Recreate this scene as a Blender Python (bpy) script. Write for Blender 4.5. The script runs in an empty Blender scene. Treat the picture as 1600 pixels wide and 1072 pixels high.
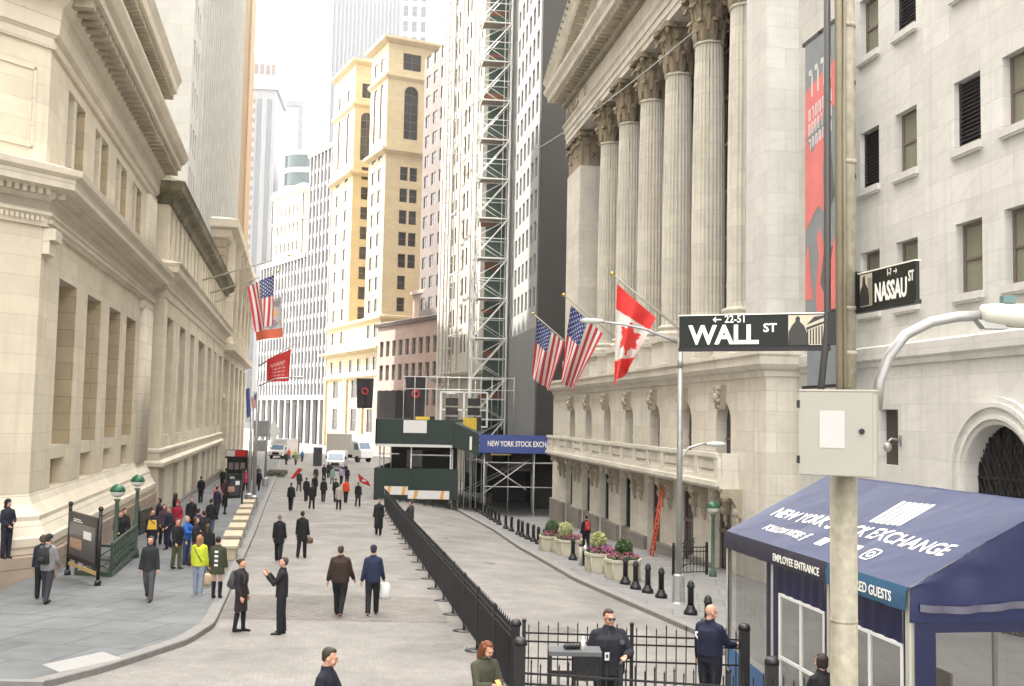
import bpy, bmesh, math, random
from mathutils import Vector, Matrix, noise as mnoise
random.seed(7)
R = math.radians
scene = bpy.context.scene
C = scene.collection

# ------------------------------------------------------------ camera
CZ = 4.4                      # eye height above the near pavement
FPX, PIT, ROL = 1620.0, R(4.03), R(1.11)
cf = Vector((0, math.cos(PIT), math.sin(PIT)))
cu0 = Vector((0, -math.sin(PIT), math.cos(PIT)))
cr0 = Vector((1, 0, 0))
cr = math.cos(ROL)*cr0 + math.sin(ROL)*cu0
cu = -math.sin(ROL)*cr0 + math.cos(ROL)*cu0
camd = bpy.data.cameras.new('camera')
camd.sensor_width = 36; camd.lens = 36*FPX/1600
camd.clip_start = 0.3; camd.clip_end = 5000
cam = bpy.data.objects.new('camera', camd); C.objects.link(cam)
M = Matrix((cr, cu, -cf)).transposed().to_4x4()
M.translation = Vector((0, 0, CZ))
cam.matrix_world = M
scene.camera = cam

# ------------------------------------------------------------ sky, sun, exposure
SUN_EL, SUN_AZ = R(61), R(-80)        # azimuth from +Y, clockwise positive: sun stands left of the street, a little ahead
world = bpy.data.worlds.new('World'); scene.world = world; world.use_nodes = True
wn = world.node_tree; wn.nodes.clear()
wo = wn.nodes.new('ShaderNodeOutputWorld'); wb = wn.nodes.new('ShaderNodeBackground')
sk = wn.nodes.new('ShaderNodeTexSky'); sk.sky_type = 'NISHITA'; sk.sun_disc = False
sk.sun_elevation = SUN_EL; sk.sun_rotation = SUN_AZ; sk.dust_density = 4.0; sk.air_density = 1.0; sk.ozone_density = 0.6
wb.inputs['Strength'].default_value = 0.15
# bright thin cloud over the blue: sky colour pulled towards warm white by a cloud noise
tcw = wn.nodes.new('ShaderNodeTexCoord'); cn = wn.nodes.new('ShaderNodeTexNoise'); cn.inputs['Scale'].default_value = 2.2; cn.inputs['Detail'].default_value = 8
mrw = wn.nodes.new('ShaderNodeMapRange'); mrw.inputs[1].default_value = .3; mrw.inputs[2].default_value = .6; mrw.inputs[3].default_value = .62; mrw.inputs[4].default_value = .95
mxw = wn.nodes.new('ShaderNodeMix'); mxw.data_type = 'RGBA'
wn.links.new(tcw.outputs['Generated'], cn.inputs['Vector']); wn.links.new(cn.outputs['Fac'], mrw.inputs[0]); wn.links.new(mrw.outputs[0], mxw.inputs[0])
wn.links.new(sk.outputs[0], mxw.inputs[6]); mxw.inputs[7].default_value = (6.1, 5.88, 5.5, 1)
# thin cloud scatters forward: brighter towards the sun
dpn = wn.nodes.new('ShaderNodeVectorMath'); dpn.operation = 'DOT_PRODUCT'; dpn.inputs[1].default_value = (math.sin(SUN_AZ)*math.cos(SUN_EL), math.cos(SUN_AZ)*math.cos(SUN_EL), math.sin(SUN_EL))
glw = wn.nodes.new('ShaderNodeMapRange'); glw.interpolation_type = 'SMOOTHERSTEP'; glw.inputs[1].default_value = .35; glw.inputs[2].default_value = 1; glw.inputs[3].default_value = .85; glw.inputs[4].default_value = 2.7
mlt = wn.nodes.new('ShaderNodeVectorMath'); mlt.operation = 'SCALE'
wn.links.new(tcw.outputs['Generated'], dpn.inputs[0]); wn.links.new(dpn.outputs['Value'], glw.inputs[0]); wn.links.new(glw.outputs[0], mlt.inputs['Scale'])
wn.links.new(mxw.outputs[2], mlt.inputs[0]); wn.links.new(mlt.outputs[0], wb.inputs[0]); wn.links.new(wb.outputs[0], wo.inputs[0])
sd = bpy.data.lights.new('sun', 'SUN'); sd.energy = 4.5; sd.angle = R(0.5); sd.color = (1.0, 0.95, 0.87)
sun = bpy.data.objects.new('sun', sd); C.objects.link(sun)
sv = Vector((math.sin(SUN_AZ)*math.cos(SUN_EL), math.cos(SUN_AZ)*math.cos(SUN_EL), math.sin(SUN_EL)))
sun.rotation_euler = sv.to_track_quat('Z', 'Y').to_euler(); sun.location = (0, 0, 150)
scene.view_settings.view_transform = 'Standard'
scene.view_settings.look = 'None'
scene.view_settings.exposure = 2.22
scene.view_settings.gamma = 1.0
scene.cycles.max_bounces = 8
scene.cycles.diffuse_bounces = 4

# ------------------------------------------------------------ survey helpers (ground height, sight lines)
def ray(u, v):
    return cr*((u-800)/FPX) + cu*((536-v)/FPX) + cf
def at(u, v, Y):
    d = ray(u, v); t = Y/d.y
    return Vector((t*d.x, Y, CZ+t*d.z))
def lerp(x, xs, ys):
    if x <= xs[0]: return ys[0]
    for i in range(1, len(xs)):
        if x <= xs[i]: return ys[i-1]+(ys[i]-ys[i-1])*(x-xs[i-1])/(xs[i]-xs[i-1])
    return ys[-1]
def gz(X, Y):
    h = CZ-lerp(Y, [-100, 50, 110], [4.4-2.9, 5.85, 7.05])
    A = lerp(Y, [20, 30, 43, 60, 80, 120], [0, .3, .5, .9, 1.2, .6])
    t = max(0, min(1, (X-(3.1-.163*Y))/10)); t = t*t*(3-2*t)
    return h-A*t
def G(u, v):
    d = ray(u, v)
    def f(Y):
        t = Y/d.y; return CZ+t*d.z-gz(t*d.x, Y)
    y = 3.0
    while y < 400 and f(y) > 0: y *= 1.01
    a, b = y/1.01, y
    for _ in range(30):
        m = (a+b)/2
        if f(m) > 0: a = m
        else: b = m
    t = a/d.y
    return Vector((t*d.x, a, gz(t*d.x, a)))

# ------------------------------------------------------------ materials
MC = {}
def _new(name):
    m = bpy.data.materials.new(name); m.use_nodes = True
    nt = m.node_tree; b = nt.nodes['Principled BSDF']
    return m, nt, b
def N(nt, t, **kw):
    n = nt.nodes.new(t)
    for k, v in kw.items(): setattr(n, k, v)
    return n
def plain(name, col, rough=.7, metal=0., var=.12, scale=3., bump=0., spec=.5, coat=0.):
    if name in MC: return MC[name]
    m, nt, b = _new(name); L = nt.links.new
    b.inputs['Roughness'].default_value = rough; b.inputs['Metallic'].default_value = metal
    b.inputs['Specular IOR Level'].default_value = spec
    if coat: b.inputs['Coat Weight'].default_value = coat
    tc = N(nt, 'ShaderNodeTexCoord'); no = N(nt, 'ShaderNodeTexNoise')
    no.inputs['Scale'].default_value = scale; no.inputs['Detail'].default_value = 6
    L(tc.outputs['Object'], no.inputs['Vector'])
    mr = N(nt, 'ShaderNodeMapRange'); mr.inputs[3].default_value = 1-var; mr.inputs[4].default_value = 1+var
    L(no.outputs['Fac'], mr.inputs[0])
    mx = N(nt, 'ShaderNodeMix', data_type='RGBA', blend_type='MULTIPLY'); mx.inputs[0].default_value = 1
    mx.inputs[6].default_value = (*col, 1); L(mr.outputs[0], mx.inputs[7]); L(mx.outputs[2], b.inputs['Base Color'])
    if bump:
        bp = N(nt, 'ShaderNodeBump'); bp.inputs['Strength'].default_value = bump; bp.inputs['Distance'].default_value = .02
        L(no.outputs['Fac'], bp.inputs['Height']); L(bp.outputs[0], b.inputs['Normal'])
    MC[name] = m; return m
def stone(name, col, bw=1.2, bh=.5, mortar=.012, var=.16, streak=.2, rough=.75, stain=(.25,.18,.10), stain_amt=.25, offx=0., joint=.55, vein=0.):
    """ashlar: courses in the (x+y, z) plane, blotches, rain streaks"""
    if name in MC: return MC[name]
    m, nt, b = _new(name); L = nt.links.new
    b.inputs['Roughness'].default_value = rough; b.inputs['Specular IOR Level'].default_value = .3
    tc = N(nt, 'ShaderNodeTexCoord'); sp = N(nt, 'ShaderNodeSeparateXYZ'); L(tc.outputs['Object'], sp.inputs[0])
    ad = N(nt, 'ShaderNodeMath', operation='ADD'); L(sp.outputs[0], ad.inputs[0]); L(sp.outputs[1], ad.inputs[1])
    ad2 = N(nt, 'ShaderNodeMath', operation='ADD'); L(ad.outputs[0], ad2.inputs[0]); ad2.inputs[1].default_value = 50+offx
    cb = N(nt, 'ShaderNodeCombineXYZ'); L(ad2.outputs[0], cb.inputs[0])
    az = N(nt, 'ShaderNodeMath', operation='ADD'); L(sp.outputs[2], az.inputs[0]); az.inputs[1].default_value = 20
    L(az.outputs[0], cb.inputs[1])
    br = N(nt, 'ShaderNodeTexBrick'); L(cb.outputs[0], br.inputs['Vector'])
    br.inputs['Scale'].default_value = 1; br.inputs['Mortar Size'].default_value = mortar
    br.inputs['Mortar Smooth'].default_value = .1
    br.inputs['Brick Width'].default_value = bw; br.inputs['Row Height'].default_value = bh
    c1 = tuple(min(1, c*(1+var*.35)) for c in col); c2 = tuple(c*(1-var*.6) for c in col)
    br.inputs['Color1'].default_value = (*c1, 1); br.inputs['Color2'].default_value = (*c2, 1)
    br.inputs['Mortar'].default_value = (*[c*joint for c in col], 1)
    n1 = N(nt, 'ShaderNodeTexNoise'); n1.inputs['Scale'].default_value = .7; n1.inputs['Detail'].default_value = 9; n1.inputs['Roughness'].default_value = .65
    L(tc.outputs['Object'], n1.inputs['Vector'])
    mp = N(nt, 'ShaderNodeMapping'); mp.inputs['Scale'].default_value = (2.2, 2.2, .12); L(tc.outputs['Object'], mp.inputs[0])
    n2 = N(nt, 'ShaderNodeTexNoise'); n2.inputs['Scale'].default_value = 1.3; n2.inputs['Detail'].default_value = 7; L(mp.outputs[0], n2.inputs['Vector'])
    r1 = N(nt, 'ShaderNodeMapRange'); r1.inputs[1].default_value = .25; r1.inputs[2].default_value = .75; r1.inputs[3].default_value = 1-var; r1.inputs[4].default_value = 1+var*.7; L(n1.outputs['Fac'], r1.inputs[0])
    m1 = N(nt, 'ShaderNodeMix', data_type='RGBA', blend_type='MULTIPLY'); m1.inputs[0].default_value = 1
    L(br.outputs['Color'], m1.inputs[6]); L(r1.outputs[0], m1.inputs[7])
    r2 = N(nt, 'ShaderNodeMapRange'); r2.inputs[1].default_value = .52; r2.inputs[2].default_value = .75; r2.inputs[3].default_value = 0; r2.inputs[4].default_value = stain_amt; L(n2.outputs['Fac'], r2.inputs[0])
    m2 = N(nt, 'ShaderNodeMix', data_type='RGBA', blend_type='MIX'); L(r2.outputs[0], m2.inputs[0]); L(m1.outputs[2], m2.inputs[6]); m2.inputs[7].default_value = (*stain, 1)
    last = m2
    if vein:
        wv = N(nt, 'ShaderNodeTexWave'); wv.inputs['Scale'].default_value = .35; wv.inputs['Distortion'].default_value = 14; wv.inputs['Detail'].default_value = 5; wv.inputs['Detail Scale'].default_value = 1.2
        mpv = N(nt, 'ShaderNodeMapping'); mpv.inputs['Rotation'].default_value = (.4, .9, .3); mpv.inputs['Scale'].default_value = (1, 1, 2.2)
        L(tc.outputs['Object'], mpv.inputs[0]); L(mpv.outputs[0], wv.inputs['Vector'])
        rv = N(nt, 'ShaderNodeMapRange'); rv.inputs[1].default_value = .0; rv.inputs[2].default_value = .16; rv.inputs[3].default_value = vein; rv.inputs[4].default_value = 0; L(wv.outputs['Fac'], rv.inputs[0])
        m3 = N(nt, 'ShaderNodeMix', data_type='RGBA', blend_type='MIX'); L(rv.outputs[0], m3.inputs[0]); L(m2.outputs[2], m3.inputs[6]); m3.inputs[7].default_value = (col[0]*.55, col[1]*.57, col[2]*.6, 1)
        last = m3
    L(last.outputs[2], b.inputs['Base Color'])
    bp = N(nt, 'ShaderNodeBump'); bp.inputs['Strength'].default_value = .5; bp.inputs['Distance'].default_value = .02
    sb = N(nt, 'ShaderNodeMath', operation='SUBTRACT'); L(n1.outputs['Fac'], sb.inputs[0]); L(br.outputs['Fac'], sb.inputs[1]); L(sb.outputs[0], bp.inputs['Height'])
    L(bp.outputs[0], b.inputs['Normal'])
    MC[name] = m; return m
def ground_mat(name, col, bw, bh, rot=0., mortar=.02, var=.18, joint=.7, patch=.15):
    m, nt, b = _new(name); L = nt.links.new
    b.inputs['Roughness'].default_value = .8; b.inputs['Specular IOR Level'].default_value = .3
    ge = N(nt, 'ShaderNodeTexCoord')
    mp = N(nt, 'ShaderNodeMapping'); mp.inputs['Rotation'].default_value = (0, 0, rot); L(ge.outputs['Object'], mp.inputs[0])
    n0 = N(nt, 'ShaderNodeTexNoise'); n0.inputs['Scale'].default_value = 1.5; L(ge.outputs['Object'], n0.inputs['Vector'])
    mw = N(nt, 'ShaderNodeMix', data_type='RGBA', blend_type='ADD'); mw.inputs[0].default_value = .05; L(mp.outputs[0], mw.inputs[6]); L(n0.outputs['Color'], mw.inputs[7])
    br = N(nt, 'ShaderNodeTexBrick'); L(mw.outputs[2], br.inputs['Vector'])
    br.inputs['Scale'].default_value = 1; br.inputs['Mortar Size'].default_value = mortar; br.inputs['Brick Width'].default_value = bw; br.inputs['Row Height'].default_value = bh
    br.inputs['Color1'].default_value = (*[c*(1+var*.4) for c in col], 1); br.inputs['Color2'].default_value = (*[c*(1-var*.6) for c in col], 1)
    br.inputs['Mortar'].default_value = (*[c*joint for c in col], 1)
    n1 = N(nt, 'ShaderNodeTexNoise'); n1.inputs['Scale'].default_value = .45; n1.inputs['Detail'].default_value = 10; n1.inputs['Roughness'].default_value = .7; L(ge.outputs['Object'], n1.inputs['Vector'])
    r1 = N(nt, 'ShaderNodeMapRange'); r1.inputs[1].default_value = .3; r1.inputs[2].default_value = .7; r1.inputs[3].default_value = 1-patch; r1.inputs[4].default_value = 1+patch; L(n1.outputs['Fac'], r1.inputs[0])
    m1 = N(nt, 'ShaderNodeMix', data_type='RGBA', blend_type='MULTIPLY'); m1.inputs[0].default_value = 1; L(br.outputs['Color'], m1.inputs[6]); L(r1.outputs[0], m1.inputs[7])
    # dark gum spots and stains
    n3 = N(nt, 'ShaderNodeTexNoise'); n3.inputs['Scale'].default_value = 5; n3.inputs['Detail'].default_value = 4; L(ge.outputs['Object'], n3.inputs['Vector'])
    r3 = N(nt, 'ShaderNodeMapRange'); r3.inputs[1].default_value = .62; r3.inputs[2].default_value = .72; r3.inputs[3].default_value = 0; r3.inputs[4].default_value = .4; L(n3.outputs['Fac'], r3.inputs[0])
    m2 = N(nt, 'ShaderNodeMix', data_type='RGBA', blend_type='MIX'); L(r3.outputs[0], m2.inputs[0]); L(m1.outputs[2], m2.inputs[6]); m2.inputs[7].default_value = (*[c*.6 for c in col], 1)
    L(m2.outputs[2], b.inputs['Base Color'])
    bp = N(nt, 'ShaderNodeBump'); bp.inputs['Strength'].default_value = .5; bp.inputs['Distance'].default_value = .02; bp.invert = True
    L(br.outputs['Fac'], bp.inputs['Height']); L(bp.outputs[0], b.inputs['Normal'])
    MC[name] = m; return m
def glass_mat(name, col=(.02, .025, .03), rough=.06, alpha=1.):
    if name in MC: return MC[name]
    m, nt, b = _new(name); b.inputs['Base Color'].default_value = (*col, 1); b.inputs['Roughness'].default_value = rough
    b.inputs['Specular IOR Level'].default_value = .6
    if alpha < 1: b.inputs['Alpha'].default_value = alpha
    MC[name] = m; return m

# ------------------------------------------------------------ mesh builder
class MB:
    def __init__(s): s.bm = bmesh.new(); s.mi = 0; s.T = None
    def _v(s, p):
        p = Vector(p)
        return s.bm.verts.new(s.T @ p if s.T is not None else p)
    def face(s, pts, mi=None):
        vs = [s._v(p) for p in pts]
        try:
            f = s.bm.faces.new(vs); f.material_index = s.mi if mi is None else mi; return f
        except ValueError: return None
    def box(s, x0, x1, y0, y1, z0, z1, mi=None):
        mi = s.mi if mi is None else mi
        v = [s._v((x, y, z)) for x in (x0, x1) for y in (y0, y1) for z in (z0, z1)]
        for q in ((0,1,3,2),(4,6,7,5),(0,4,5,1),(2,3,7,6),(0,2,6,4),(1,5,7,3)):
            s.bm.faces.new([v[i] for i in q]).material_index = mi
        return s
    def cbox(s, c, d, mi=None):
        return s.box(c[0]-d[0]/2, c[0]+d[0]/2, c[1]-d[1]/2, c[1]+d[1]/2, c[2]-d[2]/2, c[2]+d[2]/2, mi)
    def loft(s, rings, cap=True, close=True, mi=None, smooth=False):
        mi = s.mi if mi is None else mi
        R_ = [[s._v(p) for p in r] for r in rings]
        n = len(R_[0])
        for a, b in zip(R_, R_[1:]):
            for i in range(n if close else n-1):
                j = (i+1) % n
                f = s.bm.faces.new((a[i], a[j], b[j], b[i])); f.material_index = mi; f.smooth = smooth
        if cap:
            for r in (R_[0], R_[-1]):
                try: s.bm.faces.new(r).material_index = mi
                except ValueError: pass
        return s
    def prism(s, poly, ax, t0, t1, mi=None):
        """poly: 2D points in the two remaining axes (in axis order); extruded along ax from t0 to t1"""
        def P(p, t):
            return (t, p[0], p[1]) if ax == 'x' else (p[0], t, p[1]) if ax == 'y' else (p[0], p[1], t)
        return s.loft([[P(p, t0) for p in poly], [P(p, t1) for p in poly]], mi=mi)
    def tube(s, pts, r, n=8, mi=None, cap=True, smooth=True):
        pts = [Vector(p) for p in pts]; rings = []
        rs = r if isinstance(r, (list, tuple)) else [r]*len(pts)
        up = None
        for i, p in enumerate(pts):
            d = (pts[min(i+1, len(pts)-1)]-pts[max(i-1, 0)]).normalized()
            if up is None: up = Vector((0, 0, 1)) if abs(d.z) < .9 else Vector((1, 0, 0))
            a = d.cross(up).normalized(); b = a.cross(d).normalized(); up = b
            rings.append([p+(a*math.cos(2*math.pi*k/n)+b*math.sin(2*math.pi*k/n))*rs[i] for k in range(n)])
        return s.loft(rings, cap=cap, mi=mi, smooth=smooth)
    def lathe(s, prof, c=(0, 0, 0), n=16, mi=None, smooth=True, rf=None):
        rings = []
        for r, z in prof:
            rings.append([(c[0]+(r*(rf(2*math.pi*k/n) if rf else 1))*math.cos(2*math.pi*k/n), c[1]+(r*(rf(2*math.pi*k/n) if rf else 1))*math.sin(2*math.pi*k/n), c[2]+z) for k in range(n)])
        return s.loft(rings, mi=mi, smooth=smooth)
    def ball(s, c, r, seg=10, rings=7, mi=None, rot=None):
        mi = s.mi if mi is None else mi
        r = (r, r, r) if not isinstance(r, (tuple, list)) else r
        rg = []
        for i in range(rings+1):
            ph = math.pi*i/rings; rr = max(math.sin(ph), .02)
            ring = []
            for k in range(seg):
                v = Vector((r[0]*rr*math.cos(2*math.pi*k/seg), r[1]*rr*math.sin(2*math.pi*k/seg), r[2]*math.cos(ph)))
                if rot is not None: v = rot @ v
                ring.append(Vector(c)+v)
            rg.append(ring)
        return s.loft(rg, mi=mi, smooth=True)
    def text(s, txt, size, O, X, Z, ext=.004, mi=None, align='CENTER', sx=1., bold=0., shear=0.):
        """lettering as mesh: O centre, X reading direction, Z up direction"""
        cu_ = bpy.data.curves.new('t', 'FONT'); cu_.body = txt; cu_.size = size; cu_.align_x = align; cu_.align_y = 'CENTER'
        cu_.extrude = ext; cu_.offset = bold; cu_.shear = shear; cu_.resolution_u = 3
        to = bpy.data.objects.new('t', cu_); C.objects.link(to)
        bpy.context.view_layer.update()
        me = bpy.data.meshes.new_from_object(to.evaluated_get(bpy.context.evaluated_depsgraph_get()))
        X = Vector(X).normalized(); Z = Vector(Z).normalized(); Y = Z.cross(X)
        mi = s.mi if mi is None else mi
        vs = [s._v(Vector(O)+X*(v.co.x*sx)+Z*v.co.y-Y*(-v.co.z)) for v in me.vertices]
        for p in me.polygons:
            try: s.bm.faces.new([vs[i] for i in p.vertices]).material_index = mi
            except ValueError: pass
        bpy.data.objects.remove(to); bpy.data.curves.remove(cu_); bpy.data.meshes.remove(me)
        return s
    def mesh(s, name, mats, fix=True):
        if fix: bmesh.ops.recalc_face_normals(s.bm, faces=s.bm.faces)
        me = bpy.data.meshes.new(name); s.bm.to_mesh(me); s.bm.free()
        for m in (mats if isinstance(mats, (list, tuple)) else [mats]): me.materials.append(m)
        return me
    def build(s, name, mats, parent=None, loc=None, rotz=0., fix=True):
        o = bpy.data.objects.new(name, s.mesh(name, mats, fix)); C.objects.link(o)
        if parent is not None: o.parent = parent
        if loc is not None: o.location = loc
        if rotz: o.rotation_euler = (0, 0, rotz)
        return o
def tag(o, label=None, cat=None, group=None, kind=None):
    if label: o['label'] = label
    if cat: o['category'] = cat
    if group: o['group'] = group
    if kind: o['kind'] = kind
    return o
def thing(name, label, cat, loc=(0, 0, 0), rotz=0., group=None):
    o = bpy.data.objects.new(name, None); C.objects.link(o)
    o.location = loc; o.rotation_euler = (0, 0, rotz); o.empty_display_size = .3
    return tag(o, label, cat, group)
def obj(name, me, parent=None, loc=None, rotz=0., rot=None, scale=None):
    o = bpy.data.objects.new(name, me); C.objects.link(o)
    if parent is not None: o.parent = parent
    if loc is not None: o.location = loc
    if rotz: o.rotation_euler = (0, 0, rotz)
    if rot is not None: o.rotation_euler = rot
    if scale is not None: o.scale = scale if isinstance(scale, (tuple, list)) else (scale,)*3
    return o
def kids(o): return list(o.children)
def dup(o, loc=None, rotz=None, label=None, parent=None):
    c = o.copy(); C.objects.link(c)
    if parent is not None: c.parent = parent
    if loc is not None: c.location = loc
    if rotz is not None: c.rotation_euler = (0, 0, rotz)
    if label: c['label'] = label
    for k in kids(o): dup(k, parent=c)
    return c

# a street front: plane X = a + b*Y; local x runs away from the camera, local y*side points into the street
class Front:
    def __init__(s, a, b, Y0, side):
        s.a, s.b, s.Y0, s.side = a, b, Y0, side
        s.n = math.hypot(1, b); s.rot = math.atan2(1, b); s.loc = (a+b*Y0, Y0, 0)
    def s(s, Y): return (Y-s.Y0)*s.n
    def w(f, sx, off, z):
        d = Vector((f.b, 1, 0))/f.n; nn = Vector((-d.y, d.x, 0))*f.side
        return Vector(f.loc)+d*sx+nn*off+Vector((0, 0, z))
def wall(mb, side, x0, x1, z0, z1, holes, depth, mi=0, off=0.):
    """front sheet with rectangular holes and their reveals"""
    xs = sorted({x0, x1, *[h[0] for h in holes], *[h[1] for h in holes]})
    zs = sorted({z0, z1, *[h[2] for h in holes], *[h[3] for h in holes]})
    xs = [x for x in xs if x0-1e-6 <= x <= x1+1e-6]; zs = [z for z in zs if z0-1e-6 <= z <= z1+1e-6]
    y = side*off
    for zi in range(len(zs)-1):
        run = None
        for xi in range(len(xs)-1):
            cx, cz = (xs[xi]+xs[xi+1])/2, (zs[zi]+zs[zi+1])/2
            inh = any(h[0] < cx < h[1] and h[2] < cz < h[3] for h in holes)
            if not inh and run is None: run = xs[xi]
            if inh and run is not None:
                mb.face([(run, y, zs[zi]), (xs[xi], y, zs[zi]), (xs[xi], y, zs[zi+1]), (run, y, zs[zi+1])], mi); run = None
        if run is not None:
            mb.face([(run, y, zs[zi]), (xs[-1], y, zs[zi]), (xs[-1], y, zs[zi+1]), (run, y, zs[zi+1])], mi)
    yb = y-side*depth
    for a, b, c, d in holes:
        for q in (((a, c), (a, d)), ((b, c), (b, d)), ((a, c), (b, c)), ((a, d), (b, d))):
            mb.face([(q[0][0], y, q[0][1]), (q[1][0], y, q[1][1]), (q[1][0], yb, q[1][1]), (q[0][0], yb, q[0][1])], mi)
def arch_fill(mb, side, x0, x1, zt, depth, mi=0, off=0., n=10):
    """turns the top of a rectangular hole into a half-round arch"""
    r = (x1-x0)/2; cx = (x0+x1)/2; zs = zt-r; y = side*off; yb = y-side*depth
    arc = [(cx+r*math.cos(math.pi*k/n), zs+r*math.sin(math.pi*k/n)) for k in range(n+1)]
    for half in (arc[:n//2+1], arc[n//2:]):
        corner = (x1, zt-.002) if half is not arc[n//2:] and half[0][0] > cx+.01 else (x0, zt-.002)
        for a, b in zip(half, half[1:]):
            mb.face([(corner[0], y, corner[1]), (a[0], y, a[1]), (b[0], y, b[1])], mi)
    for a, b in zip(arc, arc[1:]):
        mb.face([(a[0], y, a[1]), (b[0], y, b[1]), (b[0], yb, b[1]), (a[0], yb, a[1])], mi)
def run(mb, side, prof, x0, x1, mi=0, ret0=False, ret1=False):
    """moulding: prof = [(outward, z)...] swept along x; closed polygon"""
    mb.prism([(side*p[0], p[1]) for p in prof], 'x', x0, x1, mi)
WM = {}
def window_mesh(w, h, fm, gm, side, bars=(1, 1), fr=.07, d=.06):
    """sash window: frame + panes in one mesh, centred on x, z from 0; its face looks along side*y"""
    key = (round(w, 2), round(h, 2), fm.name, gm.name, side, bars)
    if key in WM: return WM[key]
    mb = MB(); s = side
    def b(x0, x1, z0, z1, y0=0, y1=d, mi=0): mb.box(x0, x1, min(s*y0, s*y1), max(s*y0, s*y1), z0, z1, mi)
    b(-w/2, -w/2+fr, 0, h); b(w/2-fr, w/2, 0, h); b(-w/2+fr, w/2-fr, 0, fr); b(-w/2+fr, w/2-fr, h-fr, h)
    nx, nz = bars
    for i in range(1, nx+1):
        x = -w/2+w*i/(nx+1); b(x-fr*.35, x+fr*.35, fr, h-fr, 0, d*.8)
    for i in range(1, nz+1):
        z = h*i/(nz+1); b(-w/2+fr, w/2-fr, z-fr*.4, z+fr*.4, 0, d*.9)
    mb.face([(-w/2, s*.01, 0), (w/2, s*.01, 0), (w/2, s*.01, h), (-w/2, s*.01, h)], 1)
    WM[key] = mb.mesh('window', [fm, gm]); return WM[key]
def put_windows(parent, cells, me, y, name='window', cap=100):
    """cells: (x, z) feet of the windows; the first `cap` are parts, the rest one part"""
    for x, z in cells[:cap]: obj(name, me, parent, (x, y, z))
    rest = cells[cap:]
    if rest:
        bm = bmesh.new()
        for x, z in rest:
            t = bmesh.new(); t.from_mesh(me); bmesh.ops.translate(t, verts=t.verts, vec=(x, y, z))
            tm = bpy.data.meshes.new('x'); t.to_mesh(tm); t.free(); bm.from_mesh(tm); bpy.data.meshes.remove(tm)
        m2 = bpy.data.meshes.new('window'); bm.to_mesh(m2); bm.free()
        for m in me.materials: m2.materials.append(m)
        o = obj(name, m2, parent); o['kind'] = 'stuff'
# ============================================================ MATERIALS
m_lime = stone('limestone', (.65, .58, .455), 1.5, .62, .009, .12, stain_amt=.2, joint=.8)
m_lime2 = stone('limestone_smooth', (.67, .605, .49), 2.4, .9, .01, .12, stain_amt=.12)
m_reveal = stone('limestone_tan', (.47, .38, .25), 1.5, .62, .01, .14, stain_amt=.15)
m_granite = stone('granite_base', (.33, .26, .205), 2.4, 1.3, .014, .3, stain_amt=.1)
m_moss = stone('mossy_stone', (.20, .175, .11), 2, .6, .01, .5, stain=(.07, .075, .02), stain_amt=.8)
m_marble = stone('marble', (.65, .61, .53), 1.6, .75, .008, .14, stain=(.30, .22, .14), stain_amt=.28, joint=.72, vein=.12)
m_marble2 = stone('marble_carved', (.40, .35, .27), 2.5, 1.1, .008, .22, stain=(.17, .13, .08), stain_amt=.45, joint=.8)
m_white = stone('white_marble', (.60, .585, .55), 1.35, .78, .009, .12, stain=(.30, .27, .23), stain_amt=.25, joint=.8, vein=.12)
m_greystone = stone('grey_granite', (.24, .22, .195), 1.6, .8, .01, .2, stain_amt=.2)
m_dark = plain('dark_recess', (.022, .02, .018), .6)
m_glassd = glass_mat('dark_glass', (.018, .02, .022), .08)
m_blind = plain('window_blind', (.21, .21, .15), .5, var=.2, spec=.6)
m_bronze = plain('brown_frame', (.16, .12, .10), .5)
m_louver = plain('dark_louvre', (.045, .042, .045), .5)
m_iron = plain('black_iron', (.007, .007, .008), .45, .0, var=.3, scale=9, spec=.5)
m_steel = plain('galvanised_steel', (.36, .36, .35), .45, .6, var=.2, scale=6)
m_cream = plain('cream_paint', (.42, .40, .33), .45, var=.1, scale=4, bump=.1)
m_whitep = plain('white_paint', (.7, .7, .68), .5, var=.05)
m_green = plain('dark_green_paint', (.022, .045, .034), .5, var=.2, scale=2)
m_navy = plain('navy_tarp', (.006, .011, .062), .38, var=.15, scale=5, bump=.15, spec=.6)
m_ink = plain('lettering_white', (.85, .83, .76), .5, var=.02)
m_orange = plain('orange_paint', (.62, .09, .03), .5)
m_concrete = plain('kerb_granite', (.17, .165, .155), .8, var=.3, scale=4, bump=.3)

# ============================================================ GROUND
def strip(name, xl, xr, ys, dz, mat, nx=8):
    mb = MB(); rows = []
    for y in ys:
        a, b = xl(y), xr(y)
        rows.append([(a+(b-a)*i/nx, y, gz(a+(b-a)*i/nx, y)+(dz(a+(b-a)*i/nx, y) if callable(dz) else dz)) for i in range(nx+1)])
    mb.loft(rows, cap=False, close=False, smooth=True)
    return tag(mb.build(name, mat, fix=False), kind='structure')
m_road = ground_mat('stone_paving', (.185, .175, .162), .2, .1, R(80), .01, .1, .93, .34)
m_asph = ground_mat('asphalt', (.16, .155, .15), 3, 3, 0, .01, .1, .9, .2)
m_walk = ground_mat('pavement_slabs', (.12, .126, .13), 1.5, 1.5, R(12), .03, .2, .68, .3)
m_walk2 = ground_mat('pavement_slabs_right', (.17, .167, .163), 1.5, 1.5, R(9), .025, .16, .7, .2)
def frange(a, b, d):
    n = max(1, int(round((b-a)/d))); return [a+(b-a)*i/n for i in range(n+1)]
ys = frange(-30, 130, 4)+[150, 180, 220, 300, 500, 700]
strip('ground', lambda y: -200-.6*max(y, 0), lambda y: 200+.4*max(y, 0), ys, lambda x, y: -.02 if y > 149 or abs(x) > 80 else -.4, m_asph, 60)
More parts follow.
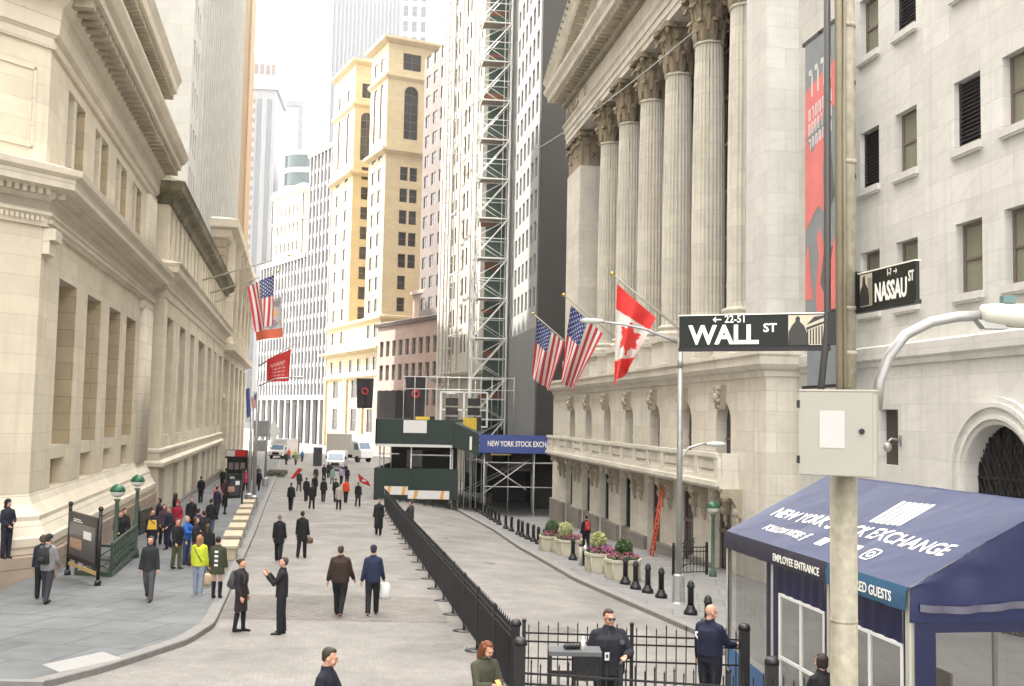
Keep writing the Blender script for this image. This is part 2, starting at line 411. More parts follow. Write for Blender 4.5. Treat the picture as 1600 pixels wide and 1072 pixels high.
KL = sorted([G(u, v) for u, v in [(230, 1029), (295, 1007), (335, 981), (356, 935), (379, 880), (402, 826), (413, 795)]]+[Vector((-8.1, 18.7, 0)), G(160, 1052)], key=lambda p: p.y)
kly = [p.y for p in KL]; klx = [p.x for p in KL]
def kl(y):
    if y > kly[-1]: return klx[-1]-.2068*(y-kly[-1])
    return lerp(y, kly, klx)
KRp = sorted([G(u, v) for u, v in [(1091, 994), (1000, 954), (897, 908), (816, 861), (770, 830), (724, 804)]], key=lambda p: p.y)
kry = [p.y for p in KRp]; krx = [p.x for p in KRp]
def kr(y):
    if y < kry[0]: return krx[0]+(kry[0]-y)*.04
    if y > kry[-1]: return krx[-1]-.16*(y-kry[-1])
    return lerp(y, kry, krx)
strip('road', lambda y: kl(y)-.3 if y > 18.8 else -40, lambda y: kr(y)+.3, frange(-6, 150, .5), .0, m_road, 24)
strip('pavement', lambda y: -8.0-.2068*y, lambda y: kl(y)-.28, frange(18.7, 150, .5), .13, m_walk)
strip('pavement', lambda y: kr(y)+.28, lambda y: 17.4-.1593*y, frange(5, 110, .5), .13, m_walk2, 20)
m_cob = ground_mat('old_setts', (.165, .152, .138), .26, .15, R(8), .022, .3, .6, .3)
def kmid(y): return 2.95-.163*y
strip('setts_band', lambda y: kl(y)+.05, lambda y: kmid(y)-.1, frange(26.2, 30.4, .3), .006, m_cob, 14)
def kerb(xf, ys, s):
    mb = MB(); rows = []
    for i, y in enumerate(ys):
        x = xf(y); 
        rows.append([(x, y, gz(x, y)-.05), (x, y, gz(x, y)+.115), (x+s*.02, y, gz(x, y)+.135), (x+s*.3, y, gz(x, y)+.135)])
    mb.loft(rows, cap=False, close=False)
    return tag(mb.build('kerb', m_concrete, fix=False), kind='structure')
kerb(kl, frange(18.7, 150, .5), -1); kerb(kr, frange(5, 110, .5), 1)
mb = MB(); mb.box(-30, -8.1, 18.55, 18.72, gz(-8, 18.6)-.1, gz(-8, 18.6)+.134); tag(mb.build('kerb', m_concrete), kind='structure')
# pale ramp slab at the near left corner and the smooth paving band in the road
m_ramp = plain('pale_concrete', (.25, .247, .24), .8, var=.12, scale=4)
mb = MB(); pp = [G(u, v) for u, v in [(65, 1050), (160, 1029), (190, 1040), (92, 1062)]]
mb.face([(p.x, p.y, gz(p.x, p.y)+.136) for p in pp]); tag(mb.build('ramp_slab', m_ramp), kind='structure')

# sweep of a profile along a plan path with mitred corners
def sweep(mb, path, prof, side, mi=0, cap=True):
    P = [Vector(p) for p in path]; ns = []
    for a, b in zip(P, P[1:]):
        d = (b-a).normalized(); ns.append(Vector((-d.y, d.x))*side)
    rings = []
    for i, p in enumerate(P):
        if i == 0: m = ns[0]
        elif i == len(P)-1: m = ns[-1]
        else: m = (ns[i-1]+ns[i])/(1+ns[i-1].dot(ns[i]))
        rings.append([(p.x+m.x*o, p.y+m.y*o, z) for o, z in prof])
    mb.loft(rings, cap=cap, mi=mi)

# ============================================================ BANK BUILDING (left, near)
FL = Front(-7.6, -.2068, 29.5, -1); sL = FL.s
bank = thing('bank_building', 'cream limestone bank with tall slit windows and a cut corner, nearest on the left', 'building', FL.loc, FL.rot)
W = -.685
c0, c1 = sL(33.0), sL(57.6)
cut = (c0-.707*9, .707*9)
bays = [(35.7, 38.6), (40.6, 43.5), (45.4, 48.3), (50.0, 52.9)]
holes = [(sL(a), sL(b), 1.62, 8.85) for a, b in bays]+[(sL(a), sL(b), 12.3, 15.5) for a, b in bays]+[]
mb = MB()
wall(mb, -1, c0, c1, -.2, 24, holes, 1.1, 0, W)
for a, b in bays:     # tan reveals: jambs are the warm dressed stone
    pass
y0 = -W
mb.face([(c0, y0, -.2), (cut[0]+0, y0+cut[1], -.2), (cut[0], y0+cut[1], 24), (c0, y0, 24)])
mb.face([(c1, y0, -2.5), (c1, y0+16, -2.5), (c1, y0+16, 24), (c1, y0, 24)])
mb.face([(cut[0], y0+cut[1], -.2), (cut[0], y0+20, -.2), (cut[0], y0+20, 24), (cut[0], y0+cut[1], 24)])
mb.face([(cut[0], y0+cut[1], 24), (c0, y0, 24), (c1, y0, 24), (c1, y0+16, 24), (cut[0], y0+20, 24)])
mb.build('wall', m_lime, bank)
path = [(cut[0], y0+cut[1]), (c0, y0), (c1, y0)]
def W_(p): return p
mb = MB()   # base: flared plinth
sweep(mb, path, [(0, 1.65), (.12, 1.35), (.38, 1.0), (.38, .86), (.62, .42), (.70, .36), (.70, .12), (.62, .05), (.62, -.12), (0, -.12)], -1)
mb.build('plinth_moulding', m_lime2, bank)
mb = MB(); sweep(mb, path, [(0, -.14), (.78, -.14), (.82, -2.6), (0, -2.6)], -1); mb.build('plinth', m_granite, bank)
mb = MB(); sweep(mb, path[:2], [(0, -.15), (1.0, -.15), (1.0, -2.6), (0, -2.6)], -1); mb.build('corner_step', m_granite, bank)
mb = MB()   # main string cornice
sweep(mb, path, [(0, 10.15), (.14, 10.15), (.16, 10.4), (.3, 10.5), (.3, 10.62), (.18, 10.66), (.18, 10.95), (.34, 11.05), (.42, 11.25), (1.0, 11.3), (1.02, 11.62), (1.2, 11.72), (1.25, 11.9), (0, 12.25)], -1)
mb.build('cornice', m_lime2, bank)
mb = MB()   # dentils under both cornices, on both faces
def dentils(mb, path, z0, z1, o0, o1, pitch, w, side):
    for a, b in zip(path, path[1:]):
        a = Vector(a); b = Vector(b); d = (b-a); L = d.length; d.normalize(); n = Vector((-d.y, d.x))*side
        k = .1
        while k < L-w:
            p = a+d*k; q = a+d*(k+w)
            lo = [p+n*o0, q+n*o0, q+n*o1, p+n*o1]
            mb.loft([[(v.x, v.y, z0) for v in lo], [(v.x, v.y, z1) for v in lo]])
            k += pitch
dentils(mb, path, 11.08, 11.27, .15, .62, .26, .15, -1)
dentils(mb, path, 10.28, 10.42, .1, .27, .17, .1, -1)
mb.build('dentils', m_lime2, bank)
mb = MB()   # main cornice
sweep(mb, path, [(0, 15.95), (.12, 15.95), (.14, 16.1), (.06, 16.12), (.06, 16.3), (.22, 16.42), (.3, 17.3), (.55, 17.55), (.6, 17.8), (1.35, 17.84), (1.36, 18.12), (1.55, 18.2), (1.72, 18.5), (1.74, 18.62), (0, 18.95)], -1)
mb.build('cornice', m_lime2, bank)
mb = MB()
dentils(mb, path, 17.5, 17.8, .5, 1.2, .74, .4, -1)
for a, b in zip(path, path[1:]):     # carved rosettes between the blocks
    a = Vector(a); b = Vector(b); d = b-a; L = d.length; d.normalize(); n = Vector((-d.y, d.x))*-1
    k = .67
    while k < L-.3:
        p = a+d*k+n*.85; mb.ball((p.x, p.y, 17.8), (.14, .14, .09), 8, 5); k += .74
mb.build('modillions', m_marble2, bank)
mb = MB()
sweep(mb, path, [(-.3, 18.9), (.35, 18.9), (.35, 19.3), (.25, 19.4), (.25, 21.9), (.45, 22.1), (.95, 22.2), (1.0, 22.6), (1.2, 23.0), (-.3, 23.4)], -1)
mb.build('attic', m_lime2, bank)
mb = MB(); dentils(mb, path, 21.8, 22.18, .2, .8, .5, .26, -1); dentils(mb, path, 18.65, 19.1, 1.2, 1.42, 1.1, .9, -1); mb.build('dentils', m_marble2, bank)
# jamb linings, glass, mullions of the bays
pane_low = None
for i, (a, b) in enumerate(bays):
    w = sL(b)-sL(a)
    if pane_low is None:
        q = MB(); q.box(-w/2, w/2, -.02, .02, 0, 5.8)
        for k in range(1, 6): q.box(-w/2, w/2, -.06, -.02, k*5.8/6-.04, k*5.8/6+.04, 1)
        for k in (-1, 1): q.box(k*w/6-.04, k*w/6+.04, -.07, -.02, 0, 5.8, 1)
        pane_low = q.mesh('window', [m_glassd, m_bronze])
        q = MB(); q.box(-w/2, w/2, -.02, .02, 0, 3.2)
        q.box(-.22, .22, -1.02, -.021, 0, 3.2, 1)
        pane_up = q.mesh('window', [m_glassd, m_lime2])
        q = MB(); q.box(-w/2+.02, w/2-.02, -.02, .02, 0, 1.0, 0)
        for k in range(4): q.box(-w/2+.1+k*(w-.2)/3-.05, -w/2+.1+k*(w-.2)/3+.05, -.06, -.021, 0, 1.0, 0)
        pane_b = q.mesh('window', [m_reveal])
    cx = (sL(a)+sL(b))/2
    o = obj('window', pane_low, bank, (cx, -W+1.08, 3.05))
    obj('window', pane_up, bank, (cx, -W+1.08, 12.3)); obj('window', pane_b, bank, (cx, -W+.62, 1.62)); q = MB(); q.box(cx-w/2+.005, cx+w/2-.005, -W+.16, -W+1.0, 2.6, 3.06); q.build('sill', m_lime2, bank)
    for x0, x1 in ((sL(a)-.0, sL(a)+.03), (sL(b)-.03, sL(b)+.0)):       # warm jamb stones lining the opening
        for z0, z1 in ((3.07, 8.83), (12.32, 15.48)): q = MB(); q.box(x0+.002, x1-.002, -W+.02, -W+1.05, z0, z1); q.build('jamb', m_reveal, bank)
mb = MB()       # reeded pilaster at the far end
for k in range(4):
    x = sL(54.6)+k*.75
    mb.lathe([(.30, 1.6), (.30, 9.7)], (x, -W, 0), 14)
    mb.lathe([(.26, 12.3), (.26, 15.8)], (x, -W, 0), 14)
mb.box(sL(54.0), c1+.05, -W-.16, -W+.05, 9.65, 10.1)
for x in (c0+.05,):
    mb.box(x, x+.9, -W-.22, -W, 9.3, 9.75); mb.box(x, x+.9, -W-.4, -W, 9.75, 10.12)
mb.build('pilaster', m_lime2, bank)
# cut-corner panels
mb = MB()
def cutp(t, o, z): return (c0-.707*t-.707*o*1.0, y0+.707*t-.707*o, z)
for z0, z1 in ((12.6, 15.2), (19.6, 21.6)):
    for t0, t1 in ((.5, 3.2), (3.8, 6.4)):
        for (ta, tb, za, zb) in ((t0, t0+.09, z0, z1), (t1-.09, t1, z0, z1), (t0, t1, z0, z0+.09), (t0, t1, z1-.09, z1)):
            mb.loft([[cutp(ta, 0, za), cutp(tb, 0, za), cutp(tb, .06, za), cutp(ta, .06, za)], [cutp(ta, 0, zb), cutp(tb, 0, zb), cutp(tb, .06, zb), cutp(ta, .06, zb)]])
mb.build('panel_moulding', m_lime2, bank)

# ============================================================ BANK ANNEX (left, middle)
an = thing('office_building', 'long cream limestone block with seven slit windows and mossy cornice, beyond the bank', 'building', FL.loc, FL.rot)
e0, e1 = sL(58.4), sL(107.2)
ab = [(59.8, 63.0), (66.4, 69.9), (73.0, 76.0), (79.3, 85.0), (87.9, 91.2), (94.6, 97.4), (100.8, 104.3)]
h2 = [(sL(a), sL(b), 2.9, 9.75) for a, b in ab]
frz = []
y = 59.4
while y < 105: frz.append((y, y+.95)); y += 2.35
h2 += [(sL(a), sL(b), 13.0, 15.9) for a, b in frz]
base = [(59.2, 61.4), (65.8, 68.3), (72.0, 74.4), (78, 82.6), (86, 88.6), (91, 93.6), (96, 98.4), (100.5, 103)]
h2 += [(sL(a), sL(b), -2.2, .95) for a, b in base]
mb = MB(); wall(mb, -1, e0, e1, -3.2, 18, h2, 1.0)
mb.face([(e0, 0, -3.2), (e0, 14, -3.2), (e0, 14, 18), (e0, 0, 18)]); mb.face([(e1, 0, -3.2), (e1, 14, -3.2), (e1, 14, 18), (e1, 0, 18)])
mb.face([(e0, 0, 18), (e0, 14, 18), (e1, 14, 18), (e1, 0, 18)])
mb.build('wall', m_lime, an)
pa = [(e0, 4), (e0, 0), (e1, 0)]
def cornice(parent, prof, mat, name='cornice', side=-1, path=pa):
    mb = MB(); sweep(mb, path, prof, side); return mb.build(name, mat, parent)
cornice(an, [(0, 1.15), (.28, 1.2), (.3, 1.4), (.06, 1.55), (.05, 1.95), (.16, 2.0), (.16, 2.14), (0, 2.2)], m_lime2, 'string_course')
cornice(an, [(0, 10.7), (.08, 10.72), (.1, 10.95), (.03, 11.0), (.03, 11.2), (.14, 11.25), (.16, 11.5), (.3, 11.9), (.72, 12.1), (.75, 12.45), (.9, 12.6), (0, 12.9)], m_lime2)
cornice(an, [(0, 16.05), (.2, 16.1), (.3, 16.5), (.75, 16.75), (.8, 17.05), (.9, 17.25), (0, 17.6)], m_moss)
cornice(an, [(0, -.1-1.5), (.2, -1.6), (.2, -3.1), (0, -3.1)], m_greystone, 'plinth')
q = MB(); q.box(-1.6, 1.6, -.02, .02, 0, 6.85); 
for k in range(1, 7): q.box(-1.6, 1.6, -.07, -.021, k-.04, k+.04, 1)
pn = q.mesh('window', [m_glassd, m_bronze])
for a, b in ab: obj('window', pn, an, ((sL(a)+sL(b))/2, .98, 2.9), scale=((sL(b)-sL(a))/3.2, 1, 1))
q = MB(); q.box(-.5, .5, -.02, .02, 0, 2.9); q.box(-.5, .5, -.06, -.021, 1.4, 1.46, 1); pf = q.mesh('window', [m_glassd, m_bronze])
for a, b in frz: obj('window', pf, an, ((sL(a)+sL(b))/2, .6, 13.0), scale=((sL(b)-sL(a)), 1, 1))
q = MB(); q.box(-.5, .5, -.02, .02, 0, 3.15)
for k in range(-2, 3): q.box(k*.2-.02, k*.2+.02, -.08, -.021, 0, 3.15, 1)
pd = q.mesh('door', [m_glassd, m_iron])
for a, b in base: obj('door', pd, an, ((sL(a)+sL(b))/2, .95, -2.2), scale=((sL(b)-sL(a)), 1, 1))
mb = MB()
for y in (58.55, 64.5, 71.3, 77.6, 86.4, 92.8, 99, 105.6):
    mb.box(sL(y), sL(y)+.35, -.09, .0, 2.2, 10.65); mb.box(sL(y)+.05, sL(y)+.3, -.06, 0, 13, 16)
mb.build('pilaster', m_lime2, an)

# ============================================================ TALL TOWERS ON THE LEFT
FT = Front(-9.6, -.2068, 84.5, -1); sT = FT.s
m_tower = stone('tower_limestone', (.47, .46, .43), 2, 1.2, .006, .1, stain_amt=.1)
ta = thing('office_tower', 'tall pale stone tower with close vertical ribs rising behind the mossy cornice on the left', 'tower', FT.loc, FT.rot)
mb = MB()
L_ = sT(149)
mb.box(0, L_, .9, 40, -2.8, 70); mb.box(-125, 30, 40.5, 80, -2.8, 165)  # second box: unseen wing, sized to keep the exchange front out of sunlight
mb.build('wall', m_tower, ta)
cells = []
for z in frange(19, 66, 3.7):
    for x in (1.6, 3.4, 5.2): cells.append((x, z))
mw = [(x-.45, x+.45, z, z+2.2) for x, z in cells]
mb = MB(); wall(mb, -1, -.0, 7.6, -2.8, 70, mw, .35); mb.face([(0, 0, -2.8), (0, .9, -2.8), (0, .9, 70), (0, 0, 70)]); mb.build('wall', m_tower, ta)
wm = window_mesh(.9, 2.2, m_bronze, m_glassd, -1, (0, 1)); put_windows(ta, cells, wm, .33)
mb = MB(); x = 7.6
mbw = MB()
while x < L_-.5:
    mb.box(x, x+1.15, 0, .9, -2.8, 70); mb.box(x+.25, x+.9, -.25, 0, -2.8, 70)
    if x+2.5 < L_:
        for z in frange(17, 68, 3.7): mbw.box(x+1.2, x+2.4, .55, .6, z, z+2.1); mb.box(x+1.15, x+2.45, .45, .9, z+2.1, z+3.7)
    x += 2.45
mb.build('rib', m_tower, ta); w = mbw.build('window', m_blind, ta); w['kind'] = 'stuff'
# second tower: banded brick
m_band = stone('banded_brick', (.42, .31, .20), 60, .55, .16, .15, joint=.38, stain_amt=.1)
m_brickp = stone('tan_brick', (.45, .33, .22), .6, .3, .01, .15, stain_amt=.1)
tb = thing('office_tower', 'narrow tan brick tower with close dark horizontal bands beyond the ribbed tower', 'tower', FT.loc, FT.rot)
mb = MB(); mb.box(L_+.1, sT(170), .3, 40, -2.8, 82); mb.build('wall', m_band, tb)
mb = MB(); mb.box(sT(236), sT(252), 40, 60, -2.8, 96); mb.build('unseen_shade_block', m_brickp, tb)  # unseen block, added to cast shade on the far white office block
mb = MB(); mb.box(sT(170), sT(184), .0, 40, -2.8, 82); mb.build('corner_pier', m_brickp, tb)
# arcaded stone base block in front of it
tc_ = thing('corner_building', 'small ornate stone block with scroll bracket and two heavy ledges, past the slit windowed block', 'building', FL.loc, FL.rot)
g0, g1 = sL(107.5), sL(150)
m_rust = stone('rusticated_stone', (.36, .30, .215), 40, .9, .06, .2, joint=.5, stain_amt=.25)
mb = MB(); mb.box(g0, g1, .25, 14, -3.2, 24); mb.build('wall', m_rust, tc_)
pg = [(g0-.01, 8), (g0-.01, .25), (g1, .25)]
cornice(tc_, [(0, 22.3), (.3, 22.5), (.5, 23.2), (1.2, 23.4), (1.3, 24.2), (0, 24.6)], m_lime2, path=pg)
cornice(tc_, [(0, 9.6), (.3, 9.8), (.5, 10.4), (1.3, 10.6), (1.4, 11.3), (0, 11.7)], m_lime2, path=pg)
cornice(tc_, [(0, 5.6), (.3, 5.7), (.3, 6.2), (0, 6.3)], m_lime2, 'string_course', path=pg)
mb = MB()
for k in range(5):
    x = g0+3+k*9; mb.box(x, x+2.6, -.35, .25, -3, 9.7); mb.box(x+.2, x+2.4, -.5, .25, 11.6, 22.4)
mb.build('pilaster', m_lime2, tc_)
mb = MB()
for k in range(5):
    x = g0+4.3+k*9
    mb.prism([(-.5, 12.2), (-1.1, 21), (-1.4, 22.3), (.2, 22.3), (.2, 12.2)], 'x', x-.5, x+.5)
mb.build('scroll_bracket', m_marble2, tc_)

# ============================================================ STOCK EXCHANGE (right)
FR = Front(15.195, -.1593, 37.5, 1); sR = FR.s
ny = thing('stock_exchange', 'white marble temple front with tall fluted columns, carved pediment and balcony on the right', 'building', FR.loc, FR.rot)
lowc = [41.85, 46.3, 51.0, 56.2, 60.7, 65.3, 70.2]
upc = [41.75+4.62*k for k in range(7)]
hh = [(sR(c)-1.05, sR(c)+1.05, -3.4, 1.25) for c in lowc]+[(sR(c)-.82, sR(c)+.82, 2.4, 5.15) for c in upc]
S1 = sR(75.8)
mb = MB(); wall(mb, 1, 0, S1, -3.6, 1.9, hh[:7], .42); wall(mb, 1, 0, S1, 1.9, 6.3, hh[7:], .52)
for c in upc: arch_fill(mb, 1, sR(c)-.82, sR(c)+.82, 5.15, .52)
mb.face([(0, 0, -3.6), (0, -3, -3.6), (0, -3, 6.3), (0, 0, 6.3)]); mb.face([(S1, 0, -3.6), (S1, -22, -3.6), (S1, -22, 6.9), (S1, 0, 6.9)])
mb.face([(0, .0, 6.85), (S1, .0, 6.85), (S1, -6, 6.85), (0, -6, 6.85)])
mb.build('wall', m_marble, ny)
pr = [(0-.0, -1.29), (0, 0), (S1, 0)]
def cr_(prof, mat, name='cornice', path=pr, parent=ny):
    mb = MB(); sweep(mb, path, prof, 1); return mb.build(name, mat, parent)
cr_([(0, 6.0), (.1, 6.02), (.12, 6.2), (.3, 6.3), (.42, 6.45), (.42, 6.72), (.5, 6.8), (.5, 6.95), (-.2, 7.05), (-.2, 6.0)], m_marble)
cr_([(0, -1.42), (.1, -1.42), (.2, -1.55), (.2, -1.75), (.26, -1.8), (.26, -3.6), (0, -3.6)], m_greystone, 'plinth', [(0, -1.29), (0, 0), (sR(lowc[0])-1.05, 0)])
mb = MB()
edges = [0]+[v for c in lowc for v in (sR(c)-1.05, sR(c)+1.05)]+[S1]
for a, b in zip(edges[2::2], edges[3::2]):
    mb.box(a+.02, b-.02, 0, .2, -3.6, -1.42)
mb.build('plinth', m_greystone, ny)
# doors and windows of the lower storey
q = MB(); q.box(-1.05, 1.05, -.02, .02, 0, 4.6); q.box(-.05, .05, .02, .08, 0, 3.2, 1); q.box(-1.05, 1.05, .02, .1, 3.2, 3.35, 1)
q.box(-1.05, -.93, .02, .08, 0, 4.6, 1); q.box(.93, 1.05, .02, .08, 0, 4.6, 1)
dm = q.mesh('door', [m_glassd, m_bronze])
q = MB(); q.box(-1.05, 1.05, -.02, .02, 0, 4.6)
for k in range(1, 6): q.box(-1.05+k*.35-.02, -1.05+k*.35+.02, .02, .06, 0, 4.6, 1)
q.box(-1.03, 1.03, .05, .3, -.2, 1.9, 2)
wmq = q.mesh('window', [m_glassd, m_iron, m_greystone])
for i, c in enumerate(lowc): obj('door' if i < 3 else 'window', dm if i < 3 else wmq, ny, (sR(c), -.38, -3.35))
q = MB(); q.box(-.82, .82, -.02, .02, 0, 2.8); q.box(-.04, .04, .02, .07, 0, 2.7, 1); q.box(-.82, .82, .02, .07, 1.2, 1.28, 1)
wa = q.mesh('arched_window', [m_glassd, m_bronze])
# keystone: carved scroll with acanthus
q = MB(); random.seed(3)
q.prism([(-.2, 0), (.2, 0), (.32, .95), (-.32, .95)], 'y', 0, .22)
for k in range(34):
    t = random.random(); q.ball((random.uniform(-.32, .32)*(.6+.4*t), .2+random.random()*.1, .05+t*.85), (.075, .08, .09), 6, 4)
q.ball((-.2, .26, .82), (.13, .1, .13), 8, 6); q.ball((.2, .26, .82), (.13, .1, .13), 8, 6)
q.ball((0, .3, .45), (.14, .16, .2), 8, 6)
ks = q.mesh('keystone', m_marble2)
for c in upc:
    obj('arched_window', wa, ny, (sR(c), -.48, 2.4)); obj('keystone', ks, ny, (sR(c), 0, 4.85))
# balcony
bal = MB(); B0, B1, BO = sR(40.05), sR(73.8), .8
bal.box(B0, B1, 0, BO+.06, 2.05, 2.25); bal.box(B0, B1, 0, BO+.16, 1.86, 2.05); bal.box(B0-.03, B1+.03, 0, BO+.0, 1.72, 1.86)
bo = bal.build('balcony', m_marble, ny)
mb = MB(); mb.box(B0, B1, BO-.12, BO+.1, 2.95, 3.12); mb.box(B0, B0+.2, 0, BO, 2.95, 3.12)
x = B0; k = 0
while x < B1-.1:
    mb.box(x, x+.42, BO-.1, BO+.07, 2.25, 2.95)
    x2 = min(x+2.31, B1)
    mb.box(x+.42, x2, BO-.06, BO-.0, 2.25, 2.42); mb.box(x+.42, x2, BO-.06, BO, 2.85, 2.95)
    if k % 2 == 0:
        mb.box(x+.6, x2-.18, BO-.03, BO+.04, 2.5, 2.78)
    n = 11
    for j in range(n):
        xx = x+.5+(x2-x-.55)*j/(n-1)
        mb.lathe([(.03, 2.42), (.055, 2.5), (.03, 2.6), (.05, 2.74), (.03, 2.85)], (xx, BO-.03, 0), 6)
    x += 2.31; k += 1
mb.box(B0, B0+.06, 0.02, BO-.12, 2.25, 2.95)
mb.build('balustrade', m_marble, ny)
q = MB()    # console bracket: double scroll with drop
for sx in (-1, 1):
    q.prism([(0, .2), (.15, .25), (.2, .6), (.42, .95), (.75, 1.05), (.78, 1.3), (0, 1.3)], 'x', sx*.62-.15, sx*.62+.15)
    q.ball((sx*.62, .62, 1.02), (.17, .2, .2), 10, 7); q.ball((sx*.62, .2, .42), (.16, .15, .2), 10, 7)
    q.ball((sx*.62, .14, .1), (.1, .1, .2), 8, 6); q.ball((sx*.62, .1, -.12), (.06, .07, .12), 8, 6)
q.prism([(0, .75), (.25, .8), (.5, 1.1), (.5, 1.3), (0, 1.3)], 'x', -.47, .47)
q.ball((0, .38, .98), (.3, .2, .17), 10, 7)
cb = q.mesh('bracket', m_marble2)
for i in range(8):
    c = 39.7+(.9 if i == 0 else 0)+4.62*i
    obj('bracket', cb, ny, (sR(c)-.1, 0, .48))
# flower urn boxes / dark machines on the ledge
mb = MB(); mb.box(sR(38.2), S1-3, -6, -3.2, 6.9, 23.6); mb.build('back_wall', m_glassd, ny)
mb = MB()
for k in range(14):
    x = sR(39)+k*2.2; mb.box(x, x+.16, -3.2, -3.0, 6.9, 23.6)
for z in frange(8.5, 22.5, 2.3): mb.box(sR(38.2), S1-3, -3.2, -3.05, z, z+.15)
mb.build('window_grid', m_bronze, ny)
# one column with base and capital
colc = [41.35+4.33*k for k in range(6)]
def flute(a): return 1-.05*max(0, math.cos(a*24))**.5 if math.cos(a*24) > 0 else 1
q = MB(); NF = 24*6
def ff(a):
    c = math.cos(24*a); return 1-(.125*c**.6 if c > 0 else 0)
q.lathe([(.74, 0), (.74, 3.9), (.715, 7.5), (.67, 10.4), (.635, 12.3)], (0, 0, 0), NF, rf=ff, smooth=False)
q.lathe([(.70, 12.3), (.71, 12.36), (.66, 12.42)], (0, 0, 0), 24)
colm = q.mesh('column', m_marble)
q = MB(); q.cbox((0, 0, .12), (2.1, 2.1, .24)); q.lathe([(1.0, .24), (1.05, .34), (1.0, .44), (.86, .48), (.84, .56), (.93, .6), (.93, .7), (.78, .76)], (0, 0, 0), 32)
basem = q.mesh('column_base', m_marble)
q = MB()
q.lathe([(.62, 0), (.62, .6), (.66, 1.3), (.82, 1.85), (.9, 2.1)], (0, 0, 0), 24)
for row, (n, z0, hgt, r0, out, wd) in enumerate([(8, 0, .95, .66, .3, .40), (8, .45, 1.25, .68, .42, .42), (8, 1.25, .95, .72, .45, .26)]):
    for k in range(n):
        a = 2*math.pi*(k+(.5 if row == 1 else 0))/n+(math.pi/8 if row == 2 else 0)
        ca, sa = math.cos(a), math.sin(a); rings = []
        for t in frange(0, 1, .125):
            rr = r0+out*(t**3)+(.05 if t > .1 else 0); zz = z0+hgt*(math.sin(t*1.75)/math.sin(1.75) if t < .9 else .98-.35*(t-.9)*10*.5)
            w_ = wd*(.55+.6*math.sin(math.pi*min(t, .97)))*(1+.18*(int(t*8) % 2))*.5
            rings.append([(ca*(rr+o)-sa*ww, sa*(rr+o)+ca*ww, zz) for ww, o in ((-w_, -.05), (-w_*.4, .07), (w_*.4, .07), (w_, -.05), (0, -.14))])
        q.loft(rings)
for k in range(4):
    a = math.pi/4+k*math.pi/2; ca, sa = math.cos(a), math.sin(a)
    pts = [(.72, 1.35), (.95, 1.7), (1.12, 1.98), (1.24, 2.02), (1.28, 1.9), (1.22, 1.78), (1.12, 1.82)]
    q.tube([(ca*r, sa*r, z) for r, z in pts], [.06, .08, .1, .1, .09, .07, .05], 8)
pl_ = []
for k in range(4):
    a = math.pi/4+k*math.pi/2
    for da, r in ((-.07, 1.34), (.07, 1.34), (math.pi/4-.28, 1.0), (math.pi/4, .95), (math.pi/4+.28, 1.0)): pl_.append((r*math.cos(a+da), r*math.sin(a+da)))
q.loft([[(x, y, 2.12) for x, y in pl_], [(x*1.03, y*1.03, 2.38) for x, y in pl_]])
for k in range(4): a = k*math.pi/2; q.ball((math.cos(a)*.95, math.sin(a)*.95, 2.24), (.14, .14, .15), 8, 6)
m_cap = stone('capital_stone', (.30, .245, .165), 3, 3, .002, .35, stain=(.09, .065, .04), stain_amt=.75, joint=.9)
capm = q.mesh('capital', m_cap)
pedm = MB(); pedm.cbox((0, 0, .65), (2.0, 1.9, 1.3)); pedm.cbox((0, 0, 1.3), (2.2, 2.1, .16)); pedm.cbox((0, 0, .1), (2.16, 2.06, .2)); pedm = pedm.mesh('pedestal', m_marble)
for c in colc:
    o = obj('column', colm, ny, (sR(c), -1.1+.35, 8.9))
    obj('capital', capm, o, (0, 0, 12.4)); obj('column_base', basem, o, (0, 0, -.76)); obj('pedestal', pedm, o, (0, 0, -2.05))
# antae
mb = MB(); mb.box(0, sR(39.45), -3.2, 0, 6.9, 27); mb.box(-.06, sR(39.45)+.06, -3.2, .07, 7.0, 8.3); mb.build('corner_pier', m_white, ny)
mb = MB(); mb.box(sR(68.2), sR(72.2), -3.2, .0, 6.9, 21.2); mb.box(sR(68.1), sR(72.3), -3.2, .12, 6.95, 8.3); o = mb.build('pilaster', m_marble, ny)
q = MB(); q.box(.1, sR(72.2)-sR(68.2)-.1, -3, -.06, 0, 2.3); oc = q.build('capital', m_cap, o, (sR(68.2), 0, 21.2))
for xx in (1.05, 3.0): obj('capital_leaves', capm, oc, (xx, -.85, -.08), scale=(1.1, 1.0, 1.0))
# entablature
E0, E1 = sR(37.5), sR(72.3)
pe = [(E0, -3), (E0, 0), (E1, 0), (E1, -6)]
cr_([(-2, 23.65), (.1, 23.65), (.1, 24.0), (.16, 24.0), (.16, 24.4), (.22, 24.4), (.24, 24.75), (.36, 24.9), (.36, 25.0), (.12, 25.05), (.12, 26.35), (.3, 26.5), (-2, 26.5)], m_marble, 'entablature', pe)
cr_([(-2, 26.45), (.35, 26.45), (.4, 26.75), (1.25, 26.95), (1.28, 27.3), (1.5, 27.6), (1.55, 27.8), (-2, 27.9)], m_marble, 'cornice', pe)
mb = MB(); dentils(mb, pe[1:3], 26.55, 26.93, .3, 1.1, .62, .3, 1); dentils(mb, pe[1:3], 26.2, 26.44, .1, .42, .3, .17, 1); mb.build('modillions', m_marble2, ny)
mb = MB(); random.seed(11)     # carved ends of the frieze
for k in range(60):
    x = E1-.3-random.random()*3.6; mb.ball((x, .14, 25.15+random.random()*1.1), (.16*random.uniform(.5, 1.2), .08, .1), 6, 4)
for k in range(18): mb.ball((E1-5.9+random.uniform(-.3, .3), .14, 25.2+random.random()), (.12, .07, .12), 6, 4)
mb.build('frieze_carving', m_marble2, ny)
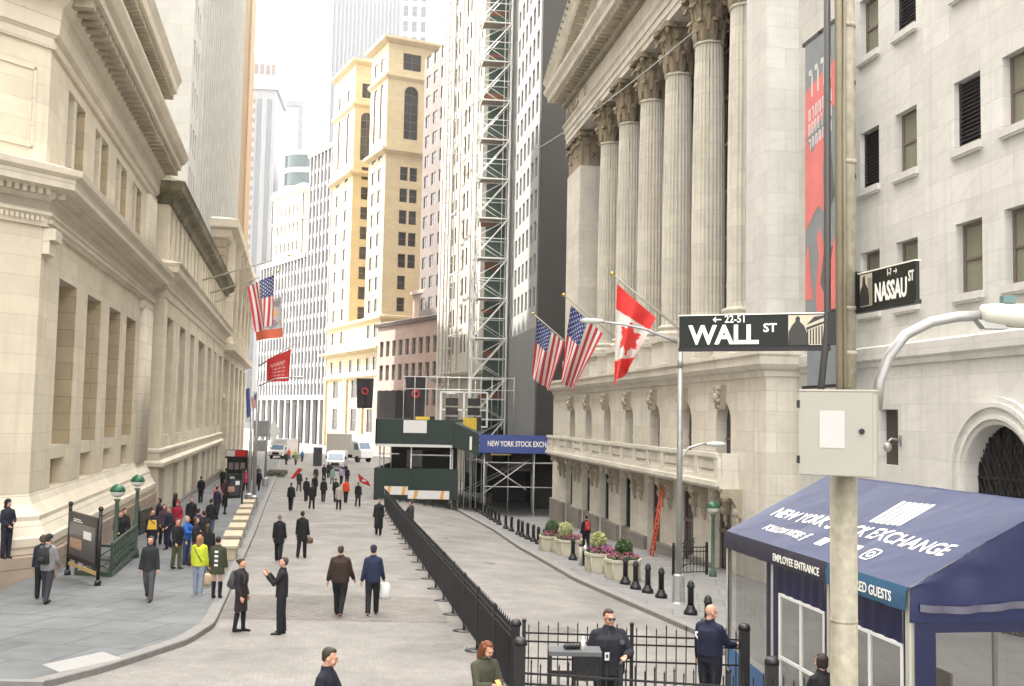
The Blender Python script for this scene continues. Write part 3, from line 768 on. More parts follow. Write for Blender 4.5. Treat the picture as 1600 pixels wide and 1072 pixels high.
# pediment: tympanum, raking cornices, sculpture
mid = (E0+E1)/2; ap = 27.9+(E1-mid+1.5)*.325
mb = MB(); mb.prism([(E0-.5, 27.9), (E1+.5, 27.9), (mid, ap-.4)], 'y', -6, -.6)
mb.build('tympanum', m_marble, ny)
mb = MB()
for sgn, xe in ((1, E1+1.5), (-1, E0-1.5)):
    def rk(x, z): return [(x, -6, z), (x, .35, z), (x, .4, z+.3), (x, 1.2, z+.5), (x, 1.3, z+.85), (x, 1.6, z+1.2), (x, -6, z+1.3)]
    mb.loft([rk(xe, 27.2), rk(mid, ap-.3)])
mb.build('raking_cornice', m_marble, ny)
mb = MB()
for k in range(30):
    x = mid+(E1-mid-.6)*k/29; z = ap-.35-(x-mid)*.325*.99
    if k < 29: mb.box(x, x+.3, .3, 1.05, z-.1, z+.35)
mb.build('modillions', m_marble2, ny)
mb = MB(); random.seed(9)
for fx, sc in ((3.5, .6), (6.0, 1.0), (8.2, 1.25), (11, 1.6), (14, 1.9), (17, 2.2)):
    x = E1+1.0-fx; z = 28.0; hgt = min(fx*.325*.9, 3.6)
    mb.tube([(x+1.2*sc, -.1, z+.25), (x+.5*sc, .1, z+.35), (x, .05, z+hgt*.45), (x-.25*sc, -.0, z+hgt*.75)], [.12*sc, .2*sc, .3*sc, .18*sc], 8)
    mb.ball((x-.2*sc, .0, z+hgt*.92), .2*sc, 8, 6)
    mb.tube([(x-.2*sc, .0, z+hgt*.7), (x-.7*sc, .2, z+hgt*.5), (x-.9*sc, .25, z+hgt*.75)], [.12*sc, .1*sc, .07*sc], 8)
    mb.tube([(x+.1*sc, .2, z+hgt*.4), (x-.6*sc, .3, z+.4), (x-.7*sc, .3, z)], [.2*sc, .16*sc, .1*sc], 8)
    for k in range(8): mb.ball((x+random.uniform(-1, 1)*sc, -.2, z+.15+random.random()*.5*hgt), (.22*sc, .15, .2*sc), 6, 5)
mb.build('sculpture', m_white, ny)
mb = MB()
for k in range(26):
    x = E1+1.2-k*.62; z = 28.35+k*.62*.325
    mb.ball((x, 1.5, z+.28), (.14, .1, .2), 6, 5); mb.ball((x, 1.5, z+.5), .07, 6, 4)
mb.build('roof_crest', plain('verdigris', (.10, .16, .12), .7), ny)
mb = MB(); mb.box(.01, S1, -22, -3.21, -3.6, 27); mb.build('rear_block', m_marble, ny)

# ============================================================ CORNER OFFICE (far right)
F2 = Front(16.47, -.1593, 37.5, 1); s2 = F2.s
co = thing('office_building', 'white veined marble office block with brown sash windows and arched gateway at the right edge', 'building', F2.loc, F2.rot)
cols = [32.55, 30.4, 27.35, 25.25, 22.1, 20.0, 17, 15]
rows = [(7.9, 9.83), (11.87, 13.75), (16.2, 18.15), (20.3, 22.2)]
hs = [(s2(c)-.6, s2(c)+.6, a, b) for c in cols for a, b in rows]
ac = 26.2; ar = 1.42
hs += [(s2(ac)-ar, s2(ac)+ar, -1.6, 4.42), (s2(31.97), s2(30.95), 3.15, 4.82)]
hs[-1] = (s2(30.95), s2(31.97), 3.15, 4.82)
mb = MB(); wall(mb, 1, s2(-2), s2(37.9), -1.8, 26, hs, .42); arch_fill(mb, 1, s2(ac)-ar, s2(ac)+ar, 4.42, .42, n=20)
mb.face([(s2(37.9), 0, 6.0), (s2(37.9), -12, 6), (s2(37.9), -12, 26), (s2(37.9), 0, 26)]); mb.face([(s2(-2), 0, 26), (s2(37.9), 0, 26), (s2(37.9), -16, 26), (s2(-2), -16, 26)])
mb.build('wall', m_white, co)
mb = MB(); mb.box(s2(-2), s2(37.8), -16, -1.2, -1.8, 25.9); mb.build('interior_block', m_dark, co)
mb = MB(); sweep(mb, [(s2(-2), 0), (s2(37.45), 0)], [(0, 6.12), (.08, 6.14), (.1, 6.28), (.2, 6.36), (.22, 6.72), (0, 6.8)], 1); mb.build('string_course', m_white, co)
mb = MB(); n = 28; sp = 4.42-ar
for j, (ra, rb, o) in enumerate([(2.12, 1.98, .10), (1.98, 1.86, .16), (1.86, 1.66, .09), (1.66, 1.56, .13), (1.56, 1.43, .05)]):
    rg = []
    for k in range(n+1):
        a = math.pi*k/n; ca, sa = math.cos(a), math.sin(a)
        rg.append([(s2(ac)+r_*ca, y_, sp+r_*sa) for r_, y_ in ((rb, -.01), (rb, o), (ra, o), (ra, -.01))])
    mb.loft([[(s2(ac)+r_, y_, -1.7) for r_, y_ in ((rb, -.01), (rb, o), (ra, o), (ra, -.01))]]+rg+[[(s2(ac)-r_, y_, -1.7) for r_, y_ in ((rb, -.01), (rb, o), (ra, o), (ra, -.01))]])
mb.build('arch_moulding', m_white, co)
mb = MB()
for k in range(-16, 17):
    x = s2(ac)+k*.22
    for sg in (-1, 1): mb.tube([(x, -.36, -1.6), (x+sg*3.4, -.36, 4.6)], .018, 5)
mb2 = bmesh.ops.bisect_plane(mb.bm, geom=mb.bm.verts[:]+mb.bm.edges[:]+mb.bm.faces[:], plane_co=(s2(ac)-1.41, 0, 0), plane_no=(-1, 0, 0), clear_outer=True)
bmesh.ops.bisect_plane(mb.bm, geom=mb.bm.verts[:]+mb.bm.edges[:]+mb.bm.faces[:], plane_co=(s2(ac)+1.41, 0, 0), plane_no=(1, 0, 0), clear_outer=True)
for k in range(-3, 4):
    x = s2(ac)+k*.45; zt = sp+math.sqrt(max(.01, ar*ar-(k*.45)**2)); mb.box(x-.025, x+.025, -.39, -.34, -1.6, zt)
for z in (-.2, 1.4, 3.0): mb.box(s2(ac)-1.4, s2(ac)+1.4, -.4, -.33, z, z+.07)
for k in range(24):      # trim the lattice to the round head
    t_ = math.pi*(k+.5)/24
    bmesh.ops.bisect_plane(mb.bm, geom=mb.bm.verts[:]+mb.bm.edges[:]+mb.bm.faces[:], plane_co=(s2(ac)+(ar-.02)*math.cos(t_), 0, sp+(ar-.02)*math.sin(t_)), plane_no=(math.cos(t_), 0, math.sin(t_)), clear_outer=True)
mb.build('iron_gate', m_iron, co)
mb = MB(); mb.box(s2(ac)-1.6, s2(ac)+1.6, -.6, -.43, -1.7, 4.6); mb.build('door', m_dark, co)  # dark block stands in for the shaded interior behind the gate
sash = window_mesh(1.2, 1.92, m_bronze, m_blind, 1, (0, 1), .09)
q = MB()
q.box(-.6, .6, -.08, -.02, 0, 1.95, 1)
for k in range(17): z = .05+k*.112; q.prism([(0, z), (.08, z-.045), (.085, z-.02), (.005, z+.03)], 'x', -.58, .58)
q.box(-.6, -.55, 0, .1, 0, 1.93); q.box(.55, .6, 0, .1, 0, 1.93)
louv = q.mesh('louvre_window', [m_louver, m_dark])
sill = MB(); sill.box(-.68, .68, -.3, .12, -.2, -.0); sill.box(-.62, .62, -.1, .09, -.26, -.2); sill = sill.mesh('sill', m_white)
for ci, c in enumerate(cols):
    for ri, (a, b) in enumerate(rows):
        lv = (ri == 1 and ci in (0, 2)) or (ri == 2 and ci in (1,))
        o = obj('louvre_window' if lv else 'window', louv if lv else sash, co, (s2(c), -.28 if not lv else -.25, a))
        obj('sill', sill, o, (0, .28 if not lv else .25, 0))
mb = MB(); mb.box(s2(30.95)+.002, s2(31.97)-.002, -.3, -.2, 3.15, 4.82); mb.build('vent_panel', plain('dark_brown_panel', (.05, .04, .036), .5), co)
q = thing('security_camera', 'silver dome camera on a short bracket beside the dark wall panel', 'security camera', F2.w(s2(30.8), 0, 3.75), F2.rot)
mb = MB(); mb.tube([(0, 0, .15), (0, .3, .2), (0, .42, .1)], .035, 8); mb.box(-.06, .06, 0, .03, 0, .3); mb.build('bracket', m_steel, q)
mb = MB(); mb.ball((0, .42, -.05), (.12, .12, .15), 14, 10); mb.build('dome', m_steel, q)

m_cover = plain('cast_iron_cover', (.10, .095, .09), .6, var=.3, scale=30, bump=.4)
for k, (u, v, r_) in enumerate(((640, 905, .32), (700, 1010, .36), (455, 930, .3), (880, 985, .34), (560, 820, .3), (760, 880, .3), (690, 840, .28))):
    p = G(u, v); t = thing('manhole_cover', ['round iron cover right of the pair of walking men', 'round iron cover at the foot of the nearest barrier panels', 'round iron cover left of the pair of walking men', 'round iron cover in the road behind the cross fence', 'round iron cover far down the middle of the street', 'round iron cover between barrier and planters', 'small round iron cover beyond the barrier'][k], 'manhole cover', (p.x, p.y, p.z+.006))
    mb = MB(); mb.lathe([(r_, 0), (r_, .004), (r_*.9, .006)], n=24); mb.build('cover', m_cover, t); mb = MB(); mb.lathe([(r_*1.18, -.004), (r_*1.18, .003), (r_*1.02, .003)], n=24); mb.build('ring', m_concrete, t)
# ============================================================ BUILDINGS FURTHER DOWN THE STREET
def bldg(name, label, a, b, Y0, side=1, cat='building'):
    F = Front(a, b, Y0, side); return F, thing(name, label, cat, F.loc, F.rot)
# --- dark flank and pale front behind the exchange
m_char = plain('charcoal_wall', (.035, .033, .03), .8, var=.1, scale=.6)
m_pale = stone('pale_panels', (.27, .275, .27), 1.4, 3.4, .02, .08, stain_amt=.1)  # grey darkened in place of the cast shadow missing from the slab
m_ribbed = plain('ribbed_grey_panel', (.22, .22, .215), .6, var=.08)
F5, r5 = bldg('office_building', 'pale office slab with blank charcoal side wall rising beyond the temple front', 16.1, -.159, 86, 1)
s5 = F5.s
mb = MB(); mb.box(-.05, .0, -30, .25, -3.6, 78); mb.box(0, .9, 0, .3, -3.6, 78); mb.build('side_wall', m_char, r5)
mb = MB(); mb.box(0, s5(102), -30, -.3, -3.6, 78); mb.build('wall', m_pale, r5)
mb = MB(); cells = []
for z in frange(14, 74, 2.9):
    for k in range(7): cells.append((1.8+k*2.05, z))
wall(mb, 1, .9, s5(102), 12, 78, [(x-.55, x+.55, z, z+1.7) for x, z in cells], .14); mb.build('wall', m_pale, r5)
put_windows(r5, cells, window_mesh(1.1, 1.7, m_steel, m_glassd, 1, (0, 0), .05), -.12)
mb = MB()
for k, (x0, x1) in enumerate(((.9, 5.4), (6.0, 10.5), (11.1, 16))):
    mb.box(x0, x1, -.3, .12, .5, 12)
    for j in range(9): xx = x0+.1+j*(x1-x0-.2)/8; mb.box(xx-.05, xx+.05, .12, .2, .5, 12)
mb.build('ribbed_panel', m_ribbed, r5)
mb = MB(); mb.box(0, 16, -.3, 3.2, -.1, .15)
for k in range(6): mb.prism([(-.2, .1), (3.1, .1), (-.2, 1.6)], 'x', .5+k*3, .75+k*3)
mb.build('canopy', m_greystone, r5)
mb = MB(); mb.box(.4, 15.5, -.2, .05, -3.5, -.1); mb.build('shopfront', m_glassd, r5)
# --- building inside the scaffold
m_net = plain('green_netting', (.07, .105, .09), .8, var=.4, scale=2)
F6, r6 = bldg('building_under_repair', 'pale stone building half hidden by the scaffold tower', 16.0, -.159, 102.2, 1)
s6 = F6.s
mb = MB(); mb.box(0, s6(117), -25, 0, -3.6, 76)
for x in frange(4, 14, 2): mb.box(x, x+.7, 0, .3, -3, 76)
mb.build('wall', m_pale, r6)
mb = MB(); mb.box(2.4, 2.5, .1, 2.3, 1, 76); mb.build('netting', m_net, r6)
mb = MB()
random.seed(2)
for i in range(17):
    z = 1.5+i*4.4; mb.box(2.25, 2.35, .3+random.random()*1.2, 2.0+random.random()*.9, z, z+random.uniform(.3, .9))
mb.build('orange_panel', plain('orange_tarpaulin', (.20, .085, .045), .7, var=.3), r6)
# scaffold tower
m_scaf = plain('scaffold_tube', (.62, .62, .60), .4, .2)
sc = thing('scaffold_tower', 'tall silver scaffold tower with zigzag braces against green netting and orange panels', 'scaffold', F6.loc, F6.rot)
mb = MB(); x0, x1, ya, yb = .2, 2.1, .3, 3.7
for x in (x0, x1):
    for y in (ya, yb): mb.tube([(x, y, -1.2), (x, y, 76)], .085, 6, smooth=False)
mb.tube([(x0, ya+.7, 0), (x0, ya+.7, 76)], .04, 5); mb.tube([(x1, yb-.4, 0), (x1, yb-.4, 76)], .05, 5)
mb.build('standard', m_scaf, sc)
mb = MB(); mbb = MB(); md = MB()
for i, z in enumerate(frange(0, 76, 2.0)):
    for x in (x0, x1): mb.tube([(x, ya, z), (x, yb, z)], .055 if i % 2 else .09, 5, smooth=False)
    for y in (ya, yb): mb.tube([(x0, y, z), (x1, y, z)], .05, 5, smooth=False)
    if i % 2 == 0 and z < 74:
        mbb.tube([(x0, yb, z), (x0, ya, z+4)], .075, 5, smooth=False); mbb.tube([(x1, yb, z), (x1, ya, z+4)], .045, 5, smooth=False); mbb.tube([(x0, ya, z), (x0, yb, z+2)], .03, 4); mbb.tube([(x0, yb, z+2), (x0, ya, z+4)], .03, 4); mbb.tube([(x1, ya, z), (x1, yb, z+2)], .04, 4); mbb.tube([(x0, yb, z), (x1, yb, z+4)], .05, 5)
        md.box(x0, x1, ya+.2, yb-.6, z+.03, z+.07)
mb.build('ledger', m_scaf, sc); mbb.build('bracing', m_scaf, sc); md.build('deck', plain('scaffold_plank', (.22, .18, .14), .8), sc)
mb = MB()       # side struts
for z in frange(0, 72, 4):
    mb.tube([(x1, yb, z+4), (x1+3.5, 2.6, z)], .05, 5); mb.tube([(x1+3.5, 2.6, z), (x1+3.5, 2.6, z+4)], .06, 5); mb.tube([(x1, yb, z+2), (x1+3.5, 2.6, z+2.2)], .04, 5)
mb.build('outrigger', m_scaf, sc)
# --- cream pilastered tower with the hoist
m_creamst = stone('cream_stone', (.44, .41, .36), 2.4, 1.1, .006, .1, stain_amt=.14)
F7, r7 = bldg('office_tower', 'cream tower with shallow pilasters and narrow paired windows behind the hoist mast', 31.8, -.3, 117, 1, 'tower')
s7 = F7.s; L7 = s7(140)
cells = [(3.2+dx, z) for z in frange(12, 72, 3.6) for dx in (0, 1.3, 5.4, 7.2, 11.4, 13.2)]
mb = MB(); wall(mb, 1, 0, L7, -3.6, 76, [(x-.42, x+.42, z, z+2.2) for x, z in cells], .16)
mb.face([(0, 0, -3.6), (0, -25, -3.6), (0, -25, 76), (0, 0, 76)])
for k in range(9):
    x = 6.4+k*2.0
    if k in (0, 3) or (k > 4 and x < L7-.3): mb.box(x, x+.9, 0, .14, 10, 76)
mb.box(0, 1.4, 0, .5, 9, 76)
mb.build('wall', m_creamst, r7)
put_windows(r7, cells, window_mesh(.84, 2.2, m_bronze, m_glassd, 1, (0, 1), .05), -.13)
mb = MB()
for z0, o in ((8.6, .9), (2.2, .6)): sweep(mb, [(-.01, -6), (-.01, 0), (L7, 0)], [(0, z0), (.2, z0+.1), (o, z0+.5), (o+.1, z0+.9), (0, z0+1.1)], 1)
mb.build('ledge', m_creamst, r7)
hm = thing('hoist_mast', 'slim dark lattice hoist mast climbing the cream tower', 'hoist', F7.w(s7(128), 1.5, -1), F7.rot)
mb = MB()
for x in (-.75, .75):
    for y in (-.35, .35): mb.tube([(x, y, 0), (x, y, 76)], .065, 4, smooth=False)
mb.build('mast', m_steel, hm)
mb = MB()
for i, z in enumerate(frange(0, 75.5, 1.5)):
    for y in (-.35, .35): mb.tube([(-.75, y, z), (.75, y, z)], .07, 4, smooth=False)
    if i % 2 == 0: mb.tube([(-.75, .35, z), (.75, .35, z+1.5)], .045, 4)
mb.build('rung', m_steel, hm)
mb = MB()
for z in (8, 15, 22.5, 30, 38, 46): mb.tube([(-.75, 0, z), (-5.5, .2, z-.15)], .1, 5); mb.tube([(0, -.35, z), (0, -1.5, z)], .06, 5)
mb.build('tie_bar', m_scaf, hm)
# --- grey pink office behind
m_mauve = stone('mauve_stone', (.16, .138, .13), 3, 1.5, .006, .1, stain_amt=.1)  # tone darkened to stand in for shade on a front the sun reaches
F8, r8 = bldg('office_building', 'greyish pink office block with three columns of plain dark windows', 72.2, -.5, 164, 1)
s8 = F8.s; L8 = s8(176.5)
cells = [(L8-1.9-k*3.3, z) for z in frange(22, 64, 3.45) for k in range(4) if L8-1.9-k*3.3 > 1]
mb = MB(); wall(mb, 1, 0, L8, -3.6, 66, [(x-.95, x+.95, z, z+2.0) for x, z in cells], .18)
mb.face([(L8, 0, -3), (L8, -30, -3), (L8, -30, 66), (L8, 0, 66)]); mb.face([(0, 0, -3), (0, -30, -3), (0, -30, 80), (0, 0, 80)])
mb.box(0, L8-9.5, -30, 0, 66, 90)
mb.box(0, L8, -30, -.6, 66, 66.2)
mb.build('wall', m_mauve, r8)
put_windows(r8, cells, window_mesh(1.9, 2.0, m_bronze, m_glassd, 1, (1, 1), .08), -.15)
# --- low pink building
m_pink = stone('pink_stone', (.33, .245, .215), 2, 1, .008, .12, stain_amt=.1)
F9, r9 = bldg('building', 'low pink stone building with rows of greenish windows beside the cream twin towers', 87.2, -.6, 160, 1)
s9 = F9.s; L9 = s9(185.5)
cells = []
for z, n0 in ((14.4, 0), (10.2, 0), (5.8, 0), (1.2, 0)):
    for k in range(10): cells.append((L9-1.9-k*2.62, z))
mb = MB(); wall(mb, 1, 0, L9, -3.6, 20, [(x-.75, x+.75, z, z+2.7) for x, z in cells if x > 1], .4)
mb.face([(L9, 0, -3), (L9, -20, -3), (L9, -20, 20), (L9, 0, 20)]); mb.face([(0, 0, 20), (L9, 0, 20), (L9, -20, 20), (0, -20, 20)])
mb.box(0, L9-9, -20, -2.5, 20, 25); mb.box(0, L9-8.6, -20, -2.1, 25, 25.6)
mb.build('wall', m_pink, r9)
mb = MB(); sweep(mb, [(0, 0), (L9, 0), (L9, -8)], [(0, 19.6), (.3, 19.7), (.5, 20.3), (0, 20.5)], 1); mb.build('cornice', m_mauve, r9)
wg = glass_mat('greenish_glass', (.07, .10, .08), .15)
put_windows(r9, [c for c in cells if c[0] > 1], window_mesh(1.5, 2.7, m_greystone, wg, 1, (1, 1), .08), -.36)
mb = MB(); mb.box(L9-16, L9-8.5, 0, 3.5, -1, 8.2); mb.build('entrance_canopy', plain('dark_canopy', (.016, .012, .012), .7), r9)
# banners with red rings
m_banner = plain('black_banner_cloth', (.012, .01, .012), .7); m_red = plain('signal_red', (.55, .02, .02), .5, var=.05)
def ring_banner(label, P, w, h, rot):
    t = thing('banner', label, 'banner', P, rot, None)
    mb = MB(); n = 8
    for s_ in range(n):
        mb.face([(-w/2+w*s_/n, .06*math.sin(s_*1.3), 0), (-w/2+w*(s_+1)/n, .06*math.sin((s_+1)*1.3), 0), (-w/2*.9+w*.9*(s_+1)/n, .1*math.sin((s_+1)*1.3+1), -h), (-w/2*.9+w*.9*s_/n, .1*math.sin(s_*1.3+1), -h)])
    mb.build('cloth', m_banner, t)
    mb = MB(); mb.tube([(-w/2-.3, 0, .05), (w/2+.3, 0, .05)], .05, 6); mb.build('pole', m_iron, t)
    mb = MB(); rr = min(w, h)*.17
    mb.tube([(rr*math.cos(a), -.15, -h*.42+rr*math.sin(a)) for a in frange(0, 2*math.pi, .5)], rr*.25, 5); mb.build('emblem', m_red, t)
p = at(571, 592, 176); ring_banner('small black banner with a red ring, hanging before the cream twin towers', p, 2.9, 5.0, R(8))
p = at(650, 590, 150); ring_banner('large black banner with a red ring above the green plywood shed', p, 2.9, 5.6, R(8))
# --- cream twin towers
m_gold = stone('cream_terracotta', (.47, .395, .25), 1.6, .9, .006, .1, stain_amt=.1)
FK, rk_ = bldg('twin_tower_building', 'tall cream and gold stone building with twin fronts and arched top windows', 67.2, -.482, 189.5, 1, 'tower')
sK = FK.s; LK = sK(221.5)
k0, k1, k2, k3 = 0, sK(198.5), sK(208), LK
TOP2, TOP1 = 75, 77
def kwin(xa, xb, n): return [xa+(xb-xa)*(i+.5)/n for i in range(n)]
cells = [(x, z) for z in frange(23.3, 52, 4.1) for xs_ in (kwin(k0+1.2, k1-1.2, 2), kwin(k2+1.2, k3-1.2, 2)) for x in xs_]
cells += [(x, 18.5) for x in kwin(k0+1, k1-1, 2)+kwin(k2+1, k3-1, 2)]
cells += [(x, 12.4) for x in kwin(k0+1, k1-1, 2)+kwin(k1, k2, 2)+kwin(k2+1, k3-1, 2)]
tall = [(x, 56.0) for x in kwin(k0+1.2, k1-1.2, 2)+kwin(k2+1.2, k3-1.2, 2)]
topw = [(x, 69) for x in kwin(k0+1.2, k1-1.2, 2)+kwin(k2+1.2, k3-1.2, 2)]
big = [(x, z) for z in (7.3, .8) for x in ((k0+k1)/2, (k1+k2)/2, (k2+k3)/2)]
hK = [(x-1.15, x+1.15, z, z+2.5) for x, z in cells+topw]+[(x-1.1, x+1.1, z, z+10.5) for x, z in tall]+[(x-1.9, x+1.9, z, z+4.4) for x, z in big]
mb = MB()
wall(mb, 1, k0, k1, -3, TOP2, [h for h in hK if h[0] < k1], .2)
wall(mb, 1, k1, k2, -3, 22, [h for h in hK if k1 < h[0] < k2], .2)
wall(mb, 1, k2, k3, -3, TOP1, [h for h in hK if h[0] > k2], .2)
for x, z in tall: arch_fill(mb, 1, x-1.1, x+1.1, z+10.5, .2)
nw = [(3.7, z) for z in frange(23.3, 52, 4.1)]+[(5.6, z) for z in frange(31.5, 52, 4.1)]
T0 = mb.T
Mx = Matrix(((0, 1, 0, 0), (-1, 0, 0, 0), (0, 0, 1, 0), (0, 0, 0, 1)))      # north faces: local x -> depth
def north(x_at, y_len, z0, z1, holes):
    m = MB(); m.T = Matrix.Translation((x_at, 0, 0)) @ Matrix(((0, -1, 0, 0), (-1, 0, 0, 0), (0, 0, 1, 0), (0, 0, 0, 1)))
    wall(m, 1, 0, y_len, z0, z1, holes, .4); return m
nh = [(x-.75, x+.75, z, z+2.6) for x, z in nw if z < 52]+[(3.0, 6.6, 69, 72.2), (3.4, 6.2, 55.8, 66)]
m = north(0, 14, -3, TOP2, nh); arch_fill(m, 1, 3.4, 6.2, 66, .4); m.build('wall', m_gold, rk_)
nh2 = [(x-.75, x+.75, z, z+2.6) for x, z in [(2.6, zz) for zz in frange(23.3, 52, 4.1)]]+[(1.5, 3.7, 69, 72), (1.4, 4.0, 56, 66)]
m = north(k2, 14, 22, TOP1, nh2); arch_fill(m, 1, 1.4, 4.0, 66, .4); m.build('wall', m_gold, rk_)
mb.box(.5, k1-.1, -14, -.55, -3, TOP2-.1); mb.box(k1, k2, -30, -9, 21, 74); mb.box(k2+.5, k3, -14, -.55, -3, TOP1-.1); mb.face([(k1, 0, 22), (k2, 0, 22), (k2, -9, 22), (k1, -9, 22)])
mb.face([(k1, 0, 22), (k1, -14, 22), (k1, -14, TOP2), (k1, 0, TOP2)])
mb.build('wall', m_gold, rk_)
put_windows(rk_, cells+topw, window_mesh(2.3, 2.5, m_bronze, m_glassd, 1, (0, 1), .06), -.17)
put_windows(rk_, tall, window_mesh(2.2, 10.5, m_bronze, m_glassd, 1, (0, 5), .06), -.17)
put_windows(rk_, big, window_mesh(3.8, 4.4, m_bronze, m_glassd, 1, (3, 1), .08), -.17)
def nwin(x_at, px, z, w, h, bars):
    me = window_mesh(w, h, m_bronze, m_glassd, 1, bars, .08)
    o = obj('window', me, rk_, (x_at+.36, -px, z)); o.rotation_euler = (0, 0, R(90)); return o
for a_, b_, z0, z1 in nh[:-2]: nwin(0, (a_+b_)/2, z0, b_-a_, z1-z0, (0, 1))
for a_, b_, z0, z1 in nh[-2:]: nwin(0, (a_+b_)/2, z0, b_-a_, z1-z0, (1, 5 if z1-z0 > 5 else 1))
for a_, b_, z0, z1 in nh2[:-2]: nwin(k2, (a_+b_)/2, z0, b_-a_, z1-z0, (0, 1))
for a_, b_, z0, z1 in nh2[-2:]: nwin(k2, (a_+b_)/2, z0, b_-a_, z1-z0, (1, 5 if z1-z0 > 5 else 1))
mb = MB()
for (xa, xb, top, zs_) in ((k0, k1, TOP2, ((53.2, .9), (67.4, .5), (74.3, 1.1))), (k2, k3, TOP1, ((53.2, .9), (67.4, .5), (76.3, .9)))):
    for z, o in zs_: mb = MB(); sweep(mb, [(xa, -14), (xa, 0), (xb, 0), (xb, -6)], [(0, z-.6), (o*.4, z-.4), (o, z), (o, z+.5), (0, z+.7)], 1); mb.build('cornice', m_gold, rk_)
for z, o in ((22, .5), (16.4, 1.3), (11.4, .5)): mb = MB(); sweep(mb, [(k0, -8), (k0, 0), (k3, 0), (k3, -6)], [(0, z-.6), (o*.4, z-.4), (o, z), (o, z+.4), (0, z+.6)], 1); mb.build('cornice', m_gold, rk_)
mb = MB()
for x in (k0, k0+1, k1-1.2, k1+.3, k2-1.2, k2+.2, k3-1.2): mb.box(x, x+.9, 0, .45, -3, 11)
mb.build('pilaster', m_gold, rk_)
mb = MB(); mb.box(k2+1.8, k3-2.4, -.44, -.3, -3, .7); mb.build('door', plain('amber_door', (.55, .30, .08), .5), rk_)
# --- wide white grid building
m_wgrid = stone('white_piers', (.33, .335, .345), 3, 3, .004, .06, stain_amt=.05)
m_wglass = glass_mat('pale_glass', (.05, .06, .07), .12)
FG, rg_ = bldg('office_building', 'broad white office block of close vertical piers closing the view down the street', 110.7, -.667, 222, 1)
sG = FG.s; LG = sG(262); LS = sG(238)
mb = MB(); n = 0; x = 0; cells = []
mb.box(0, LS, -25, -.6, -3, 64); mb.box(LS, LG, -25, -.6, -3, 41)
for x in frange(0, LG, 2.0):
    t = 64 if x < LS+.5 else 41
    mb.box(x-.24, x+.24, -.6, .2, 8, t); 
    if int(round(x/2)) % 2 == 0: mb.box(x-.5, x+.5, -.6, .45, -3, 8)
for z in frange(8, 60, 3.7):
    xe = LS if z > 38 else LG
    mb.box(0, xe, -.6, -.1, z-.9, z); 
mb.box(0, LG, -.6, .5, 7.2, 8.2); mb.box(0, LS, -25, .3, 63.2, 64.4); mb.box(LS, LG, -25, .3, 40.2, 41.4)
mb.build('wall', m_wgrid, rg_)
for z in frange(8, 60, 3.7):
    for x in frange(0, (LS if z > 38 else LG)-2, 2.0): cells.append((x+1.0, z))
put_windows(rg_, cells, window_mesh(1.5, 2.8, m_steel, m_wglass, 1, (0, 1), .06), -.2)
mb = MB()
for x in frange(0, LG-4, 4.0): mb.box(x+.6, x+3.4, -.5, -.4, -3, 7.2)
mb.build('shop_window', m_glassd, rg_)
# --- cream building above it
F10, r10 = bldg('office_building', 'cream corner building with small windows seen above the white pier block', 150, -.8, 296, 1)
m_cr2 = stone('pale_cream_stone', (.52, .47, .38), 3, 2, .004, .08, stain_amt=.05)
X0 = at(470, 400, 300); F10 = Front(X0.x+.8*300, -.8, 300, 1); r10.location = F10.loc; r10.rotation_euler = (0, 0, F10.rot)
cells = [(x, z) for z in (52, 57.5, 63) for x in frange(3, 16, 2.6)]
mb = MB(); wall(mb, 1, 0, 19, 0, 71, [(x-.55, x+.55, z, z+2.8) for x, z in cells], .4); mb.box(0, 19, -12, -.45, 0, 70.9)
mb.build('wall', m_cr2, r10); put_windows(r10, cells, window_mesh(1.1, 2.8, m_bronze, m_glassd, 1, (0, 1), .07), -.36)
mb = MB(); sweep(mb, [(-.01, -10), (-.01, 0), (19, 0)], [(0, 68.5), (.9, 69.2), (1, 70.2), (0, 71.5)], 1); sweep(mb, [(-.01, -10), (-.01, 0), (19, 0)], [(0, 60.8), (.4, 61), (.4, 61.4), (0, 61.6)], 1); mb.build('cornice', m_cr2, r10)
# --- curved green glass block
gg = thing('glass_building', 'low curved green glass block with white floor bands between the far towers', 'building', at(456, 300, 400)*1, 0)
gg.location.z = 0
m_gglass = glass_mat('green_glass', (.045, .075, .075), .1)
mb = MB(); mw_ = MB()
def arcp(r, z, n=14): return [(r*math.cos(a), 22+r*math.sin(a)*.75, z) for a in frange(R(200), R(350), R(150)/n)]
for i, z in enumerate(frange(60, 104, 7)):
    a, b = arcp(8, z), arcp(8, z+5); mb.loft([a, b], cap=False, close=False)
    a, b = arcp(8.5, z+5), arcp(8.5, z+7); mw_.loft([a, b], cap=False, close=False)
mb.box(-7, 7, 22, 40, 0, 104); mb.build('glazing', m_gglass, gg); mw_.build('floor_band', m_wgrid, gg)
# --- distant towers
def tower(label, u0, u1, vtop, Y, name='skyscraper'):
    a = at(u0, vtop, Y); b = at(u1, vtop, Y); return thing(name, label, 'tower', ((a.x+b.x)/2, Y, 0), R(6)), (b.x-a.x), a.z
t, w, h = tower('white skyscraper with two dark vertical window strips, leftmost in the distance', 391, 433, 88, 420)
mb = MB(); mb.box(-w/2, w/2, 0, 30, -3, h-14); mb.box(-w/2-1, w/2+1, -1, 30, h-14, h-9); mb.box(-w/2+1.4, w/2-1.2, 1, 28, h-9, h)
for x in frange(-w/2, w/2, w/14): mb.box(x-.12, x+.12, -.3, 0, -3, h-14)
mb.build('wall', m_wgrid, t)
mb = MB()
for x0 in (-w*.08, w*.28): mb.box(x0-.9, x0+.9, -.45, -.32, 0, h-18)
mb.build('window_strip', glass_mat('grey_glass', (.11, .12, .13), .15), t)
mb = MB()
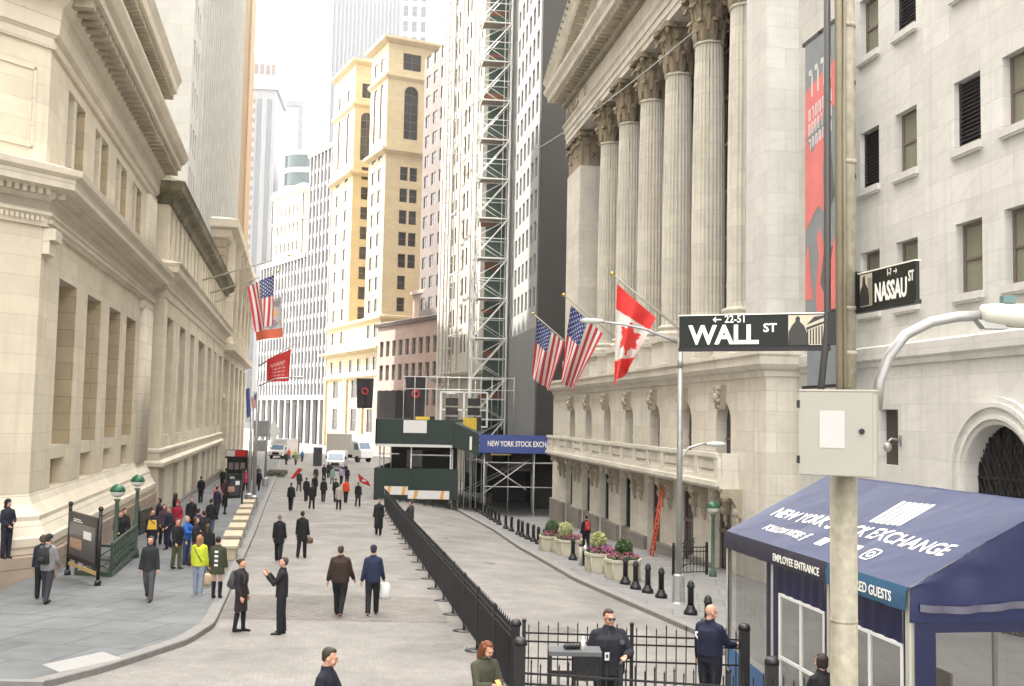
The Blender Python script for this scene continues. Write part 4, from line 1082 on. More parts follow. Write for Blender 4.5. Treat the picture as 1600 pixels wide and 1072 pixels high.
for z in frange(30, h-20, 4): mb.box(-w/2-.1, -w/2+3.0, -.36, -.2, z, z+1.9); mb.box(-w/2-.2, -w/2-.05, .5, 28, z, z+1.9)
mb.build('window_band', m_bronze, t)
mb = MB()
for x in frange(-w/2+2, w/2-2, 2.6): mb.box(x, x+1.2, .5, 1.2, h-7, h-3)
mb.build('roof_louvre', m_bronze, t)
t, w, h = tower('pale glass skyscraper with a dark frame along its top and right edge', 434, 472, 166, 520)
m_haze = glass_mat('sky_glass', (.33, .37, .40), .2)
mb = MB(); mb.box(-w/2, w/2, 0, 25, -3, h); mb.build('glazing', m_haze, t)
mb = MB(); mb.box(-w/2, w/2+.5, -.6, 25.5, h, h+3.2); mb.box(w/2-1.4, w/2+.5, -.6, 25.5, -3, h); mb.build('frame', plain('grey_frame', (.16, .17, .18), .5), t)
mb = MB()
for x in frange(-w/2+1, w/2-2, 1.5): mb.box(x, x+.25, -.3, 0, 0, h)
for z in frange(40, h-3, 4): mb.box(-w/2, w/2-1.4, -.2, 0, z, z+.5)
mb.build('mullions', m_wgrid, t)
t, w, h = tower('enormous white ribbed skyscraper behind the twin towers, top out of sight', 524, 640, -60, 380)
m_ribw = plain('white_ribs', (.26, .27, .29), .5, var=.04)
mb = MB(); mb.box(-w/2, w/2, 0, 30, -3, h)
for x in frange(-w/2, w/2, 1.5): mb.box(x-.2, x+.2, -.7, 0, -3, h)
mb.build('wall', m_ribw, t)
t, w, h = tower('grey skyscraper with large dark windows peeking over the right twin front', 630, 668, -40, 330)
mb = MB(); mb.box(-w/2, w/2, 0, 25, -3, h); mb.build('wall', m_wgrid, t)
cells = [(x, z) for z in frange(h-60, h-4, 5.2) for x in frange(-w/2+1.2, w/2-1, 2.4)]
put_windows(t, cells, window_mesh(1.7, 3.6, m_steel, glass_mat('grey_glass', (.11, .12, .13), .15), -1, (0, 1), .08), -.05)

# ============================================================ PLYWOOD SHED AND SIDEWALK SCAFFOLD
m_ply = plain('dark_green_plywood', (.012, .028, .022), .55, var=.25, scale=2)
SY = 78.0
def sx(u, Y=SY): return (u-800)/FPX*Y
sh = thing('plywood_shed', 'dark green two level plywood site shed with white notice on its parapet', 'shed', (sx(590), SY, 0))
w = sx(712)-sx(590); gl = gz(-7, SY)
mb = MB(); mb.box(0, w, 0, .12, 2.15, 4.0); mb.box(0, .12, 0, 26, 2.15, 4.0); mb.box(w-.1, w, .12, 26, 2.15, 4.0); mb.build('parapet', m_ply, sh)
mb = MB(); mb.box(.1, w-.1, 0.02, 26, 1.95, 2.14); mb.build('roof_deck', m_whitep, sh)
mb = MB(); mb.box(0, w+.4, -.05, .1, gl+.3, .35); mb.box(0, .12, 0, 26, gl-.4, .35); mb.box(w*.46, w*.46+.2, -.12, .1, gl, .36); mb.build('hoarding', m_ply, sh)
mb = MB(); mb.box(.6, w, 6, 6.1, gl, 1.95); mb.build('inner_wall', m_char, sh)
mb = MB(); mb.box(2.1, 3.3, 3.0, 3.1, .3, 1.6); mb.build('notice_window', plain('dusty_grey', (.2, .2, .18), .7, var=.4), sh)
mb = MB()
for x in (.35, w*.46, w-.2, .35): mb.tube([(x, .3, gl), (x, .3, 2.0)], .06, 6)
for y in (4, 9, 15, 21): mb.tube([(.2, y, gl-.2), (.2, y, 2.0)], .06, 6)
mb.tube([(w*.46, .3, 1.35), (w-.1, .3, 1.35)], .05, 6); mb.tube([(.2, .3, 1.4), (1.8, .3, 1.4)], .05, 6)
mb.build('post', m_scaf, sh)
mb = MB(); mb.box(2.1, 3.85, -.04, -.005, 3.0, 3.95); mb.build('notice', m_whitep, sh)
# rooftop kit
ut = thing('chiller_unit', 'white framed rooftop machine with black fan grilles on the shed roof', 'machine', (sx(712), 94, 3.3))
mb = MB()
for x in (-2.1, 0, 2.1): mb.box(x-.08, x+.08, -.1, .1, 0, 3.2)
for z in (0, 1.5, 3.1): mb.box(-2.1, 2.1, -.1, .1, z, z+.14)
mb.build('frame', m_whitep, ut)
mb = MB()
for x in (-1.1, .9):
    for z in (.25, 1.1, 1.95): mb.box(x-.55, x+.55, -.15, .9, z, z+.68)
mb.build('grille', m_dark, ut)
mb = MB()
for x in frange(-5.5, 4.5, 1.0): mb.tube([(x, .2, 0), (x, .2, 4.6)], .03, 4)
for z in (3.4, 4.5): mb.tube([(-5.5, .2, z), (4.5, .2, z)], .04, 5)
mb.build('guard_rail', m_scaf, ut)
for i, u in enumerate((665, 738)):
    b = thing('equipment_box', 'yellow equipment box on the shed roof, '+('left' if i == 0 else 'right')+' of the chiller', 'box', (sx(u, 84), 84, 3.2))
    mb = MB(); mb.box(-.6, .5, -.4, .4, 0, 1.0); mb.build('case', plain('yellow_paint', (.62, .42, .04), .5), b); mb = MB(); mb.box(.5, .85, -.42, .42, -.05, 1.05); mb.build('end_panel', m_dark, b)
# sloping link roof + blue fascia scaffold
sf = thing('sidewalk_scaffold', 'dark pavement scaffold with steel posts under the navy exchange fascia', 'scaffold', (sx(752), SY, 0))
w2 = sx(872)-sx(752)+1.6
mb = MB(); mb.box(0, w2, 0, .1, 1.62, 2.98); fas = mb.build('fascia', plain('fascia_blue', (.035, .065, .26), .45, var=.05), sf)
mb = MB(); mb.text('NEW YORK STOCK EXCHANGE', .56, (.62, -.012, 2.30), (1, 0, 0), (0, 0, 1), .006, align='LEFT', bold=.012, sx=.67); mb.build('lettering', m_ink, fas)
mb = MB(); mb.box(-.72, -.55, -.01, .02, 1.8, 2.8); mb.build('trim', m_ink, fas)
mb = MB(); mb.face([(-2.3, .1, 4.0), (-.02, .1, 3.0), (-.02, .1, 1.4), (-2.3, .1, 2.1)]); mb.face([(-2.3, .1, 4.0), (-.02, .1, 3.0), (0, 20, 3.0), (-2.3, 20, 4)]); mb.box(-.02, w2, .1, 28, 1.7, 1.9); mb.box(w2-.1, w2, .1, 28, -1, 2.9); mb.box(-2.3, w2, 26, 26.2, -3.6, 3); mb.build('roof', m_ply, sf)
g2 = gz(0, SY)
mb = MB()
for y in (0.3, 5, 10):
    for x in ((.4, 4.15) if y < 1 else (-1.8, -.7, .4, 2.2, 4.15)): mb.tube([(x, y, gz(sx(752)+x, SY+y)), (x, y, 1.7)], .05, 6)
for k in range(6): mb.tube([(-2.0+k*.42, .5+k*.8, gz(-3, 78)), (-2.0+k*.42, .5+k*.8, 1.8)], .045, 6)
for z in (.9, -.9): mb.tube([(.4, .3, z), (6, .3, z)], .04, 6)
mb.build('post', m_scaf, sf)
mb = MB()
for a, b in (((.4, -1.4), (3.6, .95)), ((.4, .95), (3.6, -1.1)), ((4.15, .9), (6.2, .95))): mb.tube([(a[0], .3, a[1]), (b[0], .3, b[1])], .045, 6)
for y in (5, 10): mb.tube([(-1.8, y, -2), (4, y, 1)], .04, 5)
mb.build('brace', m_scaf, sf)
mb = MB(); mb.box(.9, 2.4, .4, .6, 1.45, 1.55); mb.build('work_lamp', plain('lamp_cream', (.8, .6, .3), .5), sf)
# arched dark door at the back of the scaffold
mb = MB(); n = 16; mb.box(.8, 4.2, 14, 14.1, -3.4, 1.6); mb.build('dark_entry', m_dark, sf)
# ============================================================ STREET FURNITURE
def gp(u, v): return G(u, v)
def walkz(X, Y): return gz(X, Y)+.13
# --- near pole with signs and control box
PP = Vector((2.225, 6.95, gz(2.2, 6.95)))
pole = thing('sign_pole', 'weathered cream steel pole carrying the two street name signs and the grey cabinet', 'pole', PP)
m_rust = plain('weathered_cream_steel', (.29, .265, .20), .5, var=.5, scale=16, bump=.3)
m_rust2 = plain('rusty_bolt', (.25, .09, .05), .7, var=.3, scale=20)
mb = MB(); mb.tube([(0, 0, 0), (0, 0, 4.55)], .088, 20)
for z in (3.3, 2.6, 1.4): mb.lathe([(.088, z-.012), (.092, z), (.088, z+.012)], n=20)
mb.build('shaft', m_rust, pole)
mb = MB(); mb.tube([(.03, 0, 4.5), (.03, 0, 9.5)], .056, 16)
for z in (5.35, 5.05, 6.35, 7.3): mb.tube([(.03, 0, z), (.03, 0, z+.03)], .063, 16)
mb.build('upper_shaft', m_rust, pole)
mb = MB(); mb.tube([(-.035, -.04, 4.55), (-.038, -.045, 7.3), (-.05, -.04, 9.5)], .026, 12); mb.tube([(-.005, -.06, 4.55), (-.01, -.065, 6.6), (.0, -.06, 7.6), (-.015, -.06, 9.5)], .013, 8)
mb.build('conduit', plain('brown_conduit', (.22, .19, .13), .5, var=.3, scale=7), pole)
mb = MB(); mb.tube([(-.165, .02, 4.6), (-.105, .0, 5.25), (-.1, 0, 9.5)], .023, 10); mb.build('dark_mast', plain('dark_bronze', (.05, .047, .045), .5), pole)
mb = MB()
for x in (-.13, .03): mb.ball((x, -.09, 4.66), (.035, .03, .025), 8, 6)
mb.build('bolt', m_rust2, pole)
mb = MB()
for z in (6.25, 6.9): mb.tube([(.04, -.0, z), (.04, 0, z+.03)], .05, 16)
mb.build('band_clamp', m_iron, pole)
# cabinet
bx = thing('control_cabinet', 'pale grey electrical cabinet with black lock and faded notice, bolted to the near pole', 'cabinet', (2.145, 6.78, 4.055), R(-24))
mb = MB(); mb.box(-.235, .235, -.09, .09, 0, .545); bmesh.ops.bevel(mb.bm, geom=mb.bm.edges[:], offset=.008, segments=2); mb.build('case', plain('cabinet_grey', (.36, .355, .31), .45, var=.05, scale=5), bx)
mb = MB(); mb.box(-.24, .215, -.105, -.089, .006, .539); bmesh.ops.bevel(mb.bm, geom=mb.bm.edges[:], offset=.004, segments=2); mb.build('door', plain('cabinet_door', (.33, .325, .28), .45, var=.05, scale=5), bx)
mb = MB(); mb.box(-.11, .045, -.108, -.1055, .18, .42); mb.build('notice', plain('faded_paper', (.50, .47, .45), .8, var=.06, scale=8), bx)
mb = MB(); mb.tube([(.15, -.118, .29), (.15, -.1, .29)], .018, 12)
for z in (.10, .46): mb.box(-.255, -.235, -.112, -.06, z-.025, z+.025)
mb.build('lock', m_iron, bx)
mb = MB(); mb.box(-.24, .24, -.1, .1, .545, .557); mb.build('rain_hood', m_cream, bx)
# curved arm with camera housing
arm = thing('camera_arm', 'curved galvanised arm holding a white camera housing right of the pole', 'camera', at(1372, 605, 6.9))
o0 = arm.location
pts = [at(u, v, 6.9)-o0 for u, v in ((1370, 640), (1374, 596), (1388, 558), (1415, 523), (1455, 503), (1495, 495), (1535, 493))]
mb = MB(); mb.tube(pts, .035, 14); mb.build('arm', m_steel, arm)
e = pts[-1]
mb = MB(); mb.T = Matrix.Translation(e)
rg = []
for x, ry, rz, zc in ((-.02, .03, .045, 0), (.0, .065, .075, 0), (.12, .085, .09, -.005), (.3, .09, .095, -.012), (.46, .085, .085, -.02), (.55, .05, .06, -.02)):
    rg.append([(x, ry*math.cos(a), zc+rz*(math.sin(a) if math.sin(a) > 0 else math.sin(a)*.75)) for a in frange(0, 2*math.pi*15/16, 2*math.pi/16)])
mb.loft(rg, smooth=True); mb.build('housing', plain('housing_white', (.50, .49, .42), .4, var=.05), arm)
mb = MB(); mb.T = Matrix.Translation(e); mb.box(.13, .21, -.03, .03, .085, .135); mb.build('sensor', plain('teal_sensor', (.10, .18, .18), .4), arm)
mb = MB(); mb.T = Matrix.Translation(e); mb.prism([(-.05, -.03), (.0, -.09), (.16, -.09), (.12, -.05)], 'y', -.04, .04); mb.build('bracket', m_steel, arm)
# street name signs
def sign_frame(name, label, A, B, hgt):
    d = (B-A); L = d.length; r = math.atan2(d.y, d.x)
    t = thing(name, label, 'street sign', A, r)
    m_s = plain('sign_green_black', (.009, .012, .009), .4, var=.08, spec=.3)
    mb = MB(); mb.box(0, L, -.012, .012, -hgt/2, hgt/2); mb.build('plate', m_s, t)
    mb = MB(); mb.box(-.004, L+.004, -.02, .02, hgt/2, hgt/2+.008); mb.build('top_edge', m_ink, t)
    mb = MB(); mb.box(-.004, L+.004, -.022, .022, -hgt/2-.026, -hgt/2); mb.build('rail', m_iron, t)
    return t, L
t, L = sign_frame('street_sign', 'black street sign reading WALL ST with arrow and 22-51', at(1062, 519, 7.35), at(1297, 523, 6.95), .225)
tilt = .0
F_ = -.0135
mb = MB(); X_, Z_ = (1, 0, 0), (0, 0, 1)
mb.text('WALL', .182, (L*.305, F_, -.03), X_, Z_, .001, sx=.98, bold=.006)
mb.text('ST', .082, (L*.615, F_, .018), X_, Z_, .001, sx=1.05, bold=.002)
mb.text('22-51', .072, (L*.385, F_, .083), X_, Z_, .001, sx=.9, bold=.001)
mb.box(L*.245, L*.29, F_-.001, F_, .079, .087); mb.face([(L*.232, F_-.001, .083), (L*.252, F_-.001, .104), (L*.256, F_-.001, .096), (L*.246, F_-.001, .083), (L*.256, F_-.001, .070), (L*.252, F_-.001, .062)])
mb.build('lettering', m_ink, t)
mb = MB(); mb.box(L*.735, L*.965, F_-.0005, F_, -.1, .105); mb.build('picture_panel', plain('picture_sepia', (.52, .47, .36), .5, var=.2, scale=20), t)
mb = MB()
def sil(mb, x0, w, y, pts): mb.face([(x0+p[0]*w, y, p[1]) for p in pts])
sil(mb, L*.735, L*.12, F_-.002, [(0, -.1), (.02, -.01), (.18, .03), (.38, .06), (.38, .082), (.46, .096), (.56, .096), (.64, .082), (.62, .06), (.85, .03), (1.0, -.02), (1.1, -.1)])
for k in range(6): x = L*(.855+.018*k); mb.box(x, x+L*.009, F_-.002, F_-.001, -.095, .0+.006*k)
mb.face([(L*.85, F_-.0025, .0), (L*.965, F_-.0025, .045), (L*.965, F_-.0025, .06), (L*.85, F_-.0025, .018)]); mb.face([(L*.85, F_-.0025, .035), (L*.965, F_-.0025, .085), (L*.965, F_-.0025, .1), (L*.9, F_-.0025, .09)])
mb.build('picture', plain('picture_ink', (.03, .028, .026), .5), t)
mb = MB(); mb.box(L*.985, L+.05, -.03, .03, -.1, .12); mb.build('clamp', m_iron, t)
A = at(1338, 458, 6.95); B = at(1434, 436, 6.25)
t, L = sign_frame('street_sign', 'black street sign reading NASSAU ST with arrow and 1-7', A, B, .235)
mb = MB()
mb.text('NASSAU', .165, (L*.61, F_, -.035), X_, Z_, .001, sx=.60, bold=.005)
mb.text('ST', .09, (L*.93, F_, .03), X_, Z_, .001, sx=.62, bold=.002)
mb.text('1-7', .062, (L*.59, F_, .085), X_, Z_, .001, sx=.65, bold=.001)
mb.box(L*.66, L*.70, F_-.001, F_, .081, .088); mb.face([(L*.72, F_-.001, .085), (L*.698, F_-.001, .105), (L*.695, F_-.001, .096), (L*.705, F_-.001, .085), (L*.695, F_-.001, .074), (L*.698, F_-.001, .065)])
mb.build('lettering', m_ink, t)
mb = MB(); mb.box(L*.10, L*.31, F_-.0005, F_, -.105, .11); mb.build('picture_panel', MC['picture_sepia'], t)
mb = MB(); sil(mb, L*.1, L*.15, F_-.002, [(0, -.1), (.05, -.0), (.3, .04), (.35, .09), (.6, .1), (.65, .05), (1.0, 0), (1.1, -.1)])
for k in range(4): mb.face([(L*(.24+.018*k), F_-.0022, -.1), (L*(.247+.018*k), F_-.0022, -.1), (L*(.25+.018*k), F_-.0022, .08), (L*(.243+.018*k), F_-.0022, .08)])
mb.build('picture', MC['picture_ink'], t)
mb = MB(); mb.box(-.04, L*.07, -.025, .03, -.13, .14); mb.build('clamp', m_iron, t)
# hanging red and grey facade banner
bn = thing('banner', 'tall red and grey vertical banner hung beside the street sign pole', 'banner', F2.w(s2(32.75), 1.0, 0), F2.rot)
bw = s2(35.0)-s2(32.75)
def bsheet(polys, z0, z1, name, mat, y):
    mb = MB(); 
    for p in polys: mb.face([(q[0]*bw, y, z0+q[1]*(z1-z0)) for q in p])
    return mb.build(name, mat, bn)
mb = MB(); mb.box(0, bw, -.02, .02, 8.0, 17.3); mb.build('cloth', plain('banner_grey', (.20, .22, .23), .6, var=.25, scale=1.2), bn)
mr = plain('banner_red', (.62, .16, .15), .6, var=.25, scale=1)
bsheet([[(0, .71), (.25, .7), (.6, .68), (1, .64), (1, .82), (.5, .85), (0, .87)]], 8, 17.3, 'red_band', mr, .026)
bsheet([[(0, 0), (.62, 0), (.66, .08), (.55, .2), (.62, .27), (.5, .30), (.42, .24), (.3, .26), (.2, .2), (0, .26)], [(.35, .34), (.55, .38), (.7, .36), (1, .3), (1, .66), (.75, .58), (.5, .64), (.35, .62), (.42, .5)], [(.75, .05), (1, .05), (1, .2), (.9, .26)]], 8, 17.3, 'red_figure', mr, .027)
bsheet([[(.1, .22), (.35, .05), (.5, .1), (.4, .2)], [(.05, .4), (.3, .32), (.36, .5), (.2, .6)]], 8, 17.3, 'dark_figure', plain('banner_dark', (.10, .095, .09), .6, var=.3), .03)
mb = MB(); mw2 = plain('banner_white', (.62, .58, .57), .6)
random.seed(4)
for r_, (zc, n, hh_) in enumerate(((16.1, 4, .95), (15.05, 7, .42), (14.55, 8, .42), (14.05, 7, .36))):
    for k in range(n):
        x = bw*(.12+.78*(k+.5)/n); w_ = bw*.78/n*.32; zz = zc-(x/bw)*.35
        mb.box(x-w_, x-w_*.3, .027, .032, zz-hh_/2, zz+hh_/2); mb.box(x-w_, x+w_, .027, .032, zz+hh_*.3, zz+hh_/2); 
        if random.random() > .4: mb.box(x+w_*.3, x+w_, .027, .032, zz-hh_/2, zz+hh_*.3)
mb.build('white_mark', mw2, bn)
mb = MB(); n = 26
rw = [[(bw*k/n-.1, .05*(1 if k % 2 else -1), z) for k in range(n+1)] for z in (5.6, 7.55)]
mb.loft(rw, cap=False, close=False); mb.build('pleated_cloth', MC['banner_grey'], bn)
mb = MB(); mb.box(0, bw-.2, -.05, .07, 7.35, 7.5); mb.build('trim', mw2, bn)
mb = MB(); mb.box(-.1, bw+.2, -.04, .04, 7.88, 7.99); mb.box(-.15, bw+.2, -.06, .06, 5.5, 5.6); mb.box(-.1, bw+.2, -.04, .04, 17.3, 17.42); mb.tube([(bw*.5, -1, 17.36), (bw*.5, .1, 17.36)], .04, 6); mb.tube([(bw*.5, -1, 7.93), (bw*.5, .1, 7.93)], .04, 6); mb.build('rod', m_iron, bn)

# --- tent
a_t, b_t = 7.04, -.1593
FT2 = Front(a_t, b_t, 13.03, 1); st = FT2.s
tent = thing('marquee_tent', 'navy entrance marquee with white lettering on its sloping roof at the lower right', 'tent', FT2.loc, FT2.rot)
TL, TW, ZE, ZR, ZG = st(19.2), -4.06, 2.37, 3.43, gz(5.5, 16)
m_roof = plain('grey_navy_canvas', (.016, .026, .078), .42, var=.22, scale=1.6, bump=.5)
mb = MB(); rows_ = []
nx_, ny_ = 90, 40
def roofz(x, t):
    z = ZE+(ZR-ZE)*t; return z-.045*math.sin(math.pi*t)*abs(math.sin(math.pi*x/TL*3))**.6+.008*mnoise.noise(Vector((x*1.7, t*5, 3)))+.006*mnoise.noise(Vector((x*6+t*9, t*3, 8)))
for i in range(nx_+1):
    x = TL*i/nx_; rows_.append([(x, TW/2*t, roofz(x, t)) for t in frange(0, 1, 1/ny_)]+[(x, TW-TW/2*t, roofz(x, t)) for t in frange(1, 0, 1/ny_)][1:])
mb.loft(rows_, cap=False, close=False, smooth=True); mb.build('roof', m_roof, tent)
def vbay(x0, x1, mat, name):
    mb = MB(); n = 12; rg = []
    for k in range(n+1):
        x = x0+(x1-x0)*k/n; w_ = .012*math.sin(k*2.1); rg.append([(x, .0, ZE+.01), (x, .03+w_, ZE-.1), (x, .028-w_, ZE-.29)])
    mb.loft(rg, cap=False, close=False, smooth=True); return mb.build(name, mat, tent)
b1, b2 = st(15.17), st(17.15)
m_val = plain('dark_navy_canvas', (.02, .02, .04), .5, var=.1, scale=4, bump=.15); m_teal = plain('teal_canvas', (.02, .085, .17), .5, var=.1, scale=4, bump=.15)
vbay(b2, TL, m_val, 'valance'); v2 = vbay(b1, b2, m_val, 'valance'); v3 = vbay(0, b1, m_teal, 'valance'); v3['label'] = 'teal valance with white lettering'
mb = MB(); mb.text('EMPLOYEE ENTRANCE', .165, ((b1+b2)/2, .05, ZE-.165), (-1, 0, 0), (0, 0, 1), .002, sx=1.0, bold=.002); mb.build('lettering', m_ink, v2)
mb = MB(); mb.text('REGISTERED GUESTS', .185, (b1/2, .05, ZE-.165), (-1, 0, 0), (0, 0, 1), .002, sx=.9, bold=.002); mb.build('lettering', m_ink, v3)
# roof print
sl = Vector((0, TW/2, ZR-ZE)).normalized(); nrm = Vector((-1, 0, 0)).cross(sl)
def rp(x, t, up=.02): return Vector((x, TW/2*t, ZE+(ZR-ZE)*t))+Vector((0, .45, .9)).normalized()*up
mb = MB()
mb.text('NEW YORK STOCK EXCHANGE', .40, rp(TL*.50, .40), (-1, 0, 0), sl, .001, sx=.95, bold=.006)
mb.text('FOLLOW NYSE', .25, rp(TL*.735, .19), (-1, 0, 0), sl, .001, sx=.85, bold=.004)
mb.text('f', .36, rp(TL*.60, .19), (-1, 0, 0), sl, .001, bold=.006)
X3 = Vector((-1, 0, 0))
def rq(x, t, dx, dz): return rp(x, t)+X3*dx+sl*dz
for k in range(6):      # slanted bar emblem
    x = .3+k*.165
    p0 = rq(TL*.395, .64, -.5+k*.165, -.22); 
    q_ = [rq(TL*.395, .64, -.48+k*.16, -.26), rq(TL*.395, .64, -.48+k*.16+.105, -.26), rq(TL*.395, .64, -.48+k*.16+.105, .38), rq(TL*.395, .64, -.48+k*.16, .38)]
    mb.face(q_)
def rr_box(xc, t, s_, w_):
    for k in range(24):
        a0, a1 = 2*math.pi*k/24, 2*math.pi*(k+1)/24
        def sq(a, r): c_, s2_ = math.cos(a), math.sin(a); m_ = (abs(c_)**4+abs(s2_)**4)**.25; return rq(xc, t, r*c_/m_, r*s2_/m_)
        mb.face([sq(a0, s_), sq(a1, s_), sq(a1, s_-w_), sq(a0, s_-w_)])
def ring(xc, t, s_, w_):
    for k in range(20):
        a0, a1 = 2*math.pi*k/20, 2*math.pi*(k+1)/20
        mb.face([rq(xc, t, s_*math.cos(a0), s_*math.sin(a0)), rq(xc, t, s_*math.cos(a1), s_*math.sin(a1)), rq(xc, t, (s_-w_)*math.cos(a1), (s_-w_)*math.sin(a1)), rq(xc, t, (s_-w_)*math.cos(a0), (s_-w_)*math.sin(a0))])
rr_box(TL*.265, .2, .15, .03); ring(TL*.265, .2, .075, .028)
mb.face([rq(TL*.34, .2, *p) for p in ((-.14, -.11), (.1, -.11), (.1, .11), (-.14, .11))]); mb.face([rq(TL*.5, .2, *p) for p in ((-.14, -.11), (.1, -.11), (.13, .11), (-.14, .11))])
for v_ in mb.bm.verts: v_.co.z = roofz(v_.co.x, v_.co.y/(TW/2))+.007
mb.build('lettering', m_ink, tent)
# walls: frames, doors, clear panels
m_clear = glass_mat('clear_vinyl', (.10, .10, .095), .06, .34)
m_navy2 = plain('navy_curtain', (.006, .008, .045), .45, var=.2, scale=3, bump=.3)
mb = MB()
for x in (0, .03, b1, b2, TL-.06): mb.box(x, x+.07, -.1, -.02, ZG, ZE-.02)
mb.box(.0, .09, TW+.05, TW-.04, ZG, ZE); mb.box(0, .08, -.04, -.12, ZG, ZE)
mb.build('frame_post', plain('cream_post', (.45, .44, .38), .5), tent)
d3a, d3b, d2a, d2b = st(13.2), st(14.85), st(15.32), st(16.9)
def curtain(x0, x1, z0, z1, y=-.03):
    mb = MB(); n = max(3, int((x1-x0)/.08)); rg = []
    for k in range(n+1): x = x0+(x1-x0)*k/n; rg.append([(x, y+.015*math.sin(k*1.7), z0), (x, y+.01*math.sin(k*1.7+1), z1)])
    mb.loft(rg, cap=False, close=False, smooth=True); return mb.build('side_curtain', m_navy2, tent)
ZT = 1.65
curtain(.05, d3a, ZG, ZE-.05); curtain(d3a, d3b, ZT, ZE-.05); curtain(d3b, d2a, ZG, ZE-.05); curtain(d2a, d2b, ZT, ZE-.05); curtain(d2b, b2+.3, ZG, ZE-.05)
curtain(TL-.12, TL, ZG, ZE-.05)
for x0, x1 in ((d3a, d3b), (d2a, d2b)):
    dr = MB(); w_ = .035
    for x in (x0, (x0+x1)/2-w_/2, x1-w_): dr.box(x, x+w_, -.06, -.01, ZG, ZT)
    for z in (ZT-.045, .62, ZG+.05): dr.box(x0, x1, -.055, -.015, z, z+.045)
    do = dr.build('door', m_whitep, tent)
    mb = MB(); mb.face([(x0, -.035, ZG), (x1, -.035, ZG), (x1, -.035, ZT), (x0, -.035, ZT)]); mb.build('pane', m_clear, do)
mb = MB(); n = 20; rg = []
for k in range(n+1): x = b2+.3+(TL-.12-b2-.3)*k/n; rg.append([(x, -.03+.012*math.sin(k*2.3), .35), (x, -.03+.01*math.sin(k*2.3+1), ZE-.3)])
mb.loft(rg, cap=False, close=False, smooth=True); mb.build('clear_panel', m_clear, tent)
mb = MB(); mb.face([(b2+.3, -.03, ZG), (TL, -.03, ZG), (TL, -.03, .35), (b2+.3, -.03, .2)]); mb.build('blue_skirt', plain('bright_blue_canvas', (.03, .12, .30), .45, var=.2, scale=4), tent)
# near gable
mb = MB(); n = 60
def gzr(t): return ZE+(ZR-ZE)*(1-abs(2*t-1))
rg = []
for k in range(n+1):
    t = k/n; y = TW*t; rg.append([(-.03-.02*mnoise.noise(Vector((t*14, 0, 0))), y, ZE-.42), (-.05+.025*mnoise.noise(Vector((t*11, 2, 0))), y, ZE-.12)]+[(-.03+.03*mnoise.noise(Vector((t*9+q*2, q*4, 5))), y, ZE+(gzr(t)-ZE)*q) for q in (.2, .45, .7)]+[(-.02, y, gzr(t))])
mb.loft(rg, cap=False, close=False, smooth=True); mb.build('gable', m_navy, tent)
mb = MB(); rg = []
for k in range(n+1):
    t = .03+.97*k/n; y = TW*t; rg.append([(-.075-.03*math.sin(k*.9), y, ZE-.28-.03*math.sin(k*.2)), (-.07-.02*math.sin(k*.9), y, ZE-.19-.03*math.sin(k*.2))])
mb.loft(rg, cap=False, close=False, smooth=True); mb.build('grey_piping', plain('grey_piping', (.08, .08, .11), .5), tent)
mb = MB(); mb.face([(-.02, -.08, ZG), (-.02, -.36, ZG), (-.02, -.36, ZE-.4), (-.02, -.08, ZE-.4)]); mb.face([(-.02, TW, ZE-.55), (-.02, -.36, ZE-.55), (-.02, -.36, ZE-.4), (-.02, TW, ZE-.4)]); mb.build('front_curtain', m_navy2, tent)
mb = MB(); mb.face([(-.02, -.36, ZG), (-.02, TW, ZG), (-.02, TW, ZE-.55), (-.02, -.36, ZE-.55)]); mb.build('clear_panel', m_clear, tent)
mb = MB(); mb.face([(0, TW, ZG), (TL, TW, ZG), (TL, TW, ZE), (0, TW, ZE)]); mb.face([(TL-.02, TW, ZG), (TL-.02, -.2, ZG), (TL-.02, -.2, ZE), (TL-.02, TW, ZE)]); mb.build('back_panel', m_clear, tent)
mb = MB()
for x in (0, b1, b2, TL-.06): mb.box(x, x+.07, TW+.03, TW+.1, ZG, ZE)
mb.box(0, TL, TW+.02, TW+.05, ZE-.3, ZE)
mb.build('rear_post', plain('cream_post', (.45, .44, .38), .5), tent)
t = thing('notice_stand', 'brown noticeboard standing inside the marquee doorway', 'board', FT2.w(st(14.0), -1.0, ZG), FT2.rot)
mb = MB(); mb.box(-.3, .3, -.02, .02, .9, 1.6); mb.build('board', plain('brown_board', (.16, .09, .06), .6), t); mb = MB(); mb.box(-.28, -.24, -.02, .02, 0, .9); mb.box(.24, .28, -.02, .02, 0, .9); mb.build('leg', m_iron, t)
t = thing('red_bag', 'dark red bag behind the clear front panel of the marquee', 'bag', FT2.w(.8, -1.25, ZG+.75), FT2.rot)
mb = MB(); mb.ball((0, 0, .25), (.12, .3, .25), 12, 8); mb.build('sack', plain('dark_red_cloth', (.30, .03, .045), .6), t); mb = MB(); mb.box(-.15, .15, -.32, .32, -.75, 0); mb.build('stand', m_iron, t)

